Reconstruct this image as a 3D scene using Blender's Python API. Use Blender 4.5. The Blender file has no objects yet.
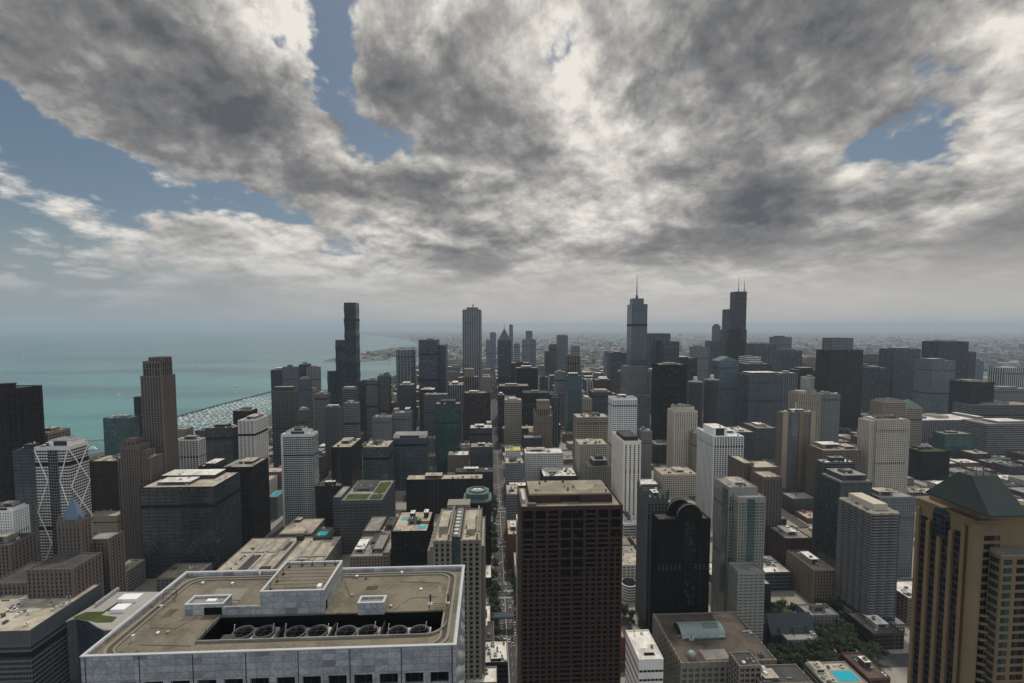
import bpy, math, random
from mathutils import Vector, Matrix
R = math.radians
sc = bpy.context.scene
# ------------------------------------------------------------------ camera
F, CX, CY = 465.0, 512.0, 341.5
PITCH, YAW, CZ = R(3.4), R(2.70), 300.0
HV = 328.0                                   # image row of the horizon
PY = HV + F*math.tan(PITCH)                  # row of the optical axis
cam = bpy.data.cameras.new('camera'); co = bpy.data.objects.new('camera', cam); sc.collection.objects.link(co)
co.location = (0, 0, CZ)
co.rotation_euler = (R(90) - PITCH, 0, -YAW)
cam.sensor_width = 36; cam.lens = F/1024*36
cam.shift_y = (PY - CY)/1024
cam.clip_start = 1; cam.clip_end = 200000
sc.camera = co
# ------------------------------------------------------------------ render, exposure
sc.view_settings.view_transform = 'Standard'; sc.view_settings.look = 'None'
sc.view_settings.exposure = 0.0; sc.view_settings.gamma = 1
sc.render.engine = 'CYCLES'
sc.cycles.use_denoising = True
sc.cycles.max_bounces = 5; sc.cycles.diffuse_bounces = 2; sc.cycles.glossy_bounces = 2
sc.cycles.transmission_bounces = 1; sc.cycles.volume_bounces = 1
sc.cycles.caustics_reflective = False; sc.cycles.caustics_refractive = False
sc.render.use_persistent_data = False
# ------------------------------------------------------------------ sun and sky
SUN_AZ, SUN_EL = R(10), R(60)
sl = bpy.data.lights.new('sun', 'SUN'); so = bpy.data.objects.new('sun', sl); sc.collection.objects.link(so)
sdir = Vector((math.sin(SUN_AZ)*math.cos(SUN_EL), math.cos(SUN_AZ)*math.cos(SUN_EL), math.sin(SUN_EL)))
so.rotation_euler = sdir.to_track_quat('Z', 'Y').to_euler(); so.location = (0, 0, 2000)
sl.energy = 2.3; sl.angle = R(6); sl.color = (1.0, .93, .82)

def unproj_dir(u, v):
    xc, yc = (u - CX)/F, (PY - v)/F
    d = Vector((xc, yc, -1.0)); d.rotate(co.rotation_euler); return d
class NG:
    """small helper to write node trees"""
    def __init__(s, tree): s.t = tree; s.n = tree.nodes; s.l = tree.links
    def new(s, typ, **kw):
        n = s.n.new(typ)
        for k, v in kw.items(): setattr(n, k, v)
        return n
    def put(s, sock, val):
        if val is None: return
        if isinstance(val, bpy.types.NodeSocket): s.l.new(val, sock)
        elif isinstance(val, (tuple, list)) and len(val) == 3 and sock.type == 'RGBA': sock.default_value = (*val, 1)
        else: sock.default_value = val
    def m(s, op, a, b=None, c=None, clamp=False):
        n = s.new('ShaderNodeMath', operation=op, use_clamp=clamp)
        for i, x in enumerate((a, b, c)): s.put(n.inputs[i], x)
        return n.outputs[0]
    def vm(s, op, a, b=None):
        n = s.new('ShaderNodeVectorMath', operation=op); s.put(n.inputs[0], a); s.put(n.inputs[1], b)
        return n.outputs['Vector']
    def xyz(s, x, y, z):
        n = s.new('ShaderNodeCombineXYZ')
        for i, q in enumerate((x, y, z)): s.put(n.inputs[i], q)
        return n.outputs[0]
    def sep(s, v):
        n = s.new('ShaderNodeSeparateXYZ'); s.put(n.inputs[0], v); return n.outputs
    def noise(s, vec, scale, detail=4, rough=.5, dist=0, col=False, lac=2.0):
        n = s.new('ShaderNodeTexNoise'); s.put(n.inputs['Vector'], vec)
        n.inputs['Scale'].default_value = scale; n.inputs['Detail'].default_value = detail
        n.inputs['Roughness'].default_value = rough; n.inputs['Distortion'].default_value = dist
        n.inputs['Lacunarity'].default_value = lac
        return n.outputs['Color' if col else 'Fac']
    def mr(s, x, a, b, c=0.0, d=1.0, smooth=True):
        n = s.new('ShaderNodeMapRange', interpolation_type='SMOOTHSTEP' if smooth else 'LINEAR')
        s.put(n.inputs[0], x)
        for i, q in enumerate((a, b, c, d)): s.put(n.inputs[i+1], q)
        return n.outputs[0]
    def mix(s, f, a, b, blend='MIX'):
        n = s.new('ShaderNodeMix', data_type='RGBA', blend_type=blend)
        s.put(n.inputs[0], f); s.put(n.inputs[6], a); s.put(n.inputs[7], b); return n.outputs[2]

w = bpy.data.worlds.new('World'); sc.world = w; w.use_nodes = True
g = NG(w.node_tree); g.n.clear()
sky = g.new('ShaderNodeTexSky', sky_type='NISHITA', sun_disc=False)
sky.sun_elevation = SUN_EL; sky.sun_rotation = SUN_AZ; sky.altitude = 200; sky.dust_density = 1.6
gen = g.new('ShaderNodeTexCoord').outputs['Generated']
dx, dy, dz = g.sep(gen)
az = g.m('ARCTAN2', dx, dy)                    # azimuth, 0 = south (+Y)
el = g.m('ARCSINE', dz)
# flat cloud layer seen in perspective
hl = g.m('SQRT', g.m('ADD', g.m('ADD', g.m('MULTIPLY', dx, dx), g.m('MULTIPLY', dy, dy)), 1e-5))
CA, CB = 2.7, 2.2
vert = g.m('MULTIPLY', g.m('LOGARITHM', g.m('ADD', g.m('MAXIMUM', el, 0.0), .19), 2.718282), CB)
plane = g.xyz(g.m('MULTIPLY', g.m('DIVIDE', dx, hl), CA), g.m('MULTIPLY', g.m('DIVIDE', dy, hl), CA), vert)
wob = g.noise(plane, 2.2, 5, .6, 0, True)
wo = g.sep(wob)
warp_a = g.m('MULTIPLY', g.m('SUBTRACT', wo[0], .5), .28)
warp_e = g.m('MULTIPLY', g.m('SUBTRACT', wo[1], .5), .15)
azw = g.m('ADD', az, warp_a); elw = g.m('ADD', el, warp_e)
def blobs(lst):
    tot = None
    for (u, v, ru, rv, rot, amp) in lst:
        d = unproj_dir(u, v); d.normalize()
        a0, e0 = math.atan2(d.x, d.y), math.asin(d.z)
        sc_ = math.cos(a0)**2*.9/F + .1/F
        ra, re = ru*sc_, rv/F*math.cos(e0)
        x = g.m('SUBTRACT', azw, a0); y = g.m('SUBTRACT', elw, e0)
        c, s = math.cos(R(rot)), math.sin(R(rot))
        xr = g.m('ADD', g.m('MULTIPLY', x, c/ra), g.m('MULTIPLY', y, s/ra))
        yr = g.m('ADD', g.m('MULTIPLY', x, -s/re), g.m('MULTIPLY', y, c/re))
        q = g.m('ADD', g.m('MULTIPLY', xr, xr), g.m('MULTIPLY', yr, yr))
        e = g.m('MULTIPLY', g.m('EXPONENT', g.m('MULTIPLY', q, -1.0)), amp)
        tot = e if tot is None else g.m('ADD', tot, e)
    return tot
# holes (blue) and thick (dark) places of this afternoon's cloud deck: picture row/column of each -> a fixed compass bearing and elevation
holes = blobs([(328, 25, 34, 70, 0, .85), (370, 130, 62, 26, -20, .85), (40, 130, 60, 22, -25, .6), (150, 185, 80, 20, -8, .45),
               (905, 140, 44, 36, 35, .60), (950, 70, 26, 34, 30, .42), (30, 235, 110, 40, 0, .38), (690, 70, 16, 12, 0, .3), (60, 300, 130, 40, 0, .12),
               (870, 12, 40, 10, 0, .5), (300, 200, 30, 14, 0, .2), (560, 60, 14, 20, 0, .25), (0, 90, 40, 20, 0, .4), (250, 205, 60, 10, 0, .35)])
thick = blobs([(120, 45, 175, 44, -12, 1.35), (215, 86, 100, 30, -8, 1.2), (175, 150, 60, 22, -12, .6), (350, 186, 140, 17, -3, .85), (800, 36, 120, 58, 5, 1.9),
               (765, 205, 80, 24, 0, 1.5), (890, 212, 50, 24, 0, .75), (458, 258, 40, 9, 0, 2.0), (490, 230, 42, 12, -8, 1.5), (435, 95, 60, 34, -20, .65),
               (525, 155, 44, 24, -10, .7), (1010, 235, 80, 24, 0, .65), (620, 80, 30, 40, 0, .5), (690, 248, 110, 11, 0, 1.3), (820, 255, 60, 10, 0, 1.5), (690, 165, 60, 24, 0, .4), (860, 110, 40, 26, 30, .3), (1000, 150, 40, 20, 0, .3)])
brite = blobs([(430, 30, 80, 40, 0, .35), (590, 90, 80, 60, 0, .28), (300, 75, 30, 60, 10, .8), (250, 150, 90, 22, -5, .55), (390, 165, 90, 14, -5, .6), (1000, 120, 40, 50, 0, .6), (1000, 20, 50, 26, 0, .5), (650, 150, 90, 40, 0, .1), (60, 95, 60, 20, -20, .6), (900, 180, 90, 16, 0, .3), (600, 230, 160, 24, 0, .15)])
n1 = g.noise(plane, 1.35, 9, .56, .15)
lift = g.vm('ADD', plane, (0.02, 0.0, .13))
n2 = g.noise(lift, 1.35, 6, .58, .15)
n3 = g.noise(plane, 5.0, 7, .62, .3)
bil = None
for k_, (s_, a_) in enumerate(((3.2, .5), (6.7, .28), (13.5, .15), (27.0, .08))):
    q_ = g.m('MULTIPLY', g.m('ABSOLUTE', g.m('SUBTRACT', g.noise(g.vm('ADD', plane, (k_*7.3, 1.7, .4)), s_, 1.5, .5, .2), .5)), 4*a_)
    bil = q_ if bil is None else g.m('ADD', bil, q_)          # rounded billows, 0..1
dens = g.m('SUBTRACT', g.m('ADD', g.m('MULTIPLY', n1, 1.9), g.m('MULTIPLY', n3, .55)), g.m('ADD', holes, .64))
dens = g.m('ADD', g.m('ADD', dens, g.m('MULTIPLY', thick, .45)), g.m('MULTIPLY', g.m('SUBTRACT', bil, .35), .55))
mask = g.mr(dens, .08, .40)
n4 = g.noise(g.vm('ADD', plane, (.01, 0, .05)), 5.0, 7, .62, .3)
emb = g.m('ADD', g.m('MULTIPLY', g.m('SUBTRACT', n2, n1), 3.0), g.m('MULTIPLY', g.m('SUBTRACT', n4, n3), 1.15))
dk = g.m('ADD', g.m('ADD', g.m('SUBTRACT', g.m('MULTIPLY', g.m('SUBTRACT', 1.0, g.m('EXPONENT', g.m('MULTIPLY', thick, -1.35))), .92), g.m('MULTIPLY', brite, .62)), g.m('MULTIPLY', g.mr(n1, .46, .68), .50)), emb)
dk = g.m('ADD', dk, g.m('ADD', g.m('MULTIPLY', g.m('SUBTRACT', n3, .5), .22), g.m('MULTIPLY', g.m('SUBTRACT', .40, bil), .62)))
dk = g.mr(dk, -.22, 1.30, 0, 1, False)
ramp = g.new('ShaderNodeValToRGB'); g.put(ramp.inputs[0], dk)
E = ramp.color_ramp.elements
E[0].position = 0; E[0].color = (8.2, 7.8, 7.1, 1)
E[1].position = 1.0; E[1].color = (1.0, 1.05, 1.15, 1)
for p_, c_ in ((.20, (5.7, 5.45, 5.05)), (.40, (3.7, 3.58, 3.42)), (.64, (2.1, 2.08, 2.08))):
    e_ = E.new(p_); e_.color = (*c_, 1)
# glow factor: least near the hidden sun, raised northward to light the north faces
cloud_gain = g.m('SUBTRACT', 1.55, g.m('MULTIPLY', g.mr(g.new('ShaderNodeVectorMath', operation='DOT_PRODUCT').outputs['Value'], -.1, .62), .52))
dot = [n for n in g.n if n.bl_idname == 'ShaderNodeVectorMath' and n.operation == 'DOT_PRODUCT'][0]
g.put(dot.inputs[0], gen); dot.inputs[1].default_value = unproj_dir(560, -60).normalized()
tint = g.mix(g.mr(dot.outputs['Value'], -.1, .75), (.86, .98, 1.12), (1, 1, 1))
cloud = g.mix(1.0, g.mix(1.0, ramp.outputs[0], g.xyz(cloud_gain, cloud_gain, cloud_gain), 'MULTIPLY'), tint, 'MULTIPLY')
blue = g.mix(1.0, sky.outputs[0], (.52, .54, .51), 'MULTIPLY')
col = g.mix(mask, blue, cloud)
# thin murk low over the horizon
lr = g.mr(az, -.85, .1)
murk = g.mix(lr, (3.0, 3.4, 3.6), (5.3, 5.0, 4.65))
murk = g.mix(g.mr(dy, -.5, .45), (4.4, 5.0, 5.6), murk)  # murk behind the camera kept bright and bluish to light the north faces
col = g.mix(g.mr(el, .02, .20, .93, 0.0), col, murk)
bg = g.new('ShaderNodeBackground'); g.put(bg.inputs[0], col); bg.inputs[1].default_value = .10
wo_ = g.new('ShaderNodeOutputWorld'); g.l.new(bg.outputs[0], wo_.inputs[0])
w.cycles.sampling_method = 'MANUAL'; w.cycles.sample_map_resolution = 512
# ------------------------------------------------------------------ helpers: places
CAM_M = co.rotation_euler.to_matrix()
def P(u, v, Y):
    """the point at depth Y (metres south of the tower) seen at picture column u, row v"""
    d = unproj_dir(u, v); return Vector((d.x*Y/d.y, Y, CZ + d.z*Y/d.y))
def PZ(u, v, z):
    """the point at height z seen at column u, row v"""
    d = unproj_dir(u, v); t = (z - CZ)/d.z; return Vector((d.x*t, d.y*t, z))
def proj(p):
    q = CAM_M.transposed() @ (Vector(p) - Vector((0, 0, CZ)))
    return CX + F*q.x/-q.z, PY - F*q.y/-q.z
# ------------------------------------------------------------------ helpers: meshes
class MB:
    def __init__(s): s.v = []; s.f = []; s.mi = []; s.m = 0; s.sm = False
    def quad(s, *ps):
        b = len(s.v); s.v += [tuple(p) for p in ps]; s.f.append(tuple(range(b, b+len(ps)))); s.mi.append(s.m)
    def box(s, x0, x1, y0, y1, z0, z1, bottom=True):
        if x1 < x0: x0, x1 = x1, x0
        if y1 < y0: y0, y1 = y1, y0
        b = len(s.v)
        s.v += [(x0,y0,z0),(x1,y0,z0),(x1,y1,z0),(x0,y1,z0),(x0,y0,z1),(x1,y0,z1),(x1,y1,z1),(x0,y1,z1)]
        fs = [(0,1,5,4),(1,2,6,5),(2,3,7,6),(3,0,4,7),(4,5,6,7)] + ([(3,2,1,0)] if bottom else [])
        for q in fs: s.f.append(tuple(b+i for i in q)); s.mi.append(s.m)
    def prism(s, poly, z0, z1, top=True, bottom=False):
        n = len(poly); b = len(s.v)
        s.v += [(x, y, z0) for x, y in poly] + [(x, y, z1) for x, y in poly]
        for i in range(n):
            j = (i+1) % n; s.f.append((b+i, b+j, b+n+j, b+n+i)); s.mi.append(s.m)
        if top: s.f.append(tuple(b+n+i for i in range(n))); s.mi.append(s.m)
        if bottom: s.f.append(tuple(b+n-1-i for i in range(n))); s.mi.append(s.m)
    def loft(s, rings, cap=True, closed=True):
        b = len(s.v); n = len(rings[0])
        for r in rings: s.v += [tuple(p) for p in r]
        for k in range(len(rings)-1):
            for i in range(n if closed else n-1):
                j = (i+1) % n; s.f.append((b+k*n+i, b+k*n+j, b+(k+1)*n+j, b+(k+1)*n+i)); s.mi.append(s.m)
        if cap:
            s.f.append(tuple(b+(len(rings)-1)*n+i for i in range(n))); s.mi.append(s.m)
            s.f.append(tuple(b+n-1-i for i in range(n))); s.mi.append(s.m)
    def cyl(s, x, y, z0, z1, r0, r1=None, n=12):
        r1 = r0 if r1 is None else r1
        s.loft([[(x+r*math.cos(2*math.pi*i/n), y+r*math.sin(2*math.pi*i/n), z) for i in range(n)] for r, z in ((r0, z0), (max(r1, .001), z1))])
    def tube(s, a, b_, r, n=6):
        a = Vector(a); b_ = Vector(b_); d = (b_-a).normalized()
        p = d.orthogonal().normalized(); q = d.cross(p)
        s.loft([[c + (p*math.cos(2*math.pi*i/n)+q*math.sin(2*math.pi*i/n))*r for i in range(n)] for c in (a, b_)])
    def build(s, name, mats, parent=None, origin=None):
        if not isinstance(mats, (list, tuple)): mats = [mats]
        o0 = Vector(origin) if origin is not None else (parent.matrix_world.translation if parent is not None and not parent.get('_abs') else Vector((0,0,0)))
        if parent is not None: o0 = Vector(parent['_o'])
        me = bpy.data.meshes.new(name)
        me.from_pydata([(x-o0.x, y-o0.y, z-o0.z) for x, y, z in s.v], [], s.f)
        for m_ in mats: me.materials.append(m_)
        me.polygons.foreach_set('material_index', s.mi)
        me.update()
        o = bpy.data.objects.new(name, me); sc.collection.objects.link(o)
        if parent is not None:
            o.parent = parent; o['_o'] = tuple(o0)
        else: o.location = o0; o['_o'] = tuple(o0)
        return o
    def shared(s, name, mats):
        me = bpy.data.meshes.new(name); me.from_pydata(s.v, [], s.f)
        for m_ in (mats if isinstance(mats, (list, tuple)) else [mats]): me.materials.append(m_)
        me.polygons.foreach_set('material_index', s.mi); me.update(); return me
def put(name, me, parent, loc):
    o = bpy.data.objects.new(name, me); sc.collection.objects.link(o); o.parent = parent; o.location = loc; return o
def tag(o, label, cat=None, group=None, kind=None):
    if label: o['label'] = label
    if cat: o['category'] = cat
    if group: o['group'] = group
    if kind: o['kind'] = kind
    return o
def thing(name, label, cat, loc, group=None):
    o = bpy.data.objects.new(name, None); sc.collection.objects.link(o); o.location = loc
    o.empty_display_size = 1; o['_o'] = tuple(loc); return tag(o, label, cat, group)
# ------------------------------------------------------------------ helpers: materials
MATS = {}
COL = dict(white=(.78,.77,.76), offwhite=(.60,.585,.55), cream=(.50,.45,.37), beige=(.32,.275,.215), tan=(.20,.16,.12), pinkstone=(.145,.118,.104),
           brown=(.055,.037,.032), granite=(.058,.039,.032), darkbrown=(.020,.014,.013), black=(.007,.007,.008), warmwhite=(.76,.70,.62), grey=(.19,.19,.195), dgrey=(.04,.042,.048),
           mgrey=(.105,.106,.112), concrete=(.33,.315,.29), brick=(.15,.07,.052), redbrick=(.20,.075,.06), lime=(.235,.215,.185), bronze=(.05,.036,.03),
           gravel=(.26,.23,.18), darkgravel=(.10,.085,.07), palegravel=(.42,.375,.30), whiteroof=(.70,.67,.62), tarroof=(.07,.068,.066), greyroof=(.26,.25,.23), greenroof=(.055,.075,.022), copper=(.115,.165,.15),
           pool=(.02,.36,.48), metal=(.45,.46,.47), bluegrey=(.075,.095,.115), parktan=(.20,.148,.090), palegreen=(.30,.30,.27), slate=(.06,.07,.08), yellow=(.55,.42,.06), teal=(.025,.062,.072))
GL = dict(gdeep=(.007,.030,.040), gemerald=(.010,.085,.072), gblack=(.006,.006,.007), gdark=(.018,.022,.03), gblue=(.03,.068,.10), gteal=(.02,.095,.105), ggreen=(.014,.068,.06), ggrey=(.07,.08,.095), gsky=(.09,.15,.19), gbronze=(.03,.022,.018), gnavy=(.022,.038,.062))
def newmat(name):
    m_ = bpy.data.materials.new(name); m_.use_nodes = True
    n = NG(m_.node_tree); n.n.clear()
    b = n.new('ShaderNodeBsdfPrincipled'); o = n.new('ShaderNodeOutputMaterial'); n.l.new(b.outputs[0], o.inputs[0])
    return m_, n, b
def pos(n):
    geo = n.new('ShaderNodeNewGeometry'); return geo.outputs['Position'], geo.outputs['Normal']
def grime(n, p, base, amt=.35, scale=.06):
    x = n.noise(p, scale, 6, .6); st = n.noise(n.vm('MULTIPLY', p, (1.3, 1.3, .05)), .5, 3, .6)
    f = n.m('ADD', n.m('MULTIPLY', x, amt), n.m('MULTIPLY', st, amt*.7)); f = n.m('ADD', 1 - amt*.85, f)
    return n.mix(1.0, base, n.xyz(f, f, f), 'MULTIPLY')
def W(key, rough=.85):
    """wall, roof and metal paint: one colour with mottling and streaks"""
    k = ('w', key)
    if k in MATS: return MATS[k]
    m_, n, b = newmat('wall_'+key); p, nr = pos(n)
    base = (*COL[key], 1)
    if 'roof' in key or 'gravel' in key:        # patched and ponded membrane
        vo = n.new('ShaderNodeTexVoronoi', feature='F1', distance='CHEBYCHEV'); n.put(vo.inputs['Vector'], p); vo.inputs['Scale'].default_value = .11
        vs = n.sep(vo.outputs['Color']); f0 = n.m('ADD', .70, n.m('MULTIPLY', vs[0], .42)); base = n.mix(1.0, base, n.xyz(f0, f0, f0), 'MULTIPLY')
        base = n.mix(n.mr(n.noise(p, .22, 4, .6, .8), .58, .74, 0, .6), base, (.09, .085, .078))
    c = grime(n, p, base, .36 if 'roof' not in key and 'gravel' not in key else .75, .06 if 'roof' not in key and 'gravel' not in key else .16)
    n.put(b.inputs['Base Color'], c); b.inputs['Roughness'].default_value = .12 if key == 'pool' else rough
    b.inputs['Specular IOR Level'].default_value = .5 if key in ('pool', 'metal') else .12
    MATS[k] = m_; return m_
def cells(n, p, nr, fh, bay):
    x, y, z = n.sep(p); nx, ny, nz = n.sep(nr)
    side = n.m('GREATER_THAN', n.m('ABSOLUTE', nx), .7)
    al = n.m('ADD', n.m('MULTIPLY', x, n.m('SUBTRACT', 1.0, side)), n.m('MULTIPLY', y, side))
    a = n.m('DIVIDE', al, bay); zz = n.m('DIVIDE', z, fh)
    wn = n.new('ShaderNodeTexWhiteNoise', noise_dimensions='3D')
    n.put(wn.inputs['Vector'], n.xyz(n.m('FLOOR', a), n.m('FLOOR', zz), side))
    return n.m('FRACT', a), n.m('FRACT', zz), wn.outputs['Value'], n.sep(wn.outputs['Color'])
def G(key, fh=3.4, bay=1.6, mull='dgrey', mw=.1, mh=.12, var=1.0):
    """glazing: panes told apart by their blinds and age, thin mullions"""
    k = ('g', key, fh, bay, mull, mw, mh, var)
    if k in MATS: return MATS[k]
    m_, n, b = newmat('glass_'+key); p, nr = pos(n)
    fx, fz, rn, rc = cells(n, p, nr, fh, bay)
    base = n.mix(n.mr(rn, .78, 1.0, 0, .30*var), GL[key], (.20,.19,.17))
    base = n.mix(n.mr(rc[1], .0, 1.0, 0, .55*var), base, (.004,.005,.006))
    big = n.noise(p, .03, 3, .5); base = n.mix(n.mr(big, .35, .7, 0, .45), base, (.012,.014,.016))
    fr = n.m('MAXIMUM', n.m('LESS_THAN', fx, mw), n.m('LESS_THAN', fz, mh))
    c = n.mix(fr, base, COL[mull]); n.put(b.inputs['Base Color'], c)
    n.put(b.inputs['Roughness'], n.m('ADD', n.m('MULTIPLY', fr, .6), n.m('ADD', .08, n.m('MULTIPLY', rc[0], .12))))
    b.inputs['Specular IOR Level'].default_value = .22 if key in ('gblack', 'gdark', 'gbronze', 'gdeep') else .5
    b.inputs['IOR'].default_value = 1.45 if key in ('gblack', 'gdark', 'gbronze', 'gdeep') else 1.65
    MATS[k] = m_; return m_
def FM(wk, gk, fh, bay, fx_, fz_):
    """whole facade of a far building: wall with window openings"""
    k = ('f', wk, gk, fh, bay, fx_, fz_)
    if k in MATS: return MATS[k]
    m_, n, b = newmat('facade_'+wk+'_'+gk); p, nr = pos(n)
    fx, fz, rn, rc = cells(n, p, nr, fh, bay)
    win = n.m('MULTIPLY', n.m('LESS_THAN', n.m('ABSOLUTE', n.m('SUBTRACT', fx, .5)), fx_/2), n.m('LESS_THAN', n.m('ABSOLUTE', n.m('SUBTRACT', fz, .5)), fz_/2))
    nz = n.sep(nr)[2]; win = n.m('MULTIPLY', win, n.m('LESS_THAN', nz, .5))
    gl = n.mix(n.mr(rn, .7, 1.0, 0, .4), GL[gk], (.20,.19,.17)); gl = n.mix(n.mr(rc[1], 0, 1, 0, .5), gl, (.005,.006,.007))
    wl = grime(n, p, (*COL[wk], 1))
    n.put(b.inputs['Base Color'], n.mix(win, wl, gl)); n.put(b.inputs['Roughness'], n.m('SUBTRACT', .85, n.m('MULTIPLY', win, .7)))
    b.inputs['IOR'].default_value = 1.6; b.inputs['Specular IOR Level'].default_value = .2 if gk in ('gblack', 'gdark') else .4
    MATS[k] = m_; return m_
# ------------------------------------------------------------------ helpers: buildings
FOOT = []       # footprints of everything placed by hand: x0,x1,y0,y1,top,short name
def units(root, x0, x1, y0, y1, z, rng, n, big=1.0):
    """small machines standing on a roof, each a part"""
    for i in range(n):
        sx, sy = rng.uniform(1.2, 4.2)*big, rng.uniform(1.2, 4.8)*big; h = rng.uniform(.8, 2.3)*big
        if x1-x0 < sx+2 or y1-y0 < sy+2: continue
        cx, cy = rng.uniform(x0+sx/2+.7, x1-sx/2-.7), rng.uniform(y0+sy/2+.7, y1-sy/2-.7)
        b = MB(); k = rng.random()
        mt = W(rng.choice(['metal', 'whiteroof', 'greyroof', 'mgrey', 'metal']))
        if k < .62:
            b.box(cx-sx/2, cx+sx/2, cy-sy/2, cy+sy/2, z+.25, z+h)
            b.box(cx-sx/2+.2, cx+sx/2-.2, cy-sy/2+.2, cy+sy/2-.2, z, z+.25)
            o = b.build('rooftop_unit', mt, root)
            if y0 < 760: b = MB(); b.cyl(cx, cy, z+h, z+h+.3, min(sx, sy)*.36, n=10); f = b.build('unit_fan', W('dgrey'), root); f.parent = o
        elif k < .84:
            b.cyl(cx, cy, z, z+h, min(sx, sy)*.45, n=12); b.cyl(cx, cy, z+h, z+h+.35, min(sx, sy)*.5, n=12)
            b.build('cooling_fan', mt, root)
        else:
            b.box(cx-sx, cx+sx, cy-.3, cy+.3, z+.3, z+.9)
            for q in (-sx+.3, 0, sx-.3): b.box(cx+q-.1, cx+q+.1, cy-.1, cy+.1, z, z+.3)
            b.build('duct', mt, root)
def roof_on(root, x0, x1, y0, y1, z1, wm, rk, pt=.45, ph_=1.1, wallmesh=None):
    b = wallmesh or MB()
    for q in ((x0, x1, y0, y0+pt), (x0, x1, y1-pt, y1), (x0, x0+pt, y0+pt, y1-pt), (x1-pt, x1, y0+pt, y1-pt)):
        b.box(*q, z1-ph_, z1)
    r = MB(); r.box(x0+pt, x1-pt, y0+pt, y1-pt, z1-ph_+.02, z1-ph_+.14)
    return r.build('roof', W(rk), root)
def vol(root, x0, x1, y0, y1, z0, z1, st='grid', wall='beige', glass='gdark', fh=3.6, bay=4.0, gf=.55, pw=.8, proud=.45, top=1.5, lod=0,
        rk='gravel', sub=1.6, par=1.1, base=0, name='wall', roof=True):
    """one box-shaped volume of a building: wall, parapet, roof and its rows or strips of windows"""
    w_, d_, h_ = x1-x0, y1-y0, z1-z0
    b = MB(); O = Vector(root['_o'])
    if st == 'glass':
        gm = G(glass, fh, bay, wall, min(.45, pw/bay), 1-gf, 1.0)
        b.m = 1; b.box(x0, x1, y0, y1, z0, z1-par-.0, False); b.m = 0
        if roof: roof_on(root, x0, x1, y0, y1, z1, None, rk, wallmesh=b, ph_=par)
        if lod == 0:      # corner posts and a few belt courses stand proud
            for (a, c) in ((x0, y0), (x1, y0), (x0, y1), (x1, y1)): b.box(a-.15, a+.15, c-.15, c+.15, z0, z1-par)
            nb = max(1, int(d_/ (bay*3)))
            for i in range(1, max(2, int(w_/(bay*3)))):
                xx = x0 + w_*i/max(2, int(w_/(bay*3))); b.box(xx-.08, xx+.08, y0-.18, y0-.003, z0, z1-par)
            for i in range(1, max(2, nb)):
                yy = y0 + d_*i/max(2, nb)
                b.box(x0-.18, x0-.003, yy-.08, yy+.08, z0, z1-par); b.box(x1+.003, x1+.18, yy-.08, yy+.08, z0, z1-par)
        return b.build('curtain_wall', [W(wall), gm], root)
    nx, ny = max(1, round(w_/bay)), max(1, round(d_/bay))
    bx, by = w_/nx, d_/ny
    if lod == 2:
        fxr = {'grid': 1-pw/bay, 'rows': 1.1, 'strips': 1-pw/bay, 'balc': 1-pw/bay*.5}[st]; fz = 1.1 if st == 'strips' else gf
        b.box(x0, x1, y0, y1, z0, z1-par, False)
        if roof: roof_on(root, x0, x1, y0, y1, z1, None, rk, wallmesh=b, ph_=par)
        if st in ('strips', 'grid') and bay*465/y0 > 1.6:
            for i in range(nx+1): b.box(x0+bx*i-pw/2, x0+bx*i+pw/2, y0-proud, y0-.003, z0, z1-par-.01)
            for i in range(ny+1):
                b.box(x0-proud, x0-.003, y0+by*i-pw/2, y0+by*i+pw/2, z0, z1-par-.01); b.box(x1+.003, x1+proud, y0+by*i-pw/2, y0+by*i+pw/2, z0, z1-par-.01)
        return b.build('wall', FM(wall, glass, fh, bay, fxr, fz), root)
    # near and middle distance: a solid wall, windows and piers in relief
    b.box(x0, x1, y0, y1, z0, z1-par, False)
    if roof: roof_on(root, x0, x1, y0, y1, z1, None, rk, wallmesh=b, ph_=par)
    zt = z1 - top; e = .07
    if st in ('grid', 'strips', 'balc') :
        for i in range(nx+1):
            c = x0+bx*i; b.box(max(c-pw/2, x0-proud), min(c+pw/2, x1+proud), y0-proud, y0-.004, z0, z1-.06)
        for i in range(ny+1):
            c = y0+by*i
            if i == 0: c += pw/2-.0+.004
            b.box(x0-proud, x0-.004, c-pw/2, c+pw/2, z0, z1-.06); b.box(x1+.004, x1+proud, c-pw/2, c+pw/2, z0, z1-.06)
    nf = int((zt - z0 - base)/fh)
    if st == 'balc':
        for i in range(nf+1):
            z = zt - i*fh
            b.box(x0-proud*2, x1+proud*2, y0-proud*2, y0-proud-.003, z-1.0, z-.02); b.box(x0-proud*2, x0-proud-.003, y0-proud+.0, y1, z-1.0, z-.02); b.box(x1+proud+.003, x1+proud*2, y0-proud, y1, z-1.0, z-.02)
    gm = G(glass, 1e4, sub, wall, .12 if st != 'strips' else .0, 0)
    if st == 'strips':
        gm = G(glass, fh, bx, wall, 0, 1-gf)
        s1 = MB(); ww = bx-pw; s1.box(-ww/2, ww/2, -e, -.004, z0+base-O.z, zt-O.z)
        me = s1.shared('window_strip', gm)
        for i in range(nx): put('window_strip', me, root, (x0+bx*(i+.5)-O.x, y0-O.y, 0))
        s2 = MB(); ww = by-pw; s2.box(-e, -.004, -ww/2, ww/2, z0+base-O.z, zt-O.z); m2 = s2.shared('window_strip', gm)
        s3 = MB(); s3.box(.004, e, -ww/2, ww/2, z0+base-O.z, zt-O.z); m3 = s3.shared('window_strip', gm)
        vis_left = x0 > 0; 
        for i in range(ny):
            if x0+x1 > 0: put('window_strip', m2, root, (x0-O.x, y0+by*(i+.5)-O.y, 0))
            else: put('window_strip', m3, root, (x1-O.x, y0+by*(i+.5)-O.y, 0))
    else:
        ring = MB()
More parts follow.
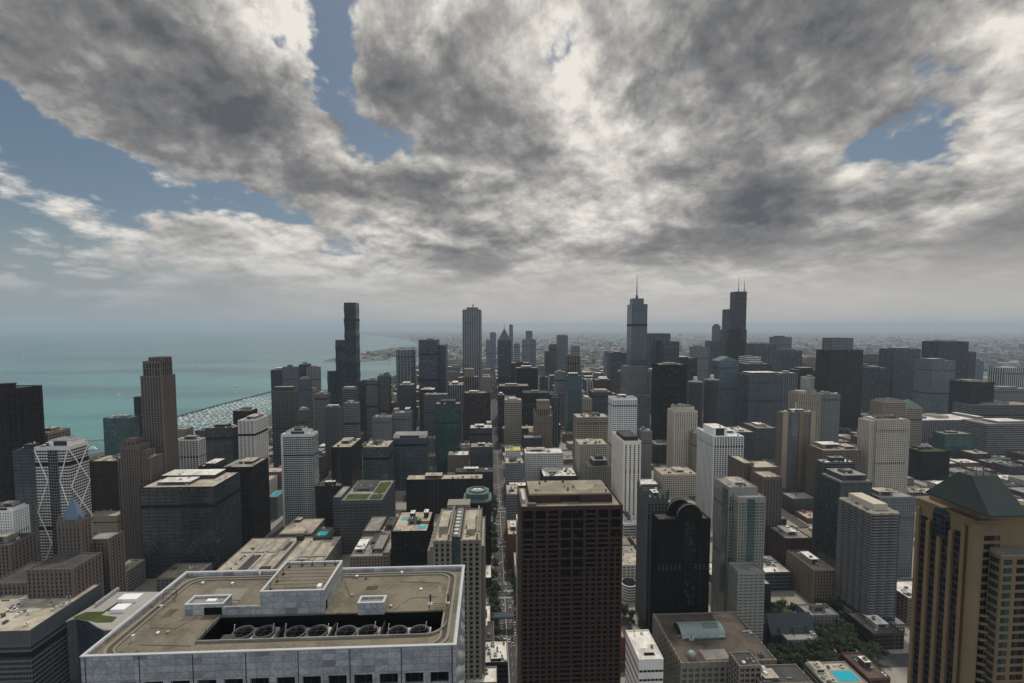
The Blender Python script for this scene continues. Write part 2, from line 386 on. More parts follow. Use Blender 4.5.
        gh = fh*gf
        ring.box(x0-O.x, x1-O.x, y0-e-O.y, y0-.004-O.y, 0, gh); ring.box(x0-e-O.x, x0-.004-O.x, y0-O.y, y1-O.y, 0, gh); ring.box(x1+.004-O.x, x1+e-O.x, y0-O.y, y1-O.y, 0, gh)
        me = ring.shared('window_band', gm)
        for i in range(nf): put('window_band', me, root, (0, 0, zt-(i+1)*fh+(fh-gh)*.5-O.z))
    return b.build(name, W(wall), root)
NTH = {}
def solve_x(u, v, Y): return P(u, v, Y).x
def rect(u0, u1, v, Y, us=None, D=None):
    """footprint and roof height from the front face's picture columns, roof row and depth"""
    uc = (u0+u1)/2
    x0, x1, z = P(u0, v, Y).x, P(u1, v, Y).x, P(uc, v, Y).z
    if us is not None and D is None:
        x = x1 if us > u1 else x0; lo, hi = Y+4, Y+140
        for _ in range(40):
            md = (lo+hi)/2; uu = proj((x, md, z))[0]
            if (uu < us) == (us > u1): lo = md
            else: hi = md
        D = lo - Y
    if D is None: D = max(18, min(45, (x1-x0)*.9))
    return x0, x1, Y, Y+D, z
def tower(name, label, cat, ref, u0, u1, v, Y, us=None, D=None, st='grid', wall='beige', glass='gdark', ph='auto', nu=None, foot=True, z=None, group=None, lod=None, tiers=None, phw=None, **kw):
    x0, x1, y0, y1, z1 = rect(u0, u1, v, Y, us, D)
    if z is not None: z1 = z
    root = thing(name, label, cat, ((x0+x1)/2, (y0+y1)/2, 0), group)
    rng = random.Random(int(u0*31+v*17+Y))
    if lod is None: lod = 2 if Y >= 1180 else (1 if Y > 900 else 0)
    if Y > 1000: kw.setdefault('fh', 4.2)
    kw['fh'] = max(kw.get('fh', 3.6), 2.0*Y/465); kw['bay'] = max(kw.get('bay', 4.0), (2.3 if Y > 600 else 2.0)*Y/465)
    if kw['bay'] > 6: kw['pw'] = max(kw.get('pw', .8), kw['bay']*.3)
    vol(root, x0, x1, y0, y1, 0, z1, st, wall, glass, lod=lod, **kw)
    FOOT.append((x0, x1, y0, y1, z1, ref))
    zr = z1 - kw.get('par', 1.1) + .14
    w_, d_ = x1-x0, y1-y0
    if ph == 'auto':
        ph = [(rng.uniform(.2, .35), rng.uniform(.6, .8), rng.uniform(.25, .4), rng.uniform(.6, .8), rng.uniform(3.5, 6))]
    for q in (ph or []):
        fx0, fx1, fy0, fy1, hh = q[:5]; key = q[5] if len(q) > 5 else (phw or rng.choice([wall, 'mgrey', 'greyroof']))
        b = MB(); a0, a1, c0, c1 = x0+w_*fx0, x0+w_*fx1, y0+d_*fy0, y0+d_*fy1
        b.box(a0, a1, c0, c1, zr-.1, zr+hh, False)
        o = b.build('penthouse', W(key), root)
        b = MB(); b.box(a0-.25, a1+.25, c0-.25, c1+.25, zr+hh, zr+hh+.35); f = b.build('penthouse_roof', W(rng.choice(['greyroof', 'palegravel', 'tarroof', 'whiteroof'])), root); f.parent = o
        if Y < 900 and hh > 2.5:
            b = MB(); b.box(a0+(a1-a0)*.2, a0+(a1-a0)*.8, c0-.06, c0-.005, zr+.6, zr+hh-.6); f = b.build('louvre', W('dgrey'), root); f.parent = o
        if Y < 1100: units(root, a0, a1, c0, c1, zr+hh+.35, rng, 2, .8)
    if nu is None: nu = 12 if Y < 700 else (8 if Y < 1000 else (5 if Y < 1150 else 0))
    units(root, x0+.6, x1-.6, y0+.6, y1-.6, zr, rng, nu, 1.0 if Y < 700 else 1.5)
    if z1 > 75 and rng.random() < .7 and kw.get('st', st) != 'x' and not kw.get('plain'):
        for fz_ in ((rng.uniform(.62, .9),) if z1 < 150 else (rng.uniform(.45, .6), rng.uniform(.8, .92))):
            zz_ = z1*fz_; q = .12 + (kw.get('proud', .45)*2 if st == 'balc' else 0); mb = MB(); hh_ = rng.uniform(2.6, 4.6)
            mb.box(x0-q, x1+q, y0-q, y0-.012, zz_, zz_+hh_); mb.box(x0-q, x0-.012, y0, y1, zz_, zz_+hh_); mb.box(x1+.012, x1+q, y0, y1, zz_, zz_+hh_)
            mb.build('mechanical_floor', W(rng.choice(['dgrey', 'black', 'black'])), root)
    root['_b'] = (x0, x1, y0, y1, z1)
    return root, (x0, x1, y0, y1, z1)
def extra(root, u0, u1, v, Y, us=None, D=None, z0=0, **kw):
    """a further volume of the same building (tier, wing, podium)"""
    x0, x1, y0, y1, z1 = rect(u0, u1, v, Y, us, D)
    kw.setdefault('lod', 2 if Y >= 1180 else (1 if Y > 900 else 0))
    vol(root, x0, x1, y0, y1, z0, z1, **kw); FOOT.append((x0, x1, y0, y1, z1, ''))
    return x0, x1, y0, y1, z1
# ================================================================== the setting: lake, land, streets
def struct(mb, name, mat, label=None, kind='structure'):
    o = mb.build(name, mat); tag(o, label, None, None, kind); return o
def gp(u, v): p = PZ(u, v, 0); return (p.x, p.y)
SHORE = [(-3000, -600), (-1500, 300)] + [gp(u, v) for u, v in (
    (-160, 520), (20, 470), (88, 455), (132, 445), (176, 436), (232, 431), (262, 420), (285, 404), (322, 390), (346, 385.5), (376, 382), (402, 373), (421, 363), (410, 360.4),
    (392, 359.6), (360, 361.6), (338, 362.2), (322, 360.8), (334, 357.8), (358, 353.6), (386, 348.6), (405, 346.6), (418, 347.0), (417, 343.2), (408, 340), (385, 336.3), (360, 334.2), (338, 332.6))]
SHORE += [(SHORE[-1][0]-2500, 44000), (44000, 44000), (44000, -3000), (-2990, -3000)]
def inside(x, y):
    c = False; n = len(SHORE)
    for i in range(n):
        (xa, ya), (xb, yb) = SHORE[i], SHORE[i-1]
        if (ya > y) != (yb > y) and x < (xb-xa)*(y-ya)/(yb-ya)+xa: c = not c
    return c
# land
m_, n, b = newmat('land'); p, nr = pos(n)
px_, py_, pz_ = n.sep(p)
far = n.mr(n.new('ShaderNodeVectorMath', operation='LENGTH').outputs['Value'], 1500, 3500)
n.put([q for q in n.n if q.bl_idname == 'ShaderNodeVectorMath'][-1].inputs[0], p)
blk = n.noise(p, .0016, 8, .62); blk2 = n.noise(p, .012, 5, .6); fl = n.noise(n.vm('MULTIPLY', p, (1, .35, 1)), .0006, 6, .6)
vor = n.new('ShaderNodeTexVoronoi', feature='F1', distance='CHEBYCHEV'); n.put(vor.inputs['Vector'], p); vor.inputs['Scale'].default_value = .009; vor.inputs['Randomness'].default_value = .7
vv = n.sep(vor.outputs['Color'])
city = n.mix(n.mr(blk, .42, .58), (.045, .062, .032), (.13, .125, .115))
city = n.mix(n.mr(vv[0], .80, .95, 0, .8), city, (.42, .40, .36)); city = n.mix(n.mr(vv[1], .65, .9, 0, .8), city, (.05, .05, .055))
city = n.mix(n.mr(fl, .58, .72, 0, .55), city, (.40, .38, .34))
asp = n.mix(n.noise(p, .09, 6, .65), (.034, .034, .036), (.075, .073, .07))
n.put(b.inputs['Base Color'], n.mix(far, asp, city)); b.inputs['Roughness'].default_value = .9
LAND = m_
mb = MB(); mb.prism(list(reversed(SHORE)) if False else SHORE, -2.6, 0.0, True, False)
land = struct(mb, 'ground', m_)
# make the top face point up whatever the winding
import bmesh
bm = bmesh.new(); bm.from_mesh(land.data); bmesh.ops.triangulate(bm, faces=bm.faces[:]); bmesh.ops.recalc_face_normals(bm, faces=bm.faces[:])
if sum(f.normal.z*f.calc_area() for f in bm.faces) < 0: bmesh.ops.reverse_faces(bm, faces=bm.faces[:])
bm.to_mesh(land.data); bm.free()
# lake
m_, n, b = newmat('lake_water'); p, nr = pos(n)
d_ = n.sep(p)
near = n.mr(d_[1], 900, 6500)
cloud_shade = n.noise(n.vm('MULTIPLY', p, (.35, 1.3, 1)), .0009, 6, .6)  # dark bands of cloud shadow, painted into the water colour
c = n.mix(near, (.07, .24, .225), (.066, .16, .17)); c = n.mix(n.mr(cloud_shade, .42, .60, 0, .85), c, (.028, .080, .105))
c = n.mix(n.mr(n.noise(n.vm('MULTIPLY', p, (.5, 1.6, 1)), .0022, 5, .6), .55, .7, 0, .6), c, (.085, .215, .205))
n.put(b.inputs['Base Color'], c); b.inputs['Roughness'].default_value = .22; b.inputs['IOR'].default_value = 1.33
bp = n.new('ShaderNodeBump'); bp.inputs['Strength'].default_value = .55; bp.inputs['Distance'].default_value = 2.0
n.put(bp.inputs['Height'], n.noise(p, .05, 8, .7)); n.l.new(bp.outputs[0], b.inputs['Normal'])
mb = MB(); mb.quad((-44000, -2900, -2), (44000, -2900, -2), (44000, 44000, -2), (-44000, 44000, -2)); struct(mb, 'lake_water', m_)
# blocks: paved, kerbed islands between the asphalt streets; the avenue is the gap at x = 4..26
STX = [4+26*0]  # avenue
XE = []         # block edges in x
x = 4.0
while x > -1150: XE.append((x-92, x)); x -= 92+18
x = 27.0
while x < 1900: XE.append((x, x+96)); x += 96+18
YE = []; y = 395.0
while y < 3300: YE.append((y, y+104)); y += 104+18
m_, n, b = newmat('pavement'); p, nr = pos(n)
n.put(b.inputs['Base Color'], grime(n, p, (.27, .25, .215, 1), .5, .08)); b.inputs['Roughness'].default_value = .9
mb = MB(); BLOCKS = []
for (xa, xb) in XE:
    for (ya, yb) in YE:
        if not inside(xa-25, ya) or not inside(xa-25, yb): continue
        cx, cy = (xa+xb)/2, (ya+yb)/2; u, v = proj((cx, cy, 0))
        if -120 < u < 1150: BLOCKS.append((xa, xb, ya, yb)); mb.box(xa, xb, ya, yb, -.1, .15, False)
mb.box(-1150, 4, 140, 378, -.1, .15, False); mb.box(27, 1200, 140, 378, -.1, .15, False)
struct(mb, 'pavement', m_)
mk = MB()
for k in range(70):
    y = 300+k*12
    if any(abs(y-(yb+9)) < 14 for ya, yb in YE): continue
    for xx in (8.6, 12.0, 19.0, 22.4): mk.box(xx-.09, xx+.09, y, y+4, .0, .006, False)
    mk.box(15.3, 15.5, y, y+12, 0, .006, False); mk.box(15.7, 15.9, y, y+12, 0, .006, False)
for ya, yb in YE[:6]:
    for q in (yb+.8, yb+17.2-3):
        for k in range(14): mk.box(5.2+k*1.5, 5.9+k*1.5, q, q+2.6, 0, .006, False)
struct(mk, 'road_markings', W('offwhite'))
# ================================================================== the towers, from the lake side across to the west
T = tower
OT, AT, OB, HT = 'office_tower', 'apartment_tower', 'office_block', 'hotel_tower'
# ---- lake side
r, b = T(AT, 'black-brown apartment slab with drum on its roof, at the lake edge', 'apartment tower', 'black-brown slab with a roof drum', -70, 4, 390, 560, us=41, st='balc', wall='darkbrown', glass='gblack', fh=3.4, bay=7, pw=.5, proud=.5, gf=.6, ph=[], nu=2, rk='tarroof')
m_ = MB(); q = PZ(14, 388, b[4]); m_.cyl(b[1]-12, b[2]+15, b[4]-1.1, b[4]+5, 8, n=24); m_.cyl(b[1]-12, b[2]+15, b[4]+5, b[4]+5.6, 9, n=24); m_.build('roof_drum', W('darkbrown'), r)
T(AT, 'pale flat-roofed stone block peeking over the hotel with white X bracing', 'apartment tower', 'pale block over the X-braced hotel', 29, 48, 433, 640, us=66, D=32, wall='lime', glass='gdark', fh=3.3, bay=4.5, top=3)
T(OT, 'slim blue glass tower pressed against the X-braced hotel', 'office tower', 'slim blue glass tower', 12, 38, 450, 520, D=20, st='glass', wall='dgrey', glass='gblue', fh=3.6, bay=2.2, gf=.8, pw=.3)
r, b = T(HT, 'white hotel slab with zigzag and X bracing across its faces', 'hotel', 'X-braced white hotel', 34, 68, 447, 470, us=88, st='rows', wall='offwhite', glass='gdark', fh=2.9, sub=2.4, gf=.62, top=3, rk='greyroof', ph=[(.28, .95, .25, .9, 6, 'white'), (.1, .3, .4, .7, 3, 'mgrey')])
x0, x1, y0, y1, z1 = b; h = 31
cb = MB(); cb.box(x0+(x1-x0)*.40, x0+(x1-x0)*.68, y0-.35, y0-.1, 30, z1-3); cb.build('dark_window_column', G('gblack', 2.9, 2.2, 'grey', .14, .2), r)
for (a, c, ph0) in ((x0+.5, x0+(x1-x0)*.36, 0), (x0+(x1-x0)*.72, x1-.5, 1)):
    k = 0; z = z1-3
    while z > 35:
        p, q = ((a, c) if (k+ph0) % 2 == 0 else (c, a))
        cb = MB(); cb.tube((p, y0-.4, z), (q, y0-.4, z-h), .45, 4); cb.build('brace', W('white'), r); z -= h; k += 1
z = z1-3; k = 0
while z > 35:
    cb = MB(); cb.tube((x1+.4, y0+.6, z), (x1+.4, y1-.6, z-h*1.2), .45, 4); cb.build('brace', W('white'), r)
    cb = MB(); cb.tube((x1+.55, y1-.6, z), (x1+.55, y0+.6, z-h*1.2), .45, 4); cb.build('brace', W('white'), r); z -= h*1.2
T(AT, 'square dark brown apartment block beside the X-braced hotel', 'apartment block', 'square dark brown block', 89, 118, 461, 620, D=32, wall='brown', glass='gblack', fh=3.2, bay=3.2, pw=.8, ph=[(.5, .8, .4, .8, 3.5, 'white')], rk='palegravel')
T(OT, 'boxy teal glass block standing against the open lake', 'office tower', 'teal glass block by the lake', 103, 130, 418, 900, us=139, st='glass', wall='teal', glass='gteal', fh=4, bay=3, gf=.85, pw=.3, ph=[(.3, .8, .3, .8, 4, 'grey')])
T(AT, 'thin black tower tucked behind the tall brown granite tower', 'apartment tower', 'thin black tower by the granite tower', 133.5, 141, 397, 1000, D=25, st='glass', wall='black', glass='gblack', ph=[])
r, b = T(AT, 'tall brown granite tower with stepped crown, highest by the lake', 'apartment tower', 'tall brown granite tower', 141, 161, 376, 620, us=174.5, st='strips', wall='pinkstone', glass='gdark', fh=3.1, bay=3.4, pw=1.5, proud=.6, gf=.6, ph=[], nu=0)
x0, x1, y0, y1, z1 = b
vol(r, x0+2, x1-2, y0+2, y1-2, z1-1, z1+19, 'strips', 'pinkstone', 'gblack', fh=19, bay=3.8, pw=1.5, gf=.95, top=3)
vol(r, x0+8, x1-1.2, y0+4, y1-4, z1+18, z1+24, 'strips', 'pinkstone', 'gblack', fh=6, bay=4.5, pw=2, gf=.95, top=1.6)
r, b = T(AT, 'tan art deco apartment house with stepped rose-brown top', 'apartment tower', 'stepped tan art deco house', 118, 150, 458, 590, D=22, wall='pinkstone', glass='gblack', fh=3.2, bay=3.0, pw=1.5, ph=[], nu=3)
x0, x1, y0, y1, z1 = b
vol(r, x0+5, x0+26, y0-1.5, y0+18, 0, z1+16, 'grid', 'pinkstone', 'gblack', fh=3.2, bay=3, pw=1.5, top=5)
vol(r, x0+7, x0+20, y0+1, y0+13, z1+15, z1+24, 'grid', 'pinkstone', 'gblack', fh=4, bay=4, pw=2, top=4)
vol(r, x0+26.6, x0+33, y0+1, y0+16, 0, z1+9, 'grid', 'pinkstone', 'gblack', fh=3.2, bay=3, pw=1.5)
T(AT, 'white gridded apartment block between the granite tower and the harbour', 'apartment block', 'white gridded block by the harbour', 173.5, 198, 440, 760, us=205, wall='offwhite', glass='gblack', fh=3.2, bay=5, pw=1.0, gf=.7, ph=[(.35, .8, .3, .8, 5, 'mgrey')], rk='palegravel')
r, b = T(OB, 'wide dark glass office block with terraced pale roof', 'office block', 'wide dark glass office block', 140, 214, 487, 560, us=240, st='glass', wall='black', glass='gnavy', fh=4.4, bay=3, gf=.62, pw=.25, rk='palegravel', ph=[(.04, .8, .55, .96, 5, 'dgrey'), (.15, .6, .18, .5, 3.5, 'mgrey')], nu=14)
T(OT, 'teal-black glass block in front of the harbour', 'office tower', 'teal-black block by the harbour', 205, 233, 428, 880, us=237, st='glass', wall='black', glass='gnavy', fh=4, bay=3, gf=.8, pw=.3, D=30)
T(OT, 'dark brick-coloured slab behind the white-striped apartment tower', 'office tower', 'dark slab behind the striped tower', 233, 250, 411, 940, D=28, wall='darkbrown', glass='gblack', bay=4)
r, b = T(AT, 'white-striped apartment tower with banded side near the harbour', 'apartment tower', 'white-striped tower near the harbour', 238.5, 254, 420, 850, us=267, st='balc', wall='offwhite', glass='gdark', fh=3.4, bay=7, pw=.8, gf=.65, proud=.7, rk='whiteroof', ph=[(.3, .9, .2, .8, 5, 'grey')])
T(OT, 'brown-black office tower with flat pale roof beside the parking decks', 'office tower', 'brown-black tower at the parking decks', 221, 252, 467, 640, us=268, st='strips', wall='darkbrown', glass='gblack', fh=3.8, bay=3.2, pw=.9, gf=.7, rk='greyroof', ph=[(.35, .8, .4, .85, 3, 'dgrey')])
T(OB, 'lower brown-black wing with a long roof box, by the glass office block', 'office block', 'lower brown-black wing', 199, 216, 466, 720, us=227, st='strips', wall='darkbrown', glass='gblack', fh=3.8, bay=3.4, pw=1, rk='greyroof', ph=[(.3, .9, .1, .95, 4, 'bronze')])
r, b = T(AT, 'blue-green glass apartment tower with white edges and white crown', 'apartment tower', 'white-edged glass apartment tower', 281, 313, 434, 700, us=318, st='rows', wall='offwhite', glass='gteal', fh=3.3, sub=3, gf=.74, top=4, rk='whiteroof', ph=[(.15, .85, .1, .9, 5, 'white'), (.3, .7, .2, .8, 9, 'white')])
x0, x1, y0, y1, z1 = b
cb = MB(); cb.box(x0-.3, x0+2.4, y0-.5, y0-.1, 0, z1-2); cb.build('white_edge', W('offwhite'), r)
T(AT, 'dark ribbed tower with brown top in front of the lakeside cluster', 'apartment tower', 'dark ribbed lakeside tower', 271.5, 294.5, 391, 1000, us=298, st='strips', wall='mgrey', glass='gblack', fh=4, bay=6, pw=1.1, proud=.8, ph=[(.1, .9, .1, .9, 9, 'brown')])
T(AT, 'charcoal tower at the lake end of the harbour cluster', 'apartment tower', 'charcoal harbour cluster tower', 271, 282, 370, 1260, D=40, wall='dgrey', glass='gdark', fh=4.4, bay=4)
T(AT, 'grey-brown gridded tower second from the lake in the harbour cluster', 'apartment tower', 'grey-brown cluster tower', 282.5, 297, 367, 1220, us=299, wall='mgrey', glass='ggrey', fh=4.2, bay=4)
T(AT, 'dark slim tower between two paler towers of the harbour cluster', 'apartment tower', 'dark slim cluster tower', 299, 306, 364.5, 1350, D=35, wall='dgrey', glass='gdark', bay=5)
T(AT, 'broad lilac-grey tower ending the harbour cluster', 'apartment tower', 'lilac-grey cluster tower', 306.5, 318.5, 367, 1290, us=320.5, wall='grey', glass='ggrey', fh=4.2, bay=4)
T(OT, 'blue-black tower standing in front of the harbour cluster', 'office tower', 'blue-black cluster tower', 298.5, 310, 379, 1130, us=312, st='strips', wall='bluegrey', glass='gnavy', fh=4, bay=4, ph=[(.2, .8, .2, .8, 5, 'grey')])
T(OB, 'small rose-coloured block with a grey cap below the blue-black tower', 'office block', 'small rose block', 297.5, 306, 410, 960, D=20, wall='pinkstone', glass='gdark', fh=4, bay=4, ph=[(.2, .8, .2, .8, 4, 'grey')])
T(AT, 'slender sand-coloured tower in the gap left of the tallest glass tower', 'apartment tower', 'slender sand tower', 309, 313.5, 388, 1180, D=25, wall='beige', glass='ggrey', bay=4, ph=[])
T(AT, 'pale grey tower in the gap between harbour cluster and tallest glass tower', 'apartment tower', 'pale grey gap tower', 314, 326, 394, 1180, D=30, wall='grey', glass='ggrey', bay=4)
# three-stemmed glass tower
for k, (ua, ub, vt, nm) in enumerate(((327, 335.5, 371, 'low'), (335, 345, 340, 'mid'), (343.5, 355.5, 302.5, 'tall'))):
    x0, x1, y0, y1, z1 = rect(ua, ub, vt, 1500, D=42)
    if k == 0:
        r = thing(AT, 'tallest blue glass tower of three wavy stems by the lake', 'skyscraper', (x0+40, 1500, 0))
        FOOT.append((x0, x0+110, 1500, 1542, z1, 'tallest blue glass tower'))
    cx, hw = (x0+x1)/2, (x1-x0)/2
    mb = MB(); rings = []; n = max(4, int(z1/42)*2); prev = 0
    for i in range(n+1):
        z = z1*i/n; s = 1.0 if i % 2 else .94
        rings.append([(cx-hw*s, 1500+(1-s)*20, z), (cx+hw*s, 1500+(1-s)*20, z), (cx+hw*s, 1542, z), (cx-hw*s, 1542, z)])
    mb.loft(rings); mb.build('glass_stem', G('gdeep', 6.4, 7, 'black', .1, .16), r)
    if k == 2:
        mb = MB(); zz = P(350, 320, 1500).z; mb.box(cx-hw*1.02, cx+hw*1.02, 1498, 1543, zz-4, zz+4); mb.build('open_storey', W('black'), r)
T(AT, 'dark grey tower with white-lined roof below the tallest glass tower', 'apartment tower', 'dark grey tower with white-lined roof', 341.5, 355, 389, 1160, us=357.5, st='rows', wall='mgrey', glass='gdark', fh=4, sub=5, ph=[(.1, .9, .2, .9, 5, 'grey')])
T(AT, 'mid grey balcony tower below the dark white-lined one', 'apartment tower', 'mid grey balcony tower', 343.5, 357.5, 403, 1050, us=360, st='rows', wall='grey', glass='ggrey', fh=3.6, sub=3)
T(AT, 'charcoal patterned tower with rounded top edge beside the grey balcony tower', 'apartment tower', 'charcoal patterned tower', 324.5, 340, 407, 980, us=342, wall='mgrey', glass='gdark', fh=3.6, bay=4, pw=1.2, ph=[(.15, .85, .15, .85, 4, 'mgrey')])
r, b = T(OB, 'brown-black box with pale cluttered roof in front of the charcoal tower', 'office block', 'brown-black box with pale roof', 331, 351, 447, 850, us=362, st='rows', wall='darkbrown', glass='gblack', fh=3.8, sub=3, rk='palegravel', nu=10, top=7)
T(OB, 'low brown-black block beside the building with vertical fins', 'office block', 'low brown-black block', 315.5, 341, 486, 690, us=344, st='strips', wall='darkbrown', glass='gblack', fh=4, bay=3, pw=1, rk='tarroof')
r, b = T(OB, 'grey block of close vertical fins with planted roof terraces', 'office block', 'grey finned block', 341, 382, 500, 610, us=394.5, st='strips', wall='mgrey', glass='gblack', fh=4, bay=3.0, pw=.8, proud=1.0, top=6, rk='greyroof', ph=[(.1, .62, .45, .9, 3.5, 'grey')], nu=8)
x0, x1, y0, y1, z1 = b
extra(r, 333, 341, 497, 620, D=44, st='rows', wall='mgrey', glass='gdark', fh=4, rk='greyroof')
for (a, c, d, e) in ((.06, .6, .06, .3), (.66, .95, .35, .9), (.66, .95, .06, .28)):
    mb = MB(); mb.box(x0+(x1-x0)*a, x0+(x1-x0)*c, y0+(y1-y0)*d, y0+(y1-y0)*e, z1-1, z1-.55); mb.build('planted_bed', W('greenroof'), r)
T(AT, 'grey-green tower pair, half nearer the tallest glass tower', 'apartment tower', 'grey-green tower half', 366, 377, 380, 1200, D=35, wall='mgrey', glass='ggrey', fh=4, bay=4)
T(AT, 'grey-green tower pair, taller half with stepped roof boxes', 'apartment tower', 'taller grey-green half', 377.5, 388.5, 376, 1210, us=391, wall='mgrey', glass='gdark', fh=4, bay=4, ph=[(.1, .5, .2, .8, 6), (.6, .9, .2, .8, 8)])
T(AT, 'narrow slate tower in line with the grey-green pair', 'apartment tower', 'narrow slate tower', 359, 366, 381, 1240, D=30, st='strips', wall='dgrey', glass='gdark', fh=4, bay=5)
r, b = T(OB, 'teal glass office block with pale roof machines beside the parking roofs', 'office block', 'teal glass office block', 362.5, 388, 447, 780, us=394, st='glass', wall='dgrey', glass='ggreen', fh=4.2, bay=4.2, gf=.75, pw=.5, rk='palegravel', nu=10)
T(OT, 'glass tower with pale square grid on its face, near the beach bay', 'office tower', 'pale-gridded glass tower', 396.5, 412.5, 350, 1320, us=415.3, st='grid', wall='grey', glass='gblue', fh=8, bay=9, gf=.86, pw=1.2, lod=2, ph=[])
T(OT, 'squat dark tower right below the pale-gridded glass tower', 'office tower', 'squat dark tower', 398, 413, 385, 1160, us=416, st='glass', wall='black', glass='gnavy', lod=2, fh=4, bay=4)
r, b = T(AT, 'broad blue-black glass tower with stepped shoulder, near the bay', 'apartment tower', 'broad blue-black glass tower', 418.5, 437, 340, 1290, us=439.5, st='rows', wall='dgrey', glass='gnavy', fh=4.2, bay=5, gf=.7, ph=[(.4, .7, .3, .7, 5, 'grey')])
extra(r, 439, 445.5, 345, 1330, us=447.5, st='rows', wall='dgrey', glass='gnavy', fh=4.2, bay=5, gf=.7)
T(OT, 'ribbed grey office block in front of the pale-gridded glass tower', 'office tower', 'ribbed grey office block', 372.5, 391, 417, 980, D=30, st='strips', wall='grey', glass='ggrey', fh=4, bay=3.4, pw=1.2)
T(OT, 'ribbed grey office block with two roof turrets, next to its plain twin', 'office tower', 'ribbed block with turrets', 392, 409.5, 413, 1000, us=412, st='strips', wall='grey', glass='ggrey', fh=4, bay=3.4, pw=1.2, ph=[(.05, .3, .2, .8, 8, 'grey'), (.7, .95, .2, .8, 9, 'grey')])
r, b = T(HT, 'grey-blue banded hotel slab under a long white roof storey', 'hotel', 'banded slab with white roof storey', 392.5, 426, 438, 850, us=428.5, st='rows', wall='bluegrey', glass='gnavy', fh=3.5, sub=2.6, gf=.6, pw=.5, rk='whiteroof', top=2, ph=[(.02, .98, .05, .95, 5.5, 'offwhite')])
# ---- middle
r, b = T(OT, 'tallest pale vertical-striped slab, alone above the bay', 'skyscraper', 'tallest pale striped slab', 463, 480.7, 309.5, 1650, us=482.8, st='strips', wall='grey', glass='ggrey', fh=4.4, bay=7.8, pw=4.4, proud=1.0, gf=.9, lod=2, ph=[(.18, .82, .15, .85, 9, 'mgrey'), (.5, .56, .4, .5, 22, 'mgrey')], top=8)
r, b = T(OT, 'dark granite tower with chevron gables and pyramid spire', 'skyscraper', 'spired chevron tower', 498, 511, 340, 1550, us=497, st='strips', wall='dgrey', glass='gnavy', fh=4.2, bay=5, pw=2, lod=2, ph=[], D=44)
x0, x1, y0, y1, z1 = b; cx, cy = (x0+x1)/2, (y0+y1)/2
mb = MB(); hw, hd = (x1-x0)/2, (y1-y0)/2; ap = P(504.5, 328.5, 1550).z
for (s, zb, zt_) in ((1.0, z1-1, z1+26), (.8, z1+8, z1+32), (.6, z1+14, ap)):
    mb.loft([[(cx-hw*s, cy-hd*s, zb), (cx+hw*s, cy-hd*s, zb), (cx+hw*s, cy+hd*s, zb), (cx-hw*s, cy+hd*s, zb)], [(cx-hw*.04, cy-hd*.04, zt_), (cx+hw*.04, cy-hd*.04, zt_), (cx+hw*.04, cy+hd*.04, zt_), (cx-hw*.04, cy+hd*.04, zt_)]])
mb.build('pyramid_crown', W('mgrey'), r)
mb = MB(); mb.cyl(cx, cy, ap-8, P(504.5, 323, 1550).z+4, 1.3, .3, 6); mb.build('spire', W('grey'), r)
T(OT, 'wide charcoal ribbed slab behind the black box near the spired tower', 'office tower', 'wide charcoal slab', 511, 529.5, 363, 1620, D=60, st='strips', wall='dgrey', glass='gdark', fh=4.4, bay=6, pw=2)
T(OT, 'black box tower just right of the spired chevron tower', 'office tower', 'black box by the spired tower', 516, 538, 368, 1450, us=515, st='glass', wall='black', glass='gblack', lod=2, D=50)
T(OT, 'low wide black slab in front of the spired tower', 'office block', 'low wide black slab', 499, 529, 386, 1360, D=60, st='rows', wall='black', glass='gblack', fh=4.2, bay=5)
T(OB, 'black glass block with plain dark roof behind the gothic tower', 'office block', 'black glass block', 523.5, 549, 393, 1260, D=60, st='rows', wall='black', glass='gblack', fh=4.2, bay=5, rk='tarroof')
T(OB, 'square brown office block with flat roof under the pale striped slab', 'office block', 'square brown office block', 464.5, 486, 393, 1240, us=488, D=40, st='grid', wall='brown', glass='gblack', fh=4.2, bay=5, lod=2)
r, b = T(OT, 'tan stepped tower between the pale striped slab and the brown block', 'office tower', 'tan stepped tower', 462.5, 478, 377, 1380, D=40, st='strips', wall='tan', glass='gdark', fh=4, bay=5, pw=2, lod=2, ph=[(.12, .72, .1, .9, 24, 'tan')])
T(OT, 'cream-gridded office slab standing on the avenue before the river', 'office tower', 'cream-gridded slab', 505, 521.5, 400, 1120, D=34, st='grid', wall='beige', glass='gdark', fh=3.9, bay=4.6, gf=.55, pw=.9, rk='palegravel', top=6)
T(OT, 'narrow dark tower stuck to the cream-gridded slab', 'office tower', 'narrow dark tower by the cream slab', 498, 504.5, 395, 1200, D=36, st='rows', wall='darkbrown', glass='gblack', fh=4, bay=4)
r, b = T('gothic_tower', 'brown gothic tower with pinnacled crown beside the avenue', 'tower', 'gothic tower', 535, 552, 416, 1080, D=36, st='strips', wall='tan', glass='gbronze', fh=4, bay=4.6, pw=2.6, ph=[], nu=0)
x0, x1, y0, y1, z1 = b
vol(r, x0+6, x1-5, y0+6, y1-6, z1-1, z1+36, 'strips', 'tan', 'gbronze', fh=36, bay=5, pw=2.4, top=4)
extra(r, 529.5, 534.5, 432, 1075, D=40, st='strips', wall='tan', glass='gbronze', fh=4, bay=4.6, pw=2.4)
for i in range(5):
    for (xx, yy) in ((x0+(x1-x0)*i/4, y0), ) + (((x0, y0+(y1-y0)*i/4),) if i else ()):
        mb = MB(); mb.box(xx-1.2, xx+1.2, yy-1.2, yy+1.2, z1-2, z1+7); mb.cyl(xx, yy, z1+7, z1+17, 1.5, .1, 6); mb.build('pinnacle', W('tan'), r)
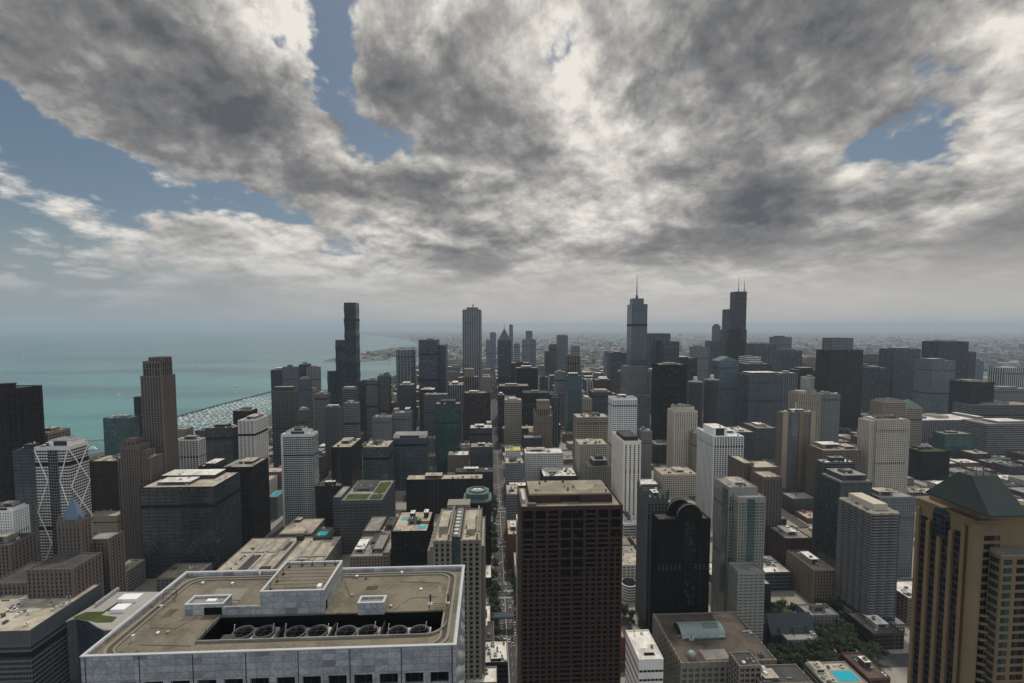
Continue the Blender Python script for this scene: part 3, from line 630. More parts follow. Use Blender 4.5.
r, b = T(OT, 'dark green glass tower with red-lettered crown box', 'office tower', 'dark green glass tower', 435.3, 460, 404, 960, us=461.5, st='glass', wall='black', glass='gemerald', fh=4.1, bay=3.2, gf=.78, pw=.3, D=34, ph=[(.2, .8, .2, .9, 6, 'dgrey')])
T(OT, 'brown and white ribbed tower left behind the green glass tower', 'office tower', 'brown and white ribbed tower', 424, 447, 394.5, 1080, D=30, st='strips', wall='mgrey', glass='gblack', fh=4, bay=5, pw=2, ph=[])
T(OB, 'dark flat block with white roof behind the ribbed tower', 'office block', 'dark block with white roof', 420, 434, 389.5, 1200, D=40, st='rows', wall='dgrey', glass='gblack', fh=4, bay=4, rk='whiteroof', ph=[(.2, .7, .2, .8, 3, 'white')])
T(OT, 'pale ribbed tower right behind the green glass tower', 'office tower', 'pale ribbed tower', 448, 462.5, 385, 1180, us=464, st='strips', wall='grey', glass='gdark', fh=4, bay=6, pw=2.2, proud=.8, lod=2)
r, b = T(OB, 'long low brown-black slab with a red-brown roof box', 'office block', 'long low brown-black slab', 406, 482.5, 479, 740, D=25, st='rows', wall='darkbrown', glass='gblack', fh=3.4, sub=2.2, rk='palegravel', ph=[(.24, .46, .2, .8, 5, 'brick')], nu=12)
T(OB, 'flat dark block with white roof edge behind the long brown-black slab', 'office block', 'flat dark block', 455, 493, 472, 810, D=30, st='rows', wall='dgrey', glass='gblack', fh=4, rk='tarroof', nu=6)
T(OB, 'dark glass block with white stepped roof terraces beside the avenue', 'office block', 'dark glass block with white terraces', 470, 492, 428, 1000, D=36, st='glass', wall='dgrey', glass='gnavy', fh=4, bay=4, lod=1, rk='whiteroof', nu=9)
T(OB, 'smaller dark glass block with grey roof, nearer along the avenue', 'office block', 'smaller dark glass block', 470.5, 493, 447, 880, D=34, st='glass', wall='dgrey', glass='gnavy', fh=4, bay=3.5, lod=1, rk='greyroof', nu=6)
# octagonal green-glass tower with ring roof
x0, x1, y0, y1, z1 = rect(463.5, 491, 499, 560, D=33); FOOT.append((x0, x1, y0, y1, z1, 'octagonal green-capped tower'))
r = thing(OT, 'dark octagonal tower with green glass ring on its roof', 'office tower', ((x0+x1)/2, (y0+y1)/2, 0)); c_ = 6
def octo(x0, x1, y0, y1, c): return [(x0+c, y0), (x1-c, y0), (x1, y0+c), (x1, y1-c), (x1-c, y1), (x0+c, y1), (x0, y1-c), (x0, y0+c)]
mb = MB(); mb.prism(octo(x0, x1, y0, y1, c_), 0, z1-5); mb.build('curtain_wall', G('gblack', 3.8, 2, 'black', .1, .3), r)
mb = MB(); mb.prism(octo(x0-.6, x1+.6, y0-.6, y1+.6, c_), z1-5, z1-2.5); mb.build('cornice', W('copper'), r)
mb = MB(); mb.prism(octo(x0+3, x1-3, y0+3, y1-3, c_), z1-2.5, z1+4); mb.build('upper_storey', G('ggreen', 3.2, 2, 'copper', .15, .2), r)
mb = MB(); mb.prism(octo(x0+2.6, x1-2.6, y0+2.6, y1-2.6, c_), z1+4, z1+4.8); mb.build('roof', W('copper'), r)
mb = MB(); cx, cy = (x0+x1)/2, (y0+y1)/2
mb.loft([[(cx+a*math.cos(t*math.pi/12), cy+a*math.sin(t*math.pi/12), z) for t in range(24)] for a, z in ((10.5, z1+4.8), (10.5, z1+7), (9, z1+7), (9, z1+5.2))], cap=False); mb.build('ring_wall', W('copper'), r)
mb = MB(); mb.cyl(cx, cy, z1+4.8, z1+5.2, 9, n=24); mb.build('ring_floor', W('palegravel'), r)
for (a, c) in ((-3, -2), (2.5, -2)): mb = MB(); mb.cyl(cx+a, cy+c, z1+5.2, z1+7.6, 1.9, n=14); mb.build('cooling_fan', W('white'), r)
# pale pleated stone tower behind the marble roof
x0, x1, y0, y1, z1 = rect(434, 480, 540, 330, D=59)
r = thing(OT, 'pale stone tower with pleated stepped corners and dark glass spine', 'office tower', ((x0+x1)/2, y0, 0)); FOOT.append((x0-6, x1+4, y0, y1, z1, 'pleated pale stone tower'))
wl = 'lime'; ww = x1-x0
vol(r, x0, x0+ww*.36, y0, y1, 0, z1, 'strips', wl, 'gdark', fh=3.7, bay=ww*.12, pw=2.0, proud=.8, gf=.62, top=3, rk='palegravel')
vol(r, x1-ww*.40, x1, y0, y1, 0, z1, 'strips', wl, 'gdark', fh=3.7, bay=ww*.133, pw=2.0, proud=.8, gf=.62, top=3, rk='palegravel')
vol(r, x0+ww*.36+.9, x1-ww*.40-.9, y0+1.5, y1+4, 0, z1+1.5, 'glass', 'dgrey', 'gteal', fh=3.7, bay=1.8, gf=.7, pw=.2, rk='greyroof')
vol(r, x0-3, x0-.9, y0+3, y1-3, 0, z1-6, 'strips', wl, 'gdark', fh=3.7, bay=6, pw=2, top=3, rk='palegravel')
vol(r, x0-5.5, x0-3.6, y0+8, y1-8, 0, z1-11, 'strips', wl, 'gdark', fh=3.7, bay=6, pw=2, top=3, rk='palegravel')
vol(r, x1+.9, x1+3, y0+3, y1-3, 0, z1-6, 'strips', wl, 'gblack', fh=3.7, bay=6, pw=2, top=3, rk='palegravel')
for k in range(7):
    mb = MB(); yy = y0+5+k*6.6; mb.cyl(x0+ww*.47, yy, z1+.5, z1+2.6, 1.7, n=14); mb.cyl(x0+ww*.47, yy, z1+2.6, z1+2.9, 1.9, n=14); mb.build('cooling_fan', W('metal'), r)
mb = MB(); mb.box(x0+ww*.06, x0+ww*.26, y0+14, y0+40, z1-1, z1+4); mb.box(x1-ww*.3, x1-ww*.12, y0+10, y0+46, z1-1, z1+3.5); mb.build('penthouse', W('palegravel'), r)
for xx in (x0+ww*.31, x1-ww*.06): mb = MB(); mb.box(xx-.6, xx+.6, y0+2, y1-2, z1-1, z1+3.2); mb.build('roof_ridge', W('lime'), r)
units(r, x0+1, x0+ww*.34, y0+3, y1-3, z1-.9, random.Random(4), 6, .9); units(r, x1-ww*.38, x1-1, y0+3, y1-3, z1-.9, random.Random(5), 8, .9)
mb = MB(); mb.box(x0+4, x1-10, y1+.5, y1+14, 0, z1+3); mb.build('rear_wing', FM('lime', 'gdark', 3.7, 3, .5, .5), r)
# rooftop-pool block
r, b = T(AT, 'black-walled block with two turquoise rooftop pools', 'apartment block', 'black block with rooftop pools', 391.5, 427, 531, 450, D=50, st='strips', wall='black', glass='gblack', fh=3.4, bay=4, pw=1.4, rk='palegravel', ph=[(.38, .62, .34, .52, 4, 'lime'), (.38, .5, .62, .78, 6, 'dgrey'), (.78, .9, .66, .82, 6, 'dgrey'), (.62, .74, .36, .48, 3, 'dgrey')], nu=0)
units(r, b[0]+1, b[0]+(b[1]-b[0])*.66, b[2]+1, b[2]+14, b[4]-.96, random.Random(9), 6, .7)
x0, x1, y0, y1, z1 = b
for (a, c, d, e) in ((.70, .93, .14, .26), (.12, .34, .56, .66)):
    mb = MB(); mb.box(x0+(x1-x0)*a, x0+(x1-x0)*c, y0+(y1-y0)*d, y0+(y1-y0)*e, z1-1, z1-.7); mb.build('pool', W('pool'), r)
for (a, c, d, e) in ((.7, .98, .36, .5), (.3, .36, .8, .95)):
    mb = MB(); mb.box(x0+(x1-x0)*a, x0+(x1-x0)*c, y0+(y1-y0)*d, y0+(y1-y0)*e, z1-1, z1-.5); mb.build('planted_bed', W('greenroof'), r)
# old stepped stone block right behind the marble roof
r, b = T(OB, 'sandy stone block of stepped wings right behind the marble roof', 'office block', 'sandy stepped block', 350, 389, 556, 480, us=405, st='grid', wall='tan', glass='gblack', fh=3.4, bay=3.2, pw=1.6, gf=.5, rk='greyroof', ph=[(.55, .8, .7, .95, 6, 'tan'), (.05, .3, .1, .35, 4, 'palegravel'), (.35, .5, .3, .6, 3, 'mgrey')], nu=12)
x0, x1, y0, y1, z1 = b
for k, (a, c, d, e, hh) in enumerate(((0, .45, .55, 1, 5), (.5, .78, .1, .5, 3.5), (.82, .99, .02, .4, 2.5))):
    vol(r, x0+(x1-x0)*a+.6, x0+(x1-x0)*c, y0+(y1-y0)*d, y0+(y1-y0)*e-.6, z1-1, z1+hh, 'grid', 'tan', 'gblack', fh=3, bay=4, rk='greyroof', top=.8)
T(OB, 'small white block with yellow roof beside the avenue', 'office block', 'small white block with yellow roof', 505.5, 520.5, 450, 860, D=24, st='grid', wall='white', glass='gblack', fh=4, bay=4, rk='yellow', nu=2, ph=[(.05, .5, .6, .95, 2.5, 'yellow')])
T(OB, 'grey-green glass block with pale roof, nearer the brown granite slab', 'office block', 'grey-green glass block', 505.5, 523.5, 463, 800, D=36, st='glass', wall='grey', glass='ggrey', fh=4, bay=3, gf=.6, pw=.6, rk='palegravel')
T(OB, 'slim grey striped block beside the sunlit avenue', 'office block', 'slim grey striped block', 507, 519.5, 494, 640, D=40, st='strips', wall='grey', glass='gblack', fh=3.6, bay=2.8, pw=1.0, rk='palegravel')
T(OB, 'red-brown brick block with pale roof on the avenue', 'brick block', 'red-brown avenue block', 508, 521, 534, 560, D=45, wall='brick', glass='gblack', fh=3.6, bay=3.4, pw=1.6, rk='palegravel', nu=3)
T(HT, 'white horizontally banded hotel, wide, behind the brown granite slab', 'hotel', 'wide white banded hotel', 525.5, 563, 453, 850, D=34, st='grid', wall='offwhite', glass='ggrey', fh=3.6, bay=3.4, gf=.5, pw=.9, rk='whiteroof', nu=6, ph=[(.05, .55, .4, .9, 4, 'palegravel')])
T(OB, 'low block with a bright white cluttered roof behind the brown granite slab', 'office block', 'low block with white roof', 543.5, 577, 484, 800, z=40, D=52, wall='brown', glass='gblack', rk='whiteroof', nu=16, ph=[(.1, .5, .3, .7, 4, 'white')])
# ---- right of the avenue
# tall glass tower with rounded tiers and a needle spire
r, b = T('skyscraper', 'silver-blue glass skyscraper with setbacks and needle spire', 'skyscraper', 'needle-spired glass skyscraper', 632, 647.6, 304, 1200, us=629.7, st='glass', wall='mgrey', glass='gblue', fh=4.4, bay=4, gf=.8, pw=.5, lod=2, ph=[], D=42)
x0, x1, y0, y1, z1 = b
vol(r, x0+5, x1-8, y0+6, y1-6, z1-1, z1+15, 'glass', 'mgrey', 'gblue', fh=4.4, bay=4, lod=2)
vol(r, x0-13, x1+1.5, y0-4, y1+4, 0, P(636, 366, 1200).z, 'glass', 'grey', 'ggrey', fh=4.4, bay=4, lod=2, gf=.75)
vol(r, x0-16, x1+8, y0-9, y1+9, 0, P(636, 395, 1200).z, 'glass', 'grey', 'ggrey', fh=4.4, bay=4, lod=2, gf=.75)
mb = MB(); cx, cy = (x0+x1)/2-1.5, (y0+y1)/2; zt_ = P(638.5, 274, 1221).z
mb.cyl(cx, cy, z1+14, z1+24, 4, 3, 10); mb.cyl(cx, cy, z1+24, z1+44, 1.6, 1.2, 8); mb.cyl(cx, cy, z1+44, zt_, 1.1, .5, 8); mb.build('spire', W('mgrey'), r)
T(OT, 'broad ribbed grey slab right behind the needle-spired skyscraper', 'office tower', 'broad ribbed grey slab', 647.5, 670, 333.5, 1500, D=60, st='strips', wall='mgrey', glass='gnavy', fh=4.4, bay=7, pw=2.6, proud=1.2, ph=[])
T(OT, 'plain dark slab overlapping the broad ribbed grey slab', 'office tower', 'plain dark slab', 663, 679, 341.5, 1450, D=50, st='strips', wall='dgrey', glass='gnavy', fh=4.4, bay=6, pw=2, ph=[])
T(OT, 'black steel and glass box tower, flat-topped, near the river', 'office tower', 'flat-topped black box tower', 660, 686.6, 364.5, 1080, us=657.8, D=52, st='strips', wall='black', glass='gblack', fh=4, bay=4.6, pw=.7, proud=.4, gf=.8, ph=[(.3, .75, .3, .8, 3, 'tan')], rk='greyroof', top=6, lod=1)
for k, (uc, vt) in enumerate(((695.3, 382), (711.8, 380))):
    q = P(uc, vt, 1290); Rr = 22; z1 = q.z
    r = thing('round_tower', ('round corncob tower of scalloped balconies touching the black box tower', 'round corncob tower of scalloped balconies farther from the black box tower')[k], 'apartment tower', (q.x, q.y, 0))
    FOOT.append((q.x-Rr, q.x+Rr, q.y-Rr, q.y+Rr, z1, ('corncob tower by the black box', 'second corncob tower')[k]))
    mb = MB(); mb.cyl(q.x, q.y, 0, z1, Rr*.78, n=32); mb.build('glazed_core', G('gblack', 3, 3, 'dgrey', .2, .2), r)
    sh = MB()
    ring = []
    for i in range(96):
        a = 2*math.pi*i/96; rr = Rr*(.86+.14*abs(math.sin(a*8))); ring.append((rr*math.cos(a), rr*math.sin(a)))
    sh.prism(ring, 0, 1.15, True, True); me = sh.shared('balcony_ring', W('mgrey'))
    for i in range(40): put('balcony_ring', me, r, (0, 0, z1-3.7*(i+1)))
    mb = MB(); mb.cyl(q.x, q.y, z1, z1+2, Rr*.9, n=32); mb.build('roof', W('grey'), r)
    mb = MB(); mb.cyl(q.x, q.y, z1+2, z1+15, 5.5, n=16); mb.build('roof_drum', W('offwhite'), r)
r, b = T(OT, 'greek-gabled tower with green roof and gridded glass', 'office tower', 'green-gabled glass tower', 719, 738.5, 361, 1350, us=716.5, st='grid', wall='bluegrey', glass='gsky', fh=4.4, bay=6, gf=.7, pw=1.2, ph=[], D=46)
x0, x1, y0, y1, z1 = b; cx, cy = (x0+x1)/2, (y0+y1)/2
mb = MB(); mb.loft([[(x0-.5, y0-.5, z1), (x1+.5, y0-.5, z1), (x1+.5, y1+.5, z1), (x0-.5, y1+.5, z1)], [(cx-.1, y0-.5, z1+13), (cx+.1, y0-.5, z1+13), (cx+.1, y1+.5, z1+13), (cx-.1, y1+.5, z1+13)]]); mb.build('gable_roof', W('copper'), r)
r, b = T(HT, 'white filigree tower with lattice of thin piers, below the spire', 'hotel', 'white filigree tower', 612.5, 637, 398, 850, us=610.3, D=30, st='grid', wall='white', glass='ggrey', fh=3.6, bay=2.2, gf=.62, pw=.6, proud=.3, top=4, ph=[(.3, .62, .3, .7, 5, 'grey')])
r, b = T(AT, 'cream tower with dark vertical stripes beside the black box tower', 'apartment tower', 'cream striped tower', 675, 697, 411, 900, us=672.7, D=36, st='strips', wall='cream', glass='gdark', fh=3.5, bay=4.4, pw=2.6, proud=.9, gf=.7, top=3, ph=[(.1, .92, .1, .9, 9, 'cream'), (.3, .6, .3, .6, 12, 'cream')])
T(OB, 'beige gridded office block with blue-grey roof box, above its smaller twin', 'office block', 'larger beige gridded block', 577, 608.5, 417, 920, us=574.5, D=40, st='grid', wall='beige', glass='gblack', fh=3.7, bay=3.2, gf=.6, pw=.8, ph=[(.48, .78, .3, .8, 5, 'bluegrey')], rk='palegravel')
T(OB, 'smaller beige gridded block stepped below the larger one', 'office block', 'smaller beige gridded block', 579.5, 607, 444, 820, us=577.5, D=40, st='grid', wall='cream', glass='gblack', fh=3.7, bay=3.2, gf=.6, pw=.8, rk='palegravel', ph=[])
r, b = T('ornate_block', 'old ornate stone block with dark mansard roof below the beige grids', 'old building', 'ornate mansard block', 589, 611.5, 466, 760, D=34, st='grid', wall='lime', glass='gblack', fh=3.8, bay=3.6, gf=.6, pw=1.6, ph=[(.2, .85, .15, .85, 9, 'slate'), (.35, .7, .3, .7, 14, 'slate')], nu=2, rk='tarroof')
r, b = T(AT, 'tall white windowless slab with dark slit windows and dark roof box', 'apartment tower', 'tall white slit-windowed slab', 624, 641, 441, 680, us=612.3, st='strips', wall='warmwhite', glass='gblack', fh=3.3, bay=6.2, pw=4.2, proud=.25, gf=.75, top=6, ph=[(.05, .9, .1, .7, 6, 'bronze')], rk='greyroof', nu=4)
T(AT, 'slim grey gridded tower behind the tall white slab', 'apartment tower', 'slim grey gridded tower', 641.5, 652, 431, 900, D=22, st='grid', wall='grey', glass='ggrey', fh=3.5, bay=3.4)
T(OB, 'low brown block on the lots right of the slim gridded tower', 'office block', 'low brown lot block', 655, 673, 447, 1000, z=42, D=45, wall='brown', glass='gblack', fh=4, bay=4, rk='greyroof')
r, b = T(OB, 'wide cream classical block with tall windows, between white slab and white frame tower', 'office block', 'wide cream classical block', 662, 697, 474, 800, us=659.8, D=40, st='strips', wall='cream', glass='ggrey', fh=4, bay=3.8, pw=1.4, gf=.6, top=4, rk='palegravel', ph=[(.45, .72, .3, .8, 4, 'cream')])
r, b = T(AT, 'bright white concrete-frame apartment tower with white roof box', 'apartment tower', 'bright white frame tower', 714, 743.5, 436, 680, us=698, st='grid', wall='white', glass='gblack', fh=3.0, bay=4.2, gf=.74, pw=.9, proud=.7, top=1.5, rk='whiteroof', ph=[(.02, .5, .1, .7, 12, 'white'), (.6, .95, .4, .8, 4, 'white')])
T(OB, 'beige block with broad pale roof behind the white frame tower', 'office block', 'beige block behind the white frame', 694, 712, 433, 880, us=692.5, D=60, st='grid', wall='beige', glass='gdark', fh=3.6, bay=4, rk='palegravel', ph=[])
T(OB, 'grey block with pale roof right behind the white frame tower', 'office block', 'grey block behind the white frame', 731, 754.5, 432, 850, D=50, st='grid', wall='mgrey', glass='gdark', fh=3.6, bay=4, rk='palegravel', ph=[(.4, .6, .2, .5, 3, 'white')])
T(OT, 'banded blue-grey office tower with ribbed roof, wide, near the river', 'office tower', 'wide banded blue-grey tower', 749, 783.5, 374.5, 1250, us=746.5, D=60, st='rows', wall='bluegrey', glass='gnavy', fh=5, bay=5, gf=.6, lod=1, sub=4, ph=[(.1, .9, .2, .9, 5, 'dgrey')])
T(OB, 'white-topped banded block beside the wide blue-grey tower', 'office block', 'white-topped banded block', 781, 797.5, 373, 1420, us=779.5, D=40, st='strips', wall='grey', glass='ggrey', fh=4.2, bay=6, pw=2, rk='whiteroof')
T(OB, 'bright blank white slab end among the dark river towers', 'office block', 'blank white slab end', 809.5, 819, 377.5, 1360, D=40, st='glass', wall='offwhite', glass='ggrey', lod=2, pw=2, bay=6)
T(OB, 'dull grey block left of the twin-posted tan tower', 'office block', 'dull grey block', 757, 777, 428, 1000, us=754, D=60, wall='mgrey', glass='gdark', fh=4, bay=4)
# twin antenna skyscraper
r, b = T('skyscraper', 'tallest black skyscraper of stepped tubes with twin antennas', 'skyscraper', 'twin-antenna black skyscraper', 735.3, 747, 291.5, 2100, us=734.6, D=46, st='rows', wall='black', glass='gblack', fh=5, bay=8, ph=[], lod=2)
x0, x1, y0, y1, z1 = b
for (ua, ub, vt, dd) in ((730, 741.5, 309, 70), (726.2, 746.8, 329.5, 80), (727, 747.6, 343, 70)):
    a, c_, d, e, zz = rect(ua, ub, vt, 2085, D=dd); vol(r, a, c_, d, e, 0, zz, 'rows', 'black', 'gblack', fh=5, bay=8, lod=2)
for (u, vt) in ((738.6, 274.5), (744.3, 279)):
    q = P(u, 291, 2120); mb = MB(); zt_ = P(u, vt, 2120).z
    mb.cyl(q.x, q.y, z1-1, z1+14, 2.6, 2.2, 8); mb.cyl(q.x, q.y, z1+14, z1+40, 1.6, 1.3, 8); mb.cyl(q.x, q.y, z1+40, zt_, .9, .5, 6); mb.build('antenna', W('grey'), r)
r, b = T('skyscraper', 'grey tower with round glass drum crown, beside the twin-antenna skyscraper', 'skyscraper', 'drum-crowned grey tower', 710.3, 721.5, 341, 2060, D=50, st='strips', wall='mgrey', glass='gdark', fh=5, bay=6, ph=[], lod=2)
q = P(716.3, 326, 2080); mb = MB(); mb.cyl(q.x, q.y, b[4]-1, q.z, 18, n=16); mb.cyl(q.x, q.y, q.z, q.z+9, 12, 11, n=16); mb.build('drum_crown', W('mgrey'), r)
hz = [  # hazy downtown towers, each: left, right column, roof row, depth, style, wall, glass, words, short
 (675, 697, 358, 1520, 'strips', 'dgrey', 'gdark', 'long charcoal slab above the corncob towers', 'long charcoal slab'),
 (695.5, 708.5, 347, 1720, 'grid', 'grey', 'ggrey', 'pale stepped block left of the drum-crowned tower', 'pale stepped block'),
 (753, 776.5, 344, 1920, 'strips', 'mgrey', 'gnavy', 'wide grey slab right of the twin-antenna skyscraper', 'wide grey slab'),
 (777.5, 792, 337, 2020, 'glass', 'bluegrey', 'gsky', 'pale blue glass tower, tallest in the gap right of the twin antennas', 'pale blue gap tower'),
 (780, 802, 350.5, 1760, 'strips', 'bluegrey', 'gnavy', 'blue-grey ribbed block in front of the pale blue glass tower', 'blue-grey ribbed block'),
 (746.5, 761, 357, 1620, 'rows', 'offwhite', 'ggrey', 'white-roofed grey block under the twin-antenna skyscraper', 'white-roofed grey block'),
 (747, 772, 364, 1560, 'rows', 'dgrey', 'gdark', 'long dark block with thin white lines below the white-roofed one', 'long dark lined block'),
 (801, 815, 356.5, 1900, 'rows', 'dgrey', 'gnavy', 'low dark block behind the tapering beige tower', 'low dark block'),
 (797.5, 821, 370, 1500, 'glass', 'black', 'gblack', 'black low glass block in front of the tapering beige tower', 'black low glass block'),
 (862.5, 872, 365, 1600, 'rows', 'bluegrey', 'gnavy', 'small hazy block between the big dark tower and the slate tower', 'small hazy block'),
 (871, 891, 355, 1750, 'glass', 'bluegrey', 'gnavy', 'wide hazy slate block behind a slate tower', 'wide hazy slate block'),
 (873, 889.5, 368, 1480, 'strips', 'bluegrey', 'gdark', 'slate ribbed tower in front of the wide hazy slate block', 'slate ribbed tower'),
 (894.5, 920.5, 349, 1500, 'strips', 'dgrey', 'gnavy', 'tall slate tower with flat top and dark crown band', 'tall flat slate tower'),
 (932.5, 956, 360.5, 1350, 'glass', 'bluegrey', 'gsky', 'pale reflective glass tower in front of a taller dark one', 'pale reflective tower'),
 (939, 968.5, 341.5, 1500, 'strips', 'dgrey', 'gdark', 'tallest dark tower west of the river, behind the pale reflective one', 'tallest dark west tower'),
 (968, 976, 352, 1520, 'strips', 'mgrey', 'gdark', 'slim step attached along the tallest dark west tower', 'slim dark step tower'),
 (976, 984, 361, 1760, 'rows', 'bluegrey', 'gsky', 'slim hazy blue tower beside the dark west towers', 'slim hazy blue tower'),
 (971.5, 994.5, 382, 1200, 'glass', 'black', 'gblack', 'black cube block in front of the dark west towers', 'black cube block'),
 (1004.5, 1024, 368, 1760, 'strips', 'offwhite', 'gdark', 'white-striped hazy slab far on the west side', 'white-striped west slab'),
 (995, 1036, 389, 1420, 'grid', 'grey', 'gdark', 'wide grey gridded block below the white-striped west slab', 'wide grey gridded block'),
 (975, 1040, 405, 1180, 'rows', 'mgrey', 'gdark', 'long low grey block below the black cube block', 'long low grey block'),
 (988, 1050, 424, 1010, 'rows', 'grey', 'gdark', 'low pale banded block at the west edge', 'low pale banded block'),
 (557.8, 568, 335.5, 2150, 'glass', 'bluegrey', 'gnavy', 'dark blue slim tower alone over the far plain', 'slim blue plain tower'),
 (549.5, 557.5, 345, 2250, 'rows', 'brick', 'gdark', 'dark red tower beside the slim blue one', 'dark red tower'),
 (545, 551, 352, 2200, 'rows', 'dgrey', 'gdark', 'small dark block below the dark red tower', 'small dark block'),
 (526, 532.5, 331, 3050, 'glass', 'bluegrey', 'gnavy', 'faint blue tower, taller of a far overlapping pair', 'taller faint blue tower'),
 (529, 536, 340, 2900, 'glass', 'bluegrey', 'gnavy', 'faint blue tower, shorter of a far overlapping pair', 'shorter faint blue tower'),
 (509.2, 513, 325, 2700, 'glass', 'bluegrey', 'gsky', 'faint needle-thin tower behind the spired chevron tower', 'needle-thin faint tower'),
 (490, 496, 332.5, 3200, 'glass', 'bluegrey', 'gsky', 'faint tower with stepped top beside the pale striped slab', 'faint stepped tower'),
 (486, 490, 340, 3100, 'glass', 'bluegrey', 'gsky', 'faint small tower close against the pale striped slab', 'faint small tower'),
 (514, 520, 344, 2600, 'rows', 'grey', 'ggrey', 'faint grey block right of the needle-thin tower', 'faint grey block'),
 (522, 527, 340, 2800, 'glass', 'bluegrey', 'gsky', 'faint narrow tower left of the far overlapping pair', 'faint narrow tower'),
 (572, 580, 346, 2300, 'rows', 'grey', 'ggrey', 'hazy pale block between slim blue tower and needle spire', 'hazy pale block'),
 (605, 610, 352, 2300, 'rows', 'bluegrey', 'gsky', 'hazy blue stub among low roofs left of the needle spire', 'hazy blue stub'),
 (611, 628, 352.5, 1800, 'rows', 'dgrey', 'gnavy', 'slate block pair close left of the needle-spired skyscraper', 'slate block by the needle spire'),
 (588, 592.5, 381, 1450, 'strips', 'offwhite', 'ggrey', 'thin white campanile-like tower left of the filigree tower', 'thin white campanile tower'),
 (593, 612, 392, 1350, 'rows', 'mgrey', 'gdark', 'grey low block beside the thin white campanile tower', 'grey low campanile block'),
 (596, 611, 380, 1600, 'grid', 'brown', 'gdark', 'brown low block behind the thin white campanile tower', 'brown campanile block'),
 (618, 626, 372, 1500, 'grid', 'brick', 'gdark', 'brick-brown block hugging the needle spire tower base', 'brick spire-base block'),
 (649, 659, 371, 1400, 'strips', 'grey', 'ggrey', 'thin pale tower between needle spire and black box', 'thin pale tower'),
 (555.5, 566, 372, 1400, 'glass', 'grey', 'gsky', 'pale curved-looking glass slab beside the gothic tower', 'pale glass slab'),
 (568.5, 580, 356, 1340, 'strips', 'tan', 'gdark', 'tan stepped office tower left of the thin white campanile', 'tan stepped office tower'),
 (567.5, 582, 376, 1270, 'glass', 'teal', 'gteal', 'teal glass shaft in front of the tan stepped office tower', 'teal glass shaft'),
 (584, 592, 399, 1200, 'grid', 'beige', 'gdark', 'beige narrow block right of the teal glass shaft', 'beige narrow block'),
 (553, 559, 398, 1150, 'strips', 'mgrey', 'gdark', 'grey narrow block between gothic tower and teal shaft', 'grey narrow block'),
 (540, 548, 377, 1750, 'rows', 'dgrey', 'gdark', 'small charcoal block behind the black glass block', 'small charcoal block'),
 (821, 829, 366, 1650, 'rows', 'dgrey', 'gdark', 'charcoal sliver between tapering beige tower and big dark tower', 'charcoal sliver'),
 (923, 931, 372, 1600, 'rows', 'brick', 'gdark', 'brick-red low block between slate tower and reflective tower', 'brick-red low block'),
]
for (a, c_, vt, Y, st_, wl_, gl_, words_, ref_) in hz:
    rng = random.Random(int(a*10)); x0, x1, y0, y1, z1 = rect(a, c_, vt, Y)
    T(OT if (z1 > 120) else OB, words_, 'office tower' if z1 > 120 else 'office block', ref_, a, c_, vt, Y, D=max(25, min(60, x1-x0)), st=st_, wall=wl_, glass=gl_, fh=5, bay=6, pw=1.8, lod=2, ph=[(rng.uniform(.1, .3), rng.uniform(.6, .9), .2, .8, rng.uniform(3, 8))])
# tapering beige tower
x0, x1, y0, y1, z1 = rect(805.5, 825, 356, 1800, D=60); r = thing(OT, 'hazy beige tower with tapering rounded shoulders', 'office tower', ((x0+x1)/2, y0, 0)); FOOT.append((x0, x1, y0, y1, z1, 'tapering beige tower'))
mb = MB(); cx = (x0+x1)/2; hw = (x1-x0)/2
mb.loft([[(cx-hw*s, y0+o_, z), (cx+hw*s, y0+o_, z), (cx+hw*s, y1-o_, z), (cx-hw*s, y1-o_, z)] for s, o_, z in ((1, 0, 0), (1, 0, z1-60), (.9, 3, z1-28), (.68, 8, z1-8), (.45, 14, z1))]); mb.build('wall', FM('tan', 'gdark', 4.4, 6, .55, .6), r)
r, b = T('skyscraper', 'big dark glass tower with smoky crown, widest on the west side', 'skyscraper', 'big dark crowned tower', 829.5, 863.5, 350, 1300, us=827.5, D=55, st='glass', wall='black', glass='gbronze', fh=4.6, bay=5, gf=.75, lod=2, ph=[])
a, c_, d, e, zz = rect(832, 853.5, 338, 1315, D=40); vol(r, a, c_, d, e, b[4]-1, zz, 'glass', 'mgrey', 'gnavy', fh=4.6, bay=8, pw=2, lod=2)
T(AT, 'beige tower with dark recesses, left of a grey twin', 'apartment tower', 'beige recessed tower', 799, 820.5, 393, 1000, us=797.5, D=34, st='strips', wall='beige', glass='gdark', fh=3.8, bay=5, pw=2.4, proud=.8, lod=1, top=2, ph=[(.1, .5, .2, .8, 4, 'beige'), (.6, .9, .2, .8, 7, 'beige')])
T(AT, 'pale grey ribbed tower beside the beige recessed tower', 'apartment tower', 'pale grey ribbed tower', 821.5, 840, 394, 1020, D=32, st='strips', wall='grey', glass='ggrey', fh=3.8, bay=4, pw=1.6, proud=.6, lod=1)
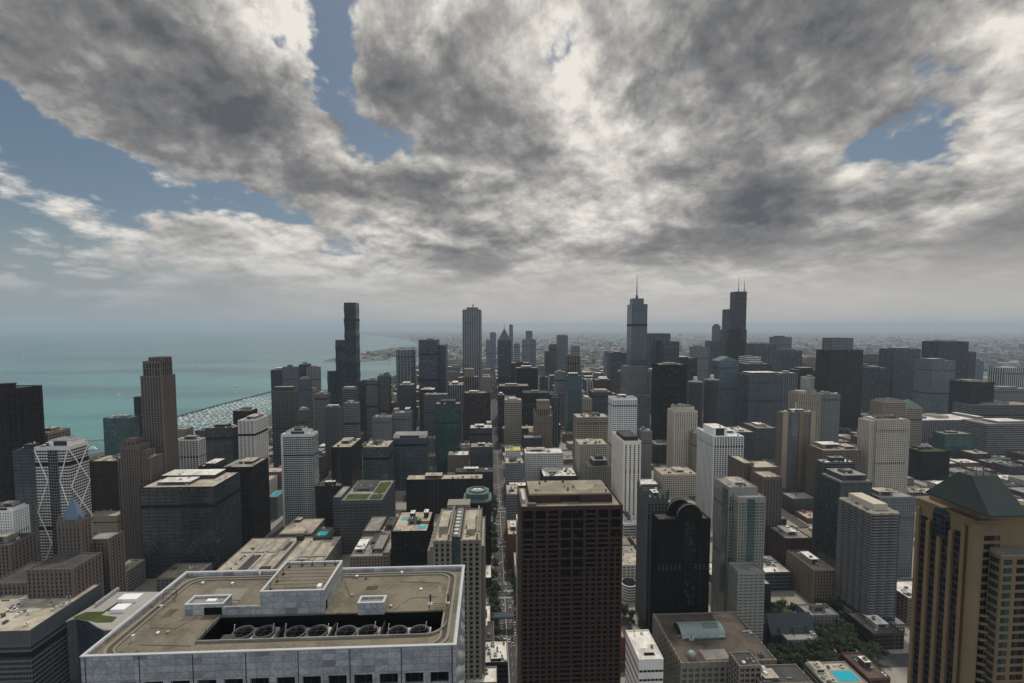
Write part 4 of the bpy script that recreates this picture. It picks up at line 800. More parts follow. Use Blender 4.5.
# tan twin-post tower
r, b = T(AT, 'tan apartment tower with two solid posts and glass centre bay', 'apartment tower', 'twin-posted tan tower', 783, 815.5, 412, 780, us=777.5, st='grid', wall='tan', glass='ggrey', fh=3.3, bay=3.3, gf=.6, pw=1.0, top=4, rk='palegravel', ph=[(.3, .7, .3, .8, 4, 'bluegrey'), (.46, .49, .4, .45, 17, 'white')])
x0, x1, y0, y1, z1 = b; ww = x1-x0
for (a, c) in ((0, .15), (.5, .62), (.85, 1.0)):
    mb = MB(); mb.box(x0+ww*a, x0+ww*c, y0-1.6, y0-.55, 20, z1+1.5); mb.build('stone_post', W('parktan' if a == .5 else 'beige'), r)
mb = MB(); mb.prism([(x0+ww*.2, y0-.5), (x0+ww*.26, y0-3), (x0+ww*.44, y0-3), (x0+ww*.5, y0-.5)], 20, z1-2); mb.build('glass_bay', G('gblue', 3.3, 1.8, 'grey', .15, .3), r)
extra(r, 784, 812, 497, 770, D=40, st='grid', wall='mgrey', glass='gdark', fh=4, bay=4)
r, b = T(AT, 'pale tan curved-corner apartment tower standing alone on the west side', 'apartment tower', 'pale tan chamfered tower', 878, 907, 419, 720, D=30, st='grid', wall='cream', glass='ggrey', fh=3.1, bay=3.2, gf=.55, pw=1.1, proud=.35, top=2, rk='whiteroof', ph=[(.2, .85, .2, .8, 4, 'tan')])
x0, x1, y0, y1, z1 = b
vol(r, x0-9, x0-.6, y0+4, y1-2, 0, z1-3, 'grid', 'cream', 'ggrey', fh=3.1, bay=3.2, gf=.55, pw=1.1, rk='palegravel', top=2)
vol(r, x1+.6, x1+9, y0+4, y1-2, 0, z1-3, 'grid', 'cream', 'ggrey', fh=3.1, bay=3.2, gf=.55, pw=1.1, rk='palegravel', top=2)
T(AT, 'beige stepped old tower just behind the pale tan chamfered tower', 'apartment tower', 'beige stepped old tower', 884, 906, 402, 1000, us=882, D=36, st='grid', wall='beige', glass='gdark', fh=3.8, bay=4, lod=1, ph=[(.1, .9, .1, .9, 5, 'beige')])
r, b = T(OB, 'beige block with green hipped roof beside the long market building', 'office block', 'green-hipped beige block', 906.5, 922.5, 408, 1040, D=36, st='grid', wall='beige', glass='gdark', fh=3.8, bay=4, lod=1, ph=[])
x0, x1, y0, y1, z1 = b; cx, cy = (x0+x1)/2, (y0+y1)/2
mb = MB(); mb.loft([[(x0, y0, z1), (x1, y0, z1), (x1, y1, z1), (x0, y1, z1)], [(cx-3, cy-3, z1+17), (cx+3, cy-3, z1+17), (cx+3, cy+3, z1+17), (cx-3, cy+3, z1+17)]]); mb.build('hipped_roof', W('copper'), r)
r, b = T('market_hall', 'huge pale flat-roofed market building, longest on the west side', 'market building', 'huge pale market building', 913, 988, 420, 1150, D=85, st='strips', wall='grey', glass='ggrey', fh=4.4, bay=5, pw=2.4, lod=2, rk='whiteroof', ph=[(.05, .3, .3, .8, 5, 'grey'), (.45, .6, .3, .8, 6, 'palegravel'), (.9, .99, .1, .9, 7, 'grey')])
T(OB, 'dark teal glass cube in front of the huge market building', 'office block', 'dark teal glass cube', 945.5, 973, 434, 1000, D=32, st='glass', wall='teal', glass='gteal', fh=4, bay=5, pw=.6, lod=2, gf=.8)
T(OB, 'dark block with a lime-green planted roof below the market building', 'office block', 'block with lime-green roof', 922, 950, 456, 860, z=58, D=40, st='rows', wall='black', glass='gblack', fh=4, rk='greenroof', ph=[(.2, .7, .5, .9, 4, 'dgrey')])
# ---- right, nearer
r, b = T(AT, 'black balcony tower with white roof rim beside the twin-posted tan tower', 'apartment tower', 'black balcony tower', 824, 855, 462, 560, us=815.5, st='balc', wall='mgrey', glass='gblack', fh=3.3, bay=5, pw=.5, gf=.75, proud=.5, rk='whiteroof', top=1.2, ph=[(.3, .75, .3, .75, 5, 'dgrey')])
T(OB, 'broad tan stone block behind the black balcony tower', 'office block', 'broad tan stone block', 824, 861, 450, 720, D=40, st='grid', wall='tan', glass='gblack', fh=3.6, bay=4.4, ph=[(.1, .6, .3, .8, 7, 'tan'), (.65, .95, .2, .7, 4, 'tan')], rk='palegravel')
r, b = T(AT, 'green glass tower with stone crown behind the scalloped tower', 'apartment tower', 'green glass crowned tower', 840.5, 872, 483, 520, us=827, D=34, st='glass', wall='dgrey', glass='ggreen', fh=3.6, bay=2.4, gf=.7, pw=.4, rk='greyroof', ph=[(.04, .96, .04, .96, 2.5, 'lime'), (.12, .88, .1, .9, 9, 'slate'), (.3, .6, .3, .6, 12, 'mgrey')])
T(OT, 'blue-grey finned office block peeping behind the scalloped tower', 'office block', 'blue-grey finned block', 880, 915, 497, 520, D=34, st='strips', wall='grey', glass='gsky', fh=3.6, bay=2.6, pw=1.0, gf=.75, rk='greyroof', ph=[(.1, .5, .2, .6, 5, 'grey')], nu=10)
# scalloped grey tower
x0, x1, y0, y1, z1 = rect(871.5, 899.5, 513, 427, us=839)
r = thing(AT, 'grey apartment tower of bowed scalloped balconies with long cream roof box', 'apartment tower', ((x0+x1)/2, (y0+y1)/2, 0)); FOOT.append((x0-2, x1+2, y0-2, y1, z1, 'scalloped balcony tower'))
O = Vector(r['_o'])
mb = MB(); mb.box(x0+.8, x1-.8, y0+.8, y1-.8, 0, z1-2); mb.build('glazed_core', G('gblack', 2.85, 1.8, 'mgrey', .2, .3), r)
nb, ns = 3, 5; outline = []
def bow(ax, ay, bx_, by_, nseg, n_out, amp):
    pts = []
    for k in range(nseg):
        for i in range(8):
            t = (k+i/8)/nseg; s = amp*math.sin(math.pi*i/8); pts.append((ax+(bx_-ax)*t+n_out[0]*s, ay+(by_-ay)*t+n_out[1]*s))
    return pts
outline = bow(x0, y0, x1, y0, nb, (0, -1), 1.5)+bow(x1, y0, x1, y1, ns, (1, 0), 1.5)+bow(x1, y1, x0, y1, nb, (0, 1), 1.5)+bow(x0, y1, x0, y0, ns, (-1, 0), 1.5)
sh = MB(); sh.prism([(x-O.x, y-O.y) for x, y in outline], 0, 1.0, True, True); me = sh.shared('balcony_ring', W('grey'))
for i in range(int((z1-14)/2.85)): put('balcony_ring', me, r, (0, 0, z1-2-2.85*(i+1)))
mb = MB(); mb.prism(outline, z1-2, z1); mb.build('roof', W('lime'), r)
pr = MB()
for i in range(nb+1): c = x0+(x1-x0)*i/nb; pr.box(c-.45, c+.45, y0-.6, y0+.79, 8, z1-2)
for i in range(1, ns+1): c = y0+(y1-y0)*i/ns; pr.box(x0-.6, x0+.79, c-.45, c+.45, 8, z1-2); pr.box(x1-.79, x1+.6, c-.45, c+.45, 8, z1-2)
pr.build('pier_frame', W('mgrey'), r)
mb = MB(); mb.box(x0+8, x1-6, y0+7, y1-3, z1, z1+6); mb.box(x0+8.3, x1-6.3, y0+7.3, y1-3.3, z1+6, z1+6.25); mb.build('penthouse', W('cream'), r)
units(r, x0+1, x0+7, y0+2, y1-2, z1, random.Random(3), 7, .7)
mb = MB(); mb.box(x0-3, x1+8, y0-4, y1+6, 0, 9); mb.build('podium', FM('grey', 'gblack', 3.2, 3, .6, .5), r)
# brown stepped group
r, b = T(HT, 'rose-tan hotel of stepped blocks with white cornices', 'hotel', 'rose-tan stepped hotel', 764, 782, 477, 560, us=760, D=26, st='strips', wall='pinkstone', glass='gdark', fh=3.2, bay=3.6, pw=1.8, gf=.6, rk='palegravel', top=4, ph=[], nu=3)
extra(r, 754.5, 779, 467, 590, D=30, st='grid', wall='tan', glass='gdark', fh=3.2, bay=3.6, pw=1.6, rk='palegravel')
extra(r, 744, 753.5, 463, 600, D=40, st='grid', wall='pinkstone', glass='gdark', fh=3.2, bay=3.6, pw=1.6, rk='palegravel')
r, b = T('brick_block', 'dark brown brick cube beside the plaza with pale dome', 'brick block', 'dark brown brick cube', 785.5, 811, 538, 520, us=780, D=34, st='grid', wall='brown', glass='gblack', fh=3.2, bay=3.2, pw=1.8, gf=.5, rk='greyroof', nu=8)
# tall pale-green residential tower on the vaulted store
r, b = T(AT, 'tall pale stone tower with teal glass bays rising from the vaulted store', 'apartment tower', 'tall pale tower with teal bays', 729.5, 757, 487, 420, us=718.5, D=29, st='grid', wall='palegreen', glass='ggreen', fh=2.9, bay=2.5, gf=.66, pw=.7, proud=.35, rk='greyroof', top=9, ph=[(.25, .75, .25, .8, 3, 'white')], nu=6)
x0, x1, y0, y1, z1 = b
vol(r, x0+4, x1+2, y0-10, y0-.6, 0, z1-6, 'grid', 'palegreen', 'ggreen', fh=2.9, bay=2.5, gf=.66, pw=.7, proud=.35, rk='greyroof', top=5)
mb = MB(); mb.box(x0+12, x0+19, y0-10.6, y0-10.06, 20, z1-8); mb.build('glass_bay', G('gteal', 2.9, 1.7, 'slate', .12, .3), r)
mb = MB(); mb.box(x0-.95, x0-.5, y0+2, y0+11, 20, z1-3); mb.build('glass_bay', G('gteal', 2.9, 1.7, 'slate', .12, .3), r)
a, c_, d, e, zz = rect(738.5, 764, 571, 392, D=16)
vol(r, a, c_, d, e, 0, zz, 'balc', 'palegreen', 'ggreen', fh=2.9, bay=4.5, gf=.62, pw=.9, proud=.4, rk='greyroof', top=2)
# black tower with arched tops and the pale stone tower beside it
r, b = T(OT, 'grey granite tower with notched turret top and roof garden', 'office tower', 'notched granite tower', 647.5, 668, 498, 440, us=640.5, D=30, st='grid', wall='mgrey', glass='gblack', fh=3.4, bay=3.2, gf=.55, pw=1.7, rk='greenroof', top=5, ph=[(.42, .7, .3, .6, 3, 'teal')], nu=4)
x0, x1, y0, y1, z1 = b
for i in range(5):
    for (xx, yy) in ((x0+(x1-x0)*i/4, y0+.6), (x0+.6, y0+(y1-y0)*i/4)):
        mb = MB(); mb.box(xx-1.1, xx+1.1, yy-1.1, yy+1.1, z1-.5, z1+(6 if i in (0, 4) else 3.5)); mb.cyl(xx, yy, z1+(6 if i in (0, 4) else 3.5), z1+(8.5 if i in (0, 4) else 5), 1.4, .3, 4); mb.build('turret', W('bluegrey'), r)
r, b = T(OT, 'black granite tower with two semicircular arched roof fronts', 'office tower', 'black arched tower', 658.5, 710, 519, 400, us=652.5, st='grid', wall='black', glass='gblack', fh=3.5, bay=3.3, gf=.5, pw=1.2, rk='tarroof', top=2, ph=[], nu=5)
x0, x1, y0, y1, z1 = b; q = P(689.5, 515, 400); cx = q.x; rad = 13.2*400/465*1.0
for (yy, dd, off, z_) in ((y0-.7, 5.0, 0, z1), (y0+9, 4, -5, z1+1)):
    pts = [(cx+off-rad*1.0, z1-1.2)]+[(cx+off+rad*math.cos(math.pi-math.pi*i/20), z_+2+rad*math.sin(math.pi*i/20)) for i in range(21)]+[(cx+off+rad, z1-1.2)]
    mb = MB(); mb.loft([[(px_, yy, pz_) for px_, pz_ in pts], [(px_, yy+dd, pz_) for px_, pz_ in pts]]); mb.build('arched_front', W('black'), r)
    pts2 = [(cx+off+(rad+.5)*math.cos(math.pi-math.pi*i/20), z_+2+(rad+.5)*math.sin(math.pi*i/20)) for i in range(21)]
    mb = MB(); mb.loft([[(px_, yy-.4, pz_) for px_, pz_ in pts2], [(px_, yy+.5, pz_) for px_, pz_ in pts2]], cap=False, closed=False); mb.build('arch_rim', W('grey'), r)
mb = MB(); mb.box(cx-5.5, cx+5.5, y0-1.05, y0-.72, 20, z1+8); mb.build('glass_spine', G('gblack', 3.5, 1.8, 'black', .1, .25), r)
zz = P(680, 568, 398).z
for i in range(13):
    xx = x0+1+(x1-x0-2)*i/12
    if abs(xx-cx) > 6.5: mb = MB(); mb.box(xx-.9, xx+.9, y0-.85, y0-.5, zz-2.6, zz+2.6); mb.build('pale_lattice', W('dgrey'), r)
# ================================================================== the nearest roofs and towers
def punched(mb, x0, x1, z0, z1, y, holes, thick=.5, axis='x'):
    """a wall slab with real window openings (holes: xa, xb, za, zb); axis 'y' turns it to run along y"""
    xs = sorted({x0, x1, *[h[0] for h in holes], *[h[1] for h in holes]}); zs = sorted({z0, z1, *[h[2] for h in holes], *[h[3] for h in holes]})
    for k in range(len(zs)-1):
        za, zb = zs[k], zs[k+1]; zm = (za+zb)/2
        row = [h for h in holes if h[2] < zm < h[3]]
        run = None
        for i in range(len(xs)-1):
            xm = (xs[i]+xs[i+1])/2
            solid = not any(h[0] < xm < h[1] for h in row)
            if solid and run is None: run = xs[i]
            if run is not None and (not solid or i == len(xs)-2):
                e = xs[i] if not solid else xs[i+1]
                if axis == 'x': mb.box(run, e, y, y+thick, za, zb)
                else: mb.box(y, y+thick, run, e, za, zb)
                run = None
# marble
m_, n, b = newmat('grey_marble'); p, nr = pos(n)
fx, fz, rn, rc = cells(n, n.vm('ADD', p, (0, 0, .35)), nr, 1.38, 2.57)
off = n.vm('MULTIPLY', n.xyz(rn, rc[0], rc[1]), (40, 40, 40))
sp_ = n.sep(p); dg = n.m('ADD', sp_[0], sp_[1]); sl_ = n.m('SUBTRACT', n.m('MULTIPLY', n.m('GREATER_THAN', rc[1], .5), 2.0), 1.0)
vein = n.noise(n.vm('ADD', n.xyz(n.m('MULTIPLY', n.m('ADD', dg, n.m('MULTIPLY', sp_[2], sl_)), .28), n.m('MULTIPLY', n.m('SUBTRACT', dg, n.m('MULTIPLY', sp_[2], sl_)), 1.0), 0.0), off), .42, 5, .6, .7)
vn = n.mr(n.m('ABSOLUTE', n.m('SUBTRACT', vein, .5)), 0, .07, 1, 0)
c = n.mix(n.mr(rn, 0, 1), (.31, .32, .34), (.40, .41, .425)); c = n.mix(n.m('MULTIPLY', vn, .42), c, (.11, .117, .135))
c = n.mix(n.mr(rc[2], .90, 1.0, 0, .7), c, (.13, .13, .14))
j = n.m('MAXIMUM', n.m('LESS_THAN', fx, .03), n.m('LESS_THAN', fz, .055)); c = n.mix(j, c, (.15, .153, .165))
c = grime(n, p, c, .35, .12)
n.put(b.inputs['Base Color'], c); b.inputs['Roughness'].default_value = .45; MARBLE = m_
m_, n, b = newmat('roof_gravel'); p, nr = pos(n)
big = n.noise(p, .12, 5, .65, .6); fine = n.noise(p, 2.2, 4, .7); peb = n.noise(p, 9, 2, .5)
c = n.mix(n.mr(big, .34, .66), (.088, .076, .054), (.185, .158, .114)); c = n.mix(n.mr(fine, .35, .7, 0, .5), c, (.23, .205, .16)); c = n.mix(n.mr(peb, .55, .8, 0, .6), c, (.07, .06, .045))
spot = n.noise(p, .33, 3, .5, .4); c = n.mix(n.mr(spot, .64, .76, 0, .75), c, (.05, .045, .036))
n.put(b.inputs['Base Color'], c); b.inputs['Roughness'].default_value = .95
bp = n.new('ShaderNodeBump'); bp.inputs['Strength'].default_value = .5; bp.inputs['Distance'].default_value = .1; n.put(bp.inputs['Height'], fine); n.l.new(bp.outputs[0], b.inputs['Normal']); RGRAVEL = m_
# ---- marble-clad tower whose roof fills the lower left
x0, x1, y0, y1, z1 = rect(80, 456, 651, 90, D=31.3)
FOOT.append((x0, x1, y0, y1, z1, 'marble-clad tower')); FOOT.append((x0-10, x1+6, y0-30, y1+4, 60, ''))
r = thing('marble_tower', 'marble-clad tower seen from above, with brown gravel roof and sunken fan pit', 'tower', ((x0+x1)/2, y0, 0))
zr = z1-1.0; pt = .75; nb = 14; bw = (x1-x0-1.6)/nb
mb = MB(); holes = []
for k in range(6):
    for i in range(nb):
        c = x0+.8+bw*(i+.5); holes.append((c-bw*.36, c+bw*.36, z1-7.9-3.7*k, z1-5.5-3.7*k))
punched(mb, x0, x1, z1-30, z1, y0, holes, .7)
hs = []; nd = 6; bd = (y1-y0-1.6)/nd
for k in range(6):
    for i in range(nd): c = y0+.8+bd*(i+.5); hs.append((c-bd*.36, c+bd*.36, z1-7.9-3.7*k, z1-5.5-3.7*k))
punched(mb, y0+.7, y1-.7, z1-30, z1, x1-.7, hs, .7, 'y'); mb.box(x0, x0+.7, y0+.7, y1-.7, z1-30, z1); mb.box(x0, x1, y1-.7, y1, z1-30, z1); mb.box(x0, x1, y0, y1, 0, z1-30.0, False)
mb.build('wall', MARBLE, r)
for (a, c_, za, zb) in holes: mb = MB(); mb.box(a-.05, c_+.05, y0+.62, y0+.68, za-.05, zb+.05); mb.build('window', G('gblack', 2.6, 1.8, 'dgrey', .05, .05), r)
for (a, c_, za, zb) in hs[:20]: mb = MB(); mb.box(x1-.68, x1-.62, a-.05, c_+.05, za-.05, zb+.05); mb.build('window', G('gblack', 2.6, 1.8, 'dgrey', .05, .05), r)
mb = MB()
for i in range(0, nb+1, 2): c = x0+.8+bw*i; mb.box(c-.09, c+.09, y0-.035, y0-.004, z1-30, z1-.2)
mb.build('joint', W('dgrey'), r)
mb = MB()
for q in ((x0-.12, x1+.12, y0-.12, y0+.45), (x0-.12, x1+.12, y1-.45, y1+.12), (x0-.12, x0+.45, y0+.45, y1-.45), (x1-.45, x1+.12, y0+.45, y1-.45)): mb.box(*q, z1, z1+.16)
mb.build('parapet_cap', W('metal', .5), r)
# pit in the roof
pf = PZ(195, 643.5, zr); pb = PZ(222, 616.5, zr); pxr = PZ(448, 616.5, zr).x
pa, pc, pyf, pyb = pf.x, pxr, pf.y, pb.y; zp = zr-4.0
mb = MB()
mb.box(x0+.7, pa, y0+.7, y1-.7, zr-.3, zr); mb.box(pc, x1-.7, y0+.7, y1-.7, zr-.3, zr); mb.box(pa, pc, y0+.7, pyf, zr-.3, zr); mb.box(pa, pc, pyb, y1-.7, zr-.3, zr)
rc_ = 4.2                                     # rounded corner of the pit by the west parapet
arc = [(pc-rc_+rc_*math.sin(t*math.pi/16), pyf+rc_-rc_*math.cos(t*math.pi/16)) for t in range(9)]
mb.prism(arc+[(pc, pyf)], zr-.3, zr)
mb.build('roof', RGRAVEL, r)
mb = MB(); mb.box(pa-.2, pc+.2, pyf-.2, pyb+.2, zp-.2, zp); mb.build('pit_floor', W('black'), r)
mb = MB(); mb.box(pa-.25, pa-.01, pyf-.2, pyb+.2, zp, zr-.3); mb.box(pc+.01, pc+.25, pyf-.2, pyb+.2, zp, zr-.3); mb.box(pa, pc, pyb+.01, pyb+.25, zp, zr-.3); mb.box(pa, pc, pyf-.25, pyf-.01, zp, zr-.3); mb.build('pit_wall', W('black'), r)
mb = MB(); mb.loft([[(x, y, z) for x, y in arc for z in ()] or [(x, y, zr+.02) for x, y in arc], [(x, y, zr+.55) for x, y in arc], [(x-.25, y+.25, zr+.55) for x, y in arc], [(x-.25, y+.25, zp) for x, y in arc]], cap=False, closed=False)
mb.box(pa, pc-rc_, pyf-.02, pyf+.22, zr-.3, zr+.55); mb.box(pa-.02, pa+.2, pyf+.3, pyb, zr-.3, zr+.4); mb.build('pit_kerb', W('greyroof'), r)
FANM = W('metal', .5); SHR = W('mgrey', .5)
def fan_unit(uc, uspan, v):
    q = PZ(uc, v, zp+2.4); a, c_ = PZ(uc-uspan, v, zp+2.4).x, PZ(uc+uspan, v, zp+2.4).x
    mb = MB(); mb.box(a, c_, q.y-2.2, q.y+2.3, zp+.9, zp+2.3)
    for xx in (a+.3, c_-.3):
        for yy in (q.y-1.9, q.y+2.0): mb.box(xx-.15, xx+.15, yy-.15, yy+.15, zp, zp+.9)
    o = mb.build('cooling_unit', FANM, r)
    for s in (-.5, .5):
        cx = q.x+(c_-a)*s*.5; R_ = (c_-a)*.235; cy = q.y
        mb = MB(); N = 28
        mb.loft([[(cx+rr*math.cos(2*math.pi*i/N), cy+rr*math.sin(2*math.pi*i/N), z) for i in range(N)] for rr, z in ((R_*1.02, zp+2.3), (R_, zp+2.95), (R_*1.04, zp+3.0), (R_*.9, zp+3.0), (R_*.86, zp+2.34))], cap=False)
        f = mb.build('fan_shroud', SHR, r); f.parent = o; f.location = Vector(r.location)*0
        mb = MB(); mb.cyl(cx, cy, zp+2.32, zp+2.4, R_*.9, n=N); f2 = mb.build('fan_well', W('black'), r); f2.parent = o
        mb = MB(); mb.cyl(cx, cy, zp+2.5, zp+3.0, R_*.2, n=10)
        for k in range(7):
            t = 2*math.pi*k/7+s; d1 = Vector((math.cos(t), math.sin(t), 0)); d2 = Vector((math.cos(t+.55), math.sin(t+.55), 0))
            a1 = Vector((cx, cy, zp+2.8)); mb.quad(a1+d1*R_*.15, a1+d1*R_*.86, a1+d2*R_*.86-Vector((0, 0, .35)), a1+d2*R_*.15-Vector((0, 0, .2)))
        f3 = mb.build('fan_blades', W('black', .5), r); f3.parent = o
        mb = MB(); mb.tube((cx-R_*.95, cy, zp+3.05), (cx+R_*.95, cy, zp+3.05), .05, 4); mb.tube((cx, cy-R_*.95, zp+3.05), (cx, cy+R_*.95, zp+3.05), .05, 4); f4 = mb.build('fan_guard', W('dgrey'), r); f4.parent = o
for (uc, sp) in ((254, 21), (306.5, 21.5), (357, 21.5), (408.5, 21.5)): fan_unit(uc, sp, 634)
for (ua, va, ub, vb) in ((232, 633, 236, 621), (271, 632, 275, 622), (283.5, 632, 289, 621), (326, 632, 327.5, 621), (335, 632, 337, 621), (373, 630, 377, 622), (386.5, 632, 388, 620), (424, 630, 429, 622)):
    a = PZ(ua, va, zp+2.5); mb = MB(); mb.tube((a.x, a.y, zp), (a.x+.5, a.y+.3, zr+.2), .09, 6); mb.build('pipe', W('offwhite'), r)
for uu in (280, 331, 381): a = PZ(uu, 633, zp+2); mb = MB(); mb.box(a.x-.15, a.x+.15, pyf+.3, pyb-.1, zp, zp+2.2); mb.build('pit_partition', W('bronze'), r)
# rounded track for the window-washing rig
def rr_path(ins, rad, zz):
    a, c_, d, e = x0+ins, x1-ins, y0+ins*.42, y1-ins*.72; pts = []
    for (cx, cy, t0) in ((c_-rad, d+rad, -90), (c_-rad, e-rad, 0), (a+rad, e-rad, 90), (a+rad, d+rad, 180)):
        for i in range(9): t = R(t0+i*90/8); pts.append((cx+rad*math.cos(t), cy+rad*math.sin(t), zz))
    return pts
for (ia, ra, ib, rb, zz, nm, mt) in ((1.7, 3.6, 2.3, 3.4, .30, 'rig_rail', W('lime')), (3.3, 3.0, 3.75, 2.8, .30, 'rig_rail', W('lime')), (2.32, 3.38, 3.28, 3.02, .08, 'rig_track', W('darkgravel'))):
    A, B_ = rr_path(ia, ra, zr), rr_path(ib, rb, zr); mb = MB()
    up = lambda L: [(x, y, zr+zz) for x, y, _ in L]
    mb.loft([A, up(A), up(B_), B_], cap=False); mb.build(nm, mt, r)
# penthouses
def marble_box(ua, ub, vfb, vft, vbt, nm='penthouse', cap=True, rk_=None, mt=None):
    uc = (ua+ub)/2; yf = PZ(uc, vfb, zr).y; a, c_ = P(ua, vft, yf).x, P(ub, vft, yf).x; zt = P(uc, vft, yf).z
    d = PZ(uc, vbt, zt); ybk = d.y
    mb = MB(); mb.box(a, c_, yf, ybk, zr+.004, zt-.6, False)
    for q in ((a, c_, yf, yf+.5), (a, c_, ybk-.5, ybk), (a, a+.5, yf+.5, ybk-.5), (c_-.5, c_, yf+.5, ybk-.5)): mb.box(*q, zt-.6, zt)
    o = mb.build(nm, mt or MARBLE, r)
    mb = MB(); mb.box(a+.5, c_-.5, yf+.5, ybk-.5, zt-.6, zt-.4); s = mb.build('roof', rk_ or RGRAVEL, r); s.parent = o
    mb = MB()
    for q in ((a-.08, c_+.08, yf-.08, yf+.4), (a-.08, c_+.08, ybk-.4, ybk+.08), (a-.08, a+.4, yf+.4, ybk-.4), (c_-.4, c_+.08, yf+.4, ybk-.4)): mb.box(*q, zt, zt+.12)
    s = mb.build('roof_edge', W('metal', .5), r); s.parent = o
    return a, c_, yf, ybk, zt, o
a, c_, yf, ybk, zt, o = marble_box(260, 324, 614, 591, 562)
mb = MB(); mb.box(c_-.04, c_+.03, yf+.9, yf+1.9, zr+.1, zr+2.3); s = mb.build('door', W('black'), r); s.parent = o
for i in range(7):
    yy = yf+2+i*(ybk-yf-3)/6.5; mb = MB(); mb.tube((a+1.2, yy, zt-.3), (c_-1.0, yy, zt-.3), .06, 4); s = mb.build('conduit', W('greyroof'), r); s.parent = o
for (fx_, fy_, hh) in ((.12, .1, 1.6), (.12, .35, 1.6), (.12, .6, 1.6), (.12, .85, 1.8), (.5, .9, 1.6), (.72, .9, 2.0), (.9, .9, 1.5), (.32, .9, 1.6)):
    mb = MB(); xx, yy = a+(c_-a)*fx_, yf+(ybk-yf)*fy_; mb.tube((xx, yy, zt-.4), (xx, yy, zt-.4+hh), .06, 5); mb.box(xx-.25, xx+.25, yy-.25, yy+.25, zt-.4, zt-.1); s = mb.build('roof_post', W('bronze'), r); s.parent = o
mb = MB(); mb.tube((a+1.2, yf+1, zt+.9), (a+1.2, ybk-1.2, zt+.9), .04, 4); mb.tube((a+1.2, ybk-1.2, zt+.9), (c_-1, ybk-1.2, zt+.9), .04, 4); s = mb.build('roof_railing', W('bronze'), r); s.parent = o
mb = MB(); mb.box(c_-2.0, c_-1.1, yf+1, yf+2.2, zt-.4, zt+.4); s = mb.build('roof_hatch', W('white'), r); s.parent = o
pa_, pc_ = a, c_
a, c_, yf, ybk, zt, o = marble_box(184.5, 223, 615.5, 604.5, 595.5, 'stair_house', rk_=W('greyroof'))
mb = MB(); mb.box(a+(c_-a)*.5, c_-.3, yf-.03, yf+.02, zr+.1, zt-.75); s = mb.build('doorway', W('black'), r); s.parent = o
mb = MB(); mb.box(a+(c_-a)*.5, a+(c_-a)*.75, yf+.8, yf+1.7, zt-.4, zt+.35); s = mb.build('roof_hatch', W('white'), r); s.parent = o
mb = MB(); mb.box(c_+.01, pa_-.01, pyb+.3, pyb+.75, zr-.05, zr+2.0); mb.build('screen_wall', MARBLE, r)
a, c_, yf, ybk, zt, o = marble_box(357.5, 384, 614.8, 603, 596, 'vent_house', rk_=W('greyroof'))
q = [PZ(u, v, zr) for u, v in ((212, 596), (217, 588.6), (248.6, 588.6), (236, 603.5))]
mb = MB(); mb.quad(*[(p_.x, p_.y, zr+.03) for p_ in q]); mb.build('pale_pad', W('lime'), r)
q = [PZ(u, v, zr) for u, v in ((178, 620), (184, 615.8), (205, 615.8), (199, 620))]
mb = MB(); mb.quad(*[(p_.x, p_.y, zr+.03) for p_ in q]); mb.build('pale_pad', W('beige'), r)
for (u, v) in ((430.4, 603.5), (448, 603)):
    q = PZ(u, v, zr); mb = MB(); mb.cyl(q.x, q.y, zr, zr+.35, .55, .3, 12); mb.build('pipe_flashing', W('white'), r)
    mb = MB(); mb.cyl(q.x, q.y, zr+.3, zr+1.9, .2, n=8); mb.cyl(q.x, q.y, zr+1.9, zr+2.05, .27, n=8); mb.build('vent_pipe', W('bronze'), r)
def rail(pts, hh, mt='bronze', nm='guard_rail'):
    mb = MB(); pts = [PZ(u, v, zr) for u, v in pts]
    for q in pts: mb.tube((q.x, q.y, zr), (q.x, q.y, zr+hh), .05, 5)
    for k in range(len(pts)-1):
        for f_ in (1, .5): mb.tube((pts[k].x, pts[k].y, zr+hh*f_), (pts[k+1].x, pts[k+1].y, zr+hh*f_), .04, 5)
    mb.build(nm, W(mt), r)
for pts_ in (((206, 612), (214, 600), (240, 600.5)), ((150, 628), (176, 628.5), (196, 618)), ((392, 612), (410, 598), (436, 597)), ((400, 582), (440, 583), (446, 599)), ((140, 645), (190, 646)), ((345, 583), (352, 600))):
    mb = MB(); q_ = [PZ(u, v, zr) for u, v in pts_]
    for k in range(len(q_)-1): mb.tube((q_[k].x, q_[k].y, zr+.14), (q_[k+1].x, q_[k+1].y, zr+.14), .07, 5)
    for k in q_: mb.box(k.x-.15, k.x+.15, k.y-.15, k.y+.15, zr, zr+.12)
    mb.build('conduit', W('greyroof'), r)
for (u, v, w2, d2, key) in ((228, 637, 2.6, 1.6, 'tarroof'), (170, 613, 2.0, 3.0, 'darkgravel'), (405, 606, 2.2, 1.4, 'gravel'), (372, 588, 2.8, 1.8, 'darkgravel'), (440, 589, 1.2, 3.2, 'gravel'), (236, 577, 3.0, 1.4, 'darkgravel'), (160, 640, 1.4, 1.6, 'gravel')):
    q = PZ(u, v, zr); mb = MB(); mb.box(q.x-w2/2, q.x+w2/2, q.y-d2/2, q.y+d2/2, zr+.002, zr+.02); mb.build('membrane_patch', W(key), r)
rail(((429, 612.5), (445, 612.5), (445.5, 608), (429.5, 608), (429, 612.5)), 1.1)
rail(((163, 602), (175, 602), (177, 597), (166, 597), (163, 602)), 1.9)
rail(((197, 643), (205.5, 634), (213, 626)), 1.3)
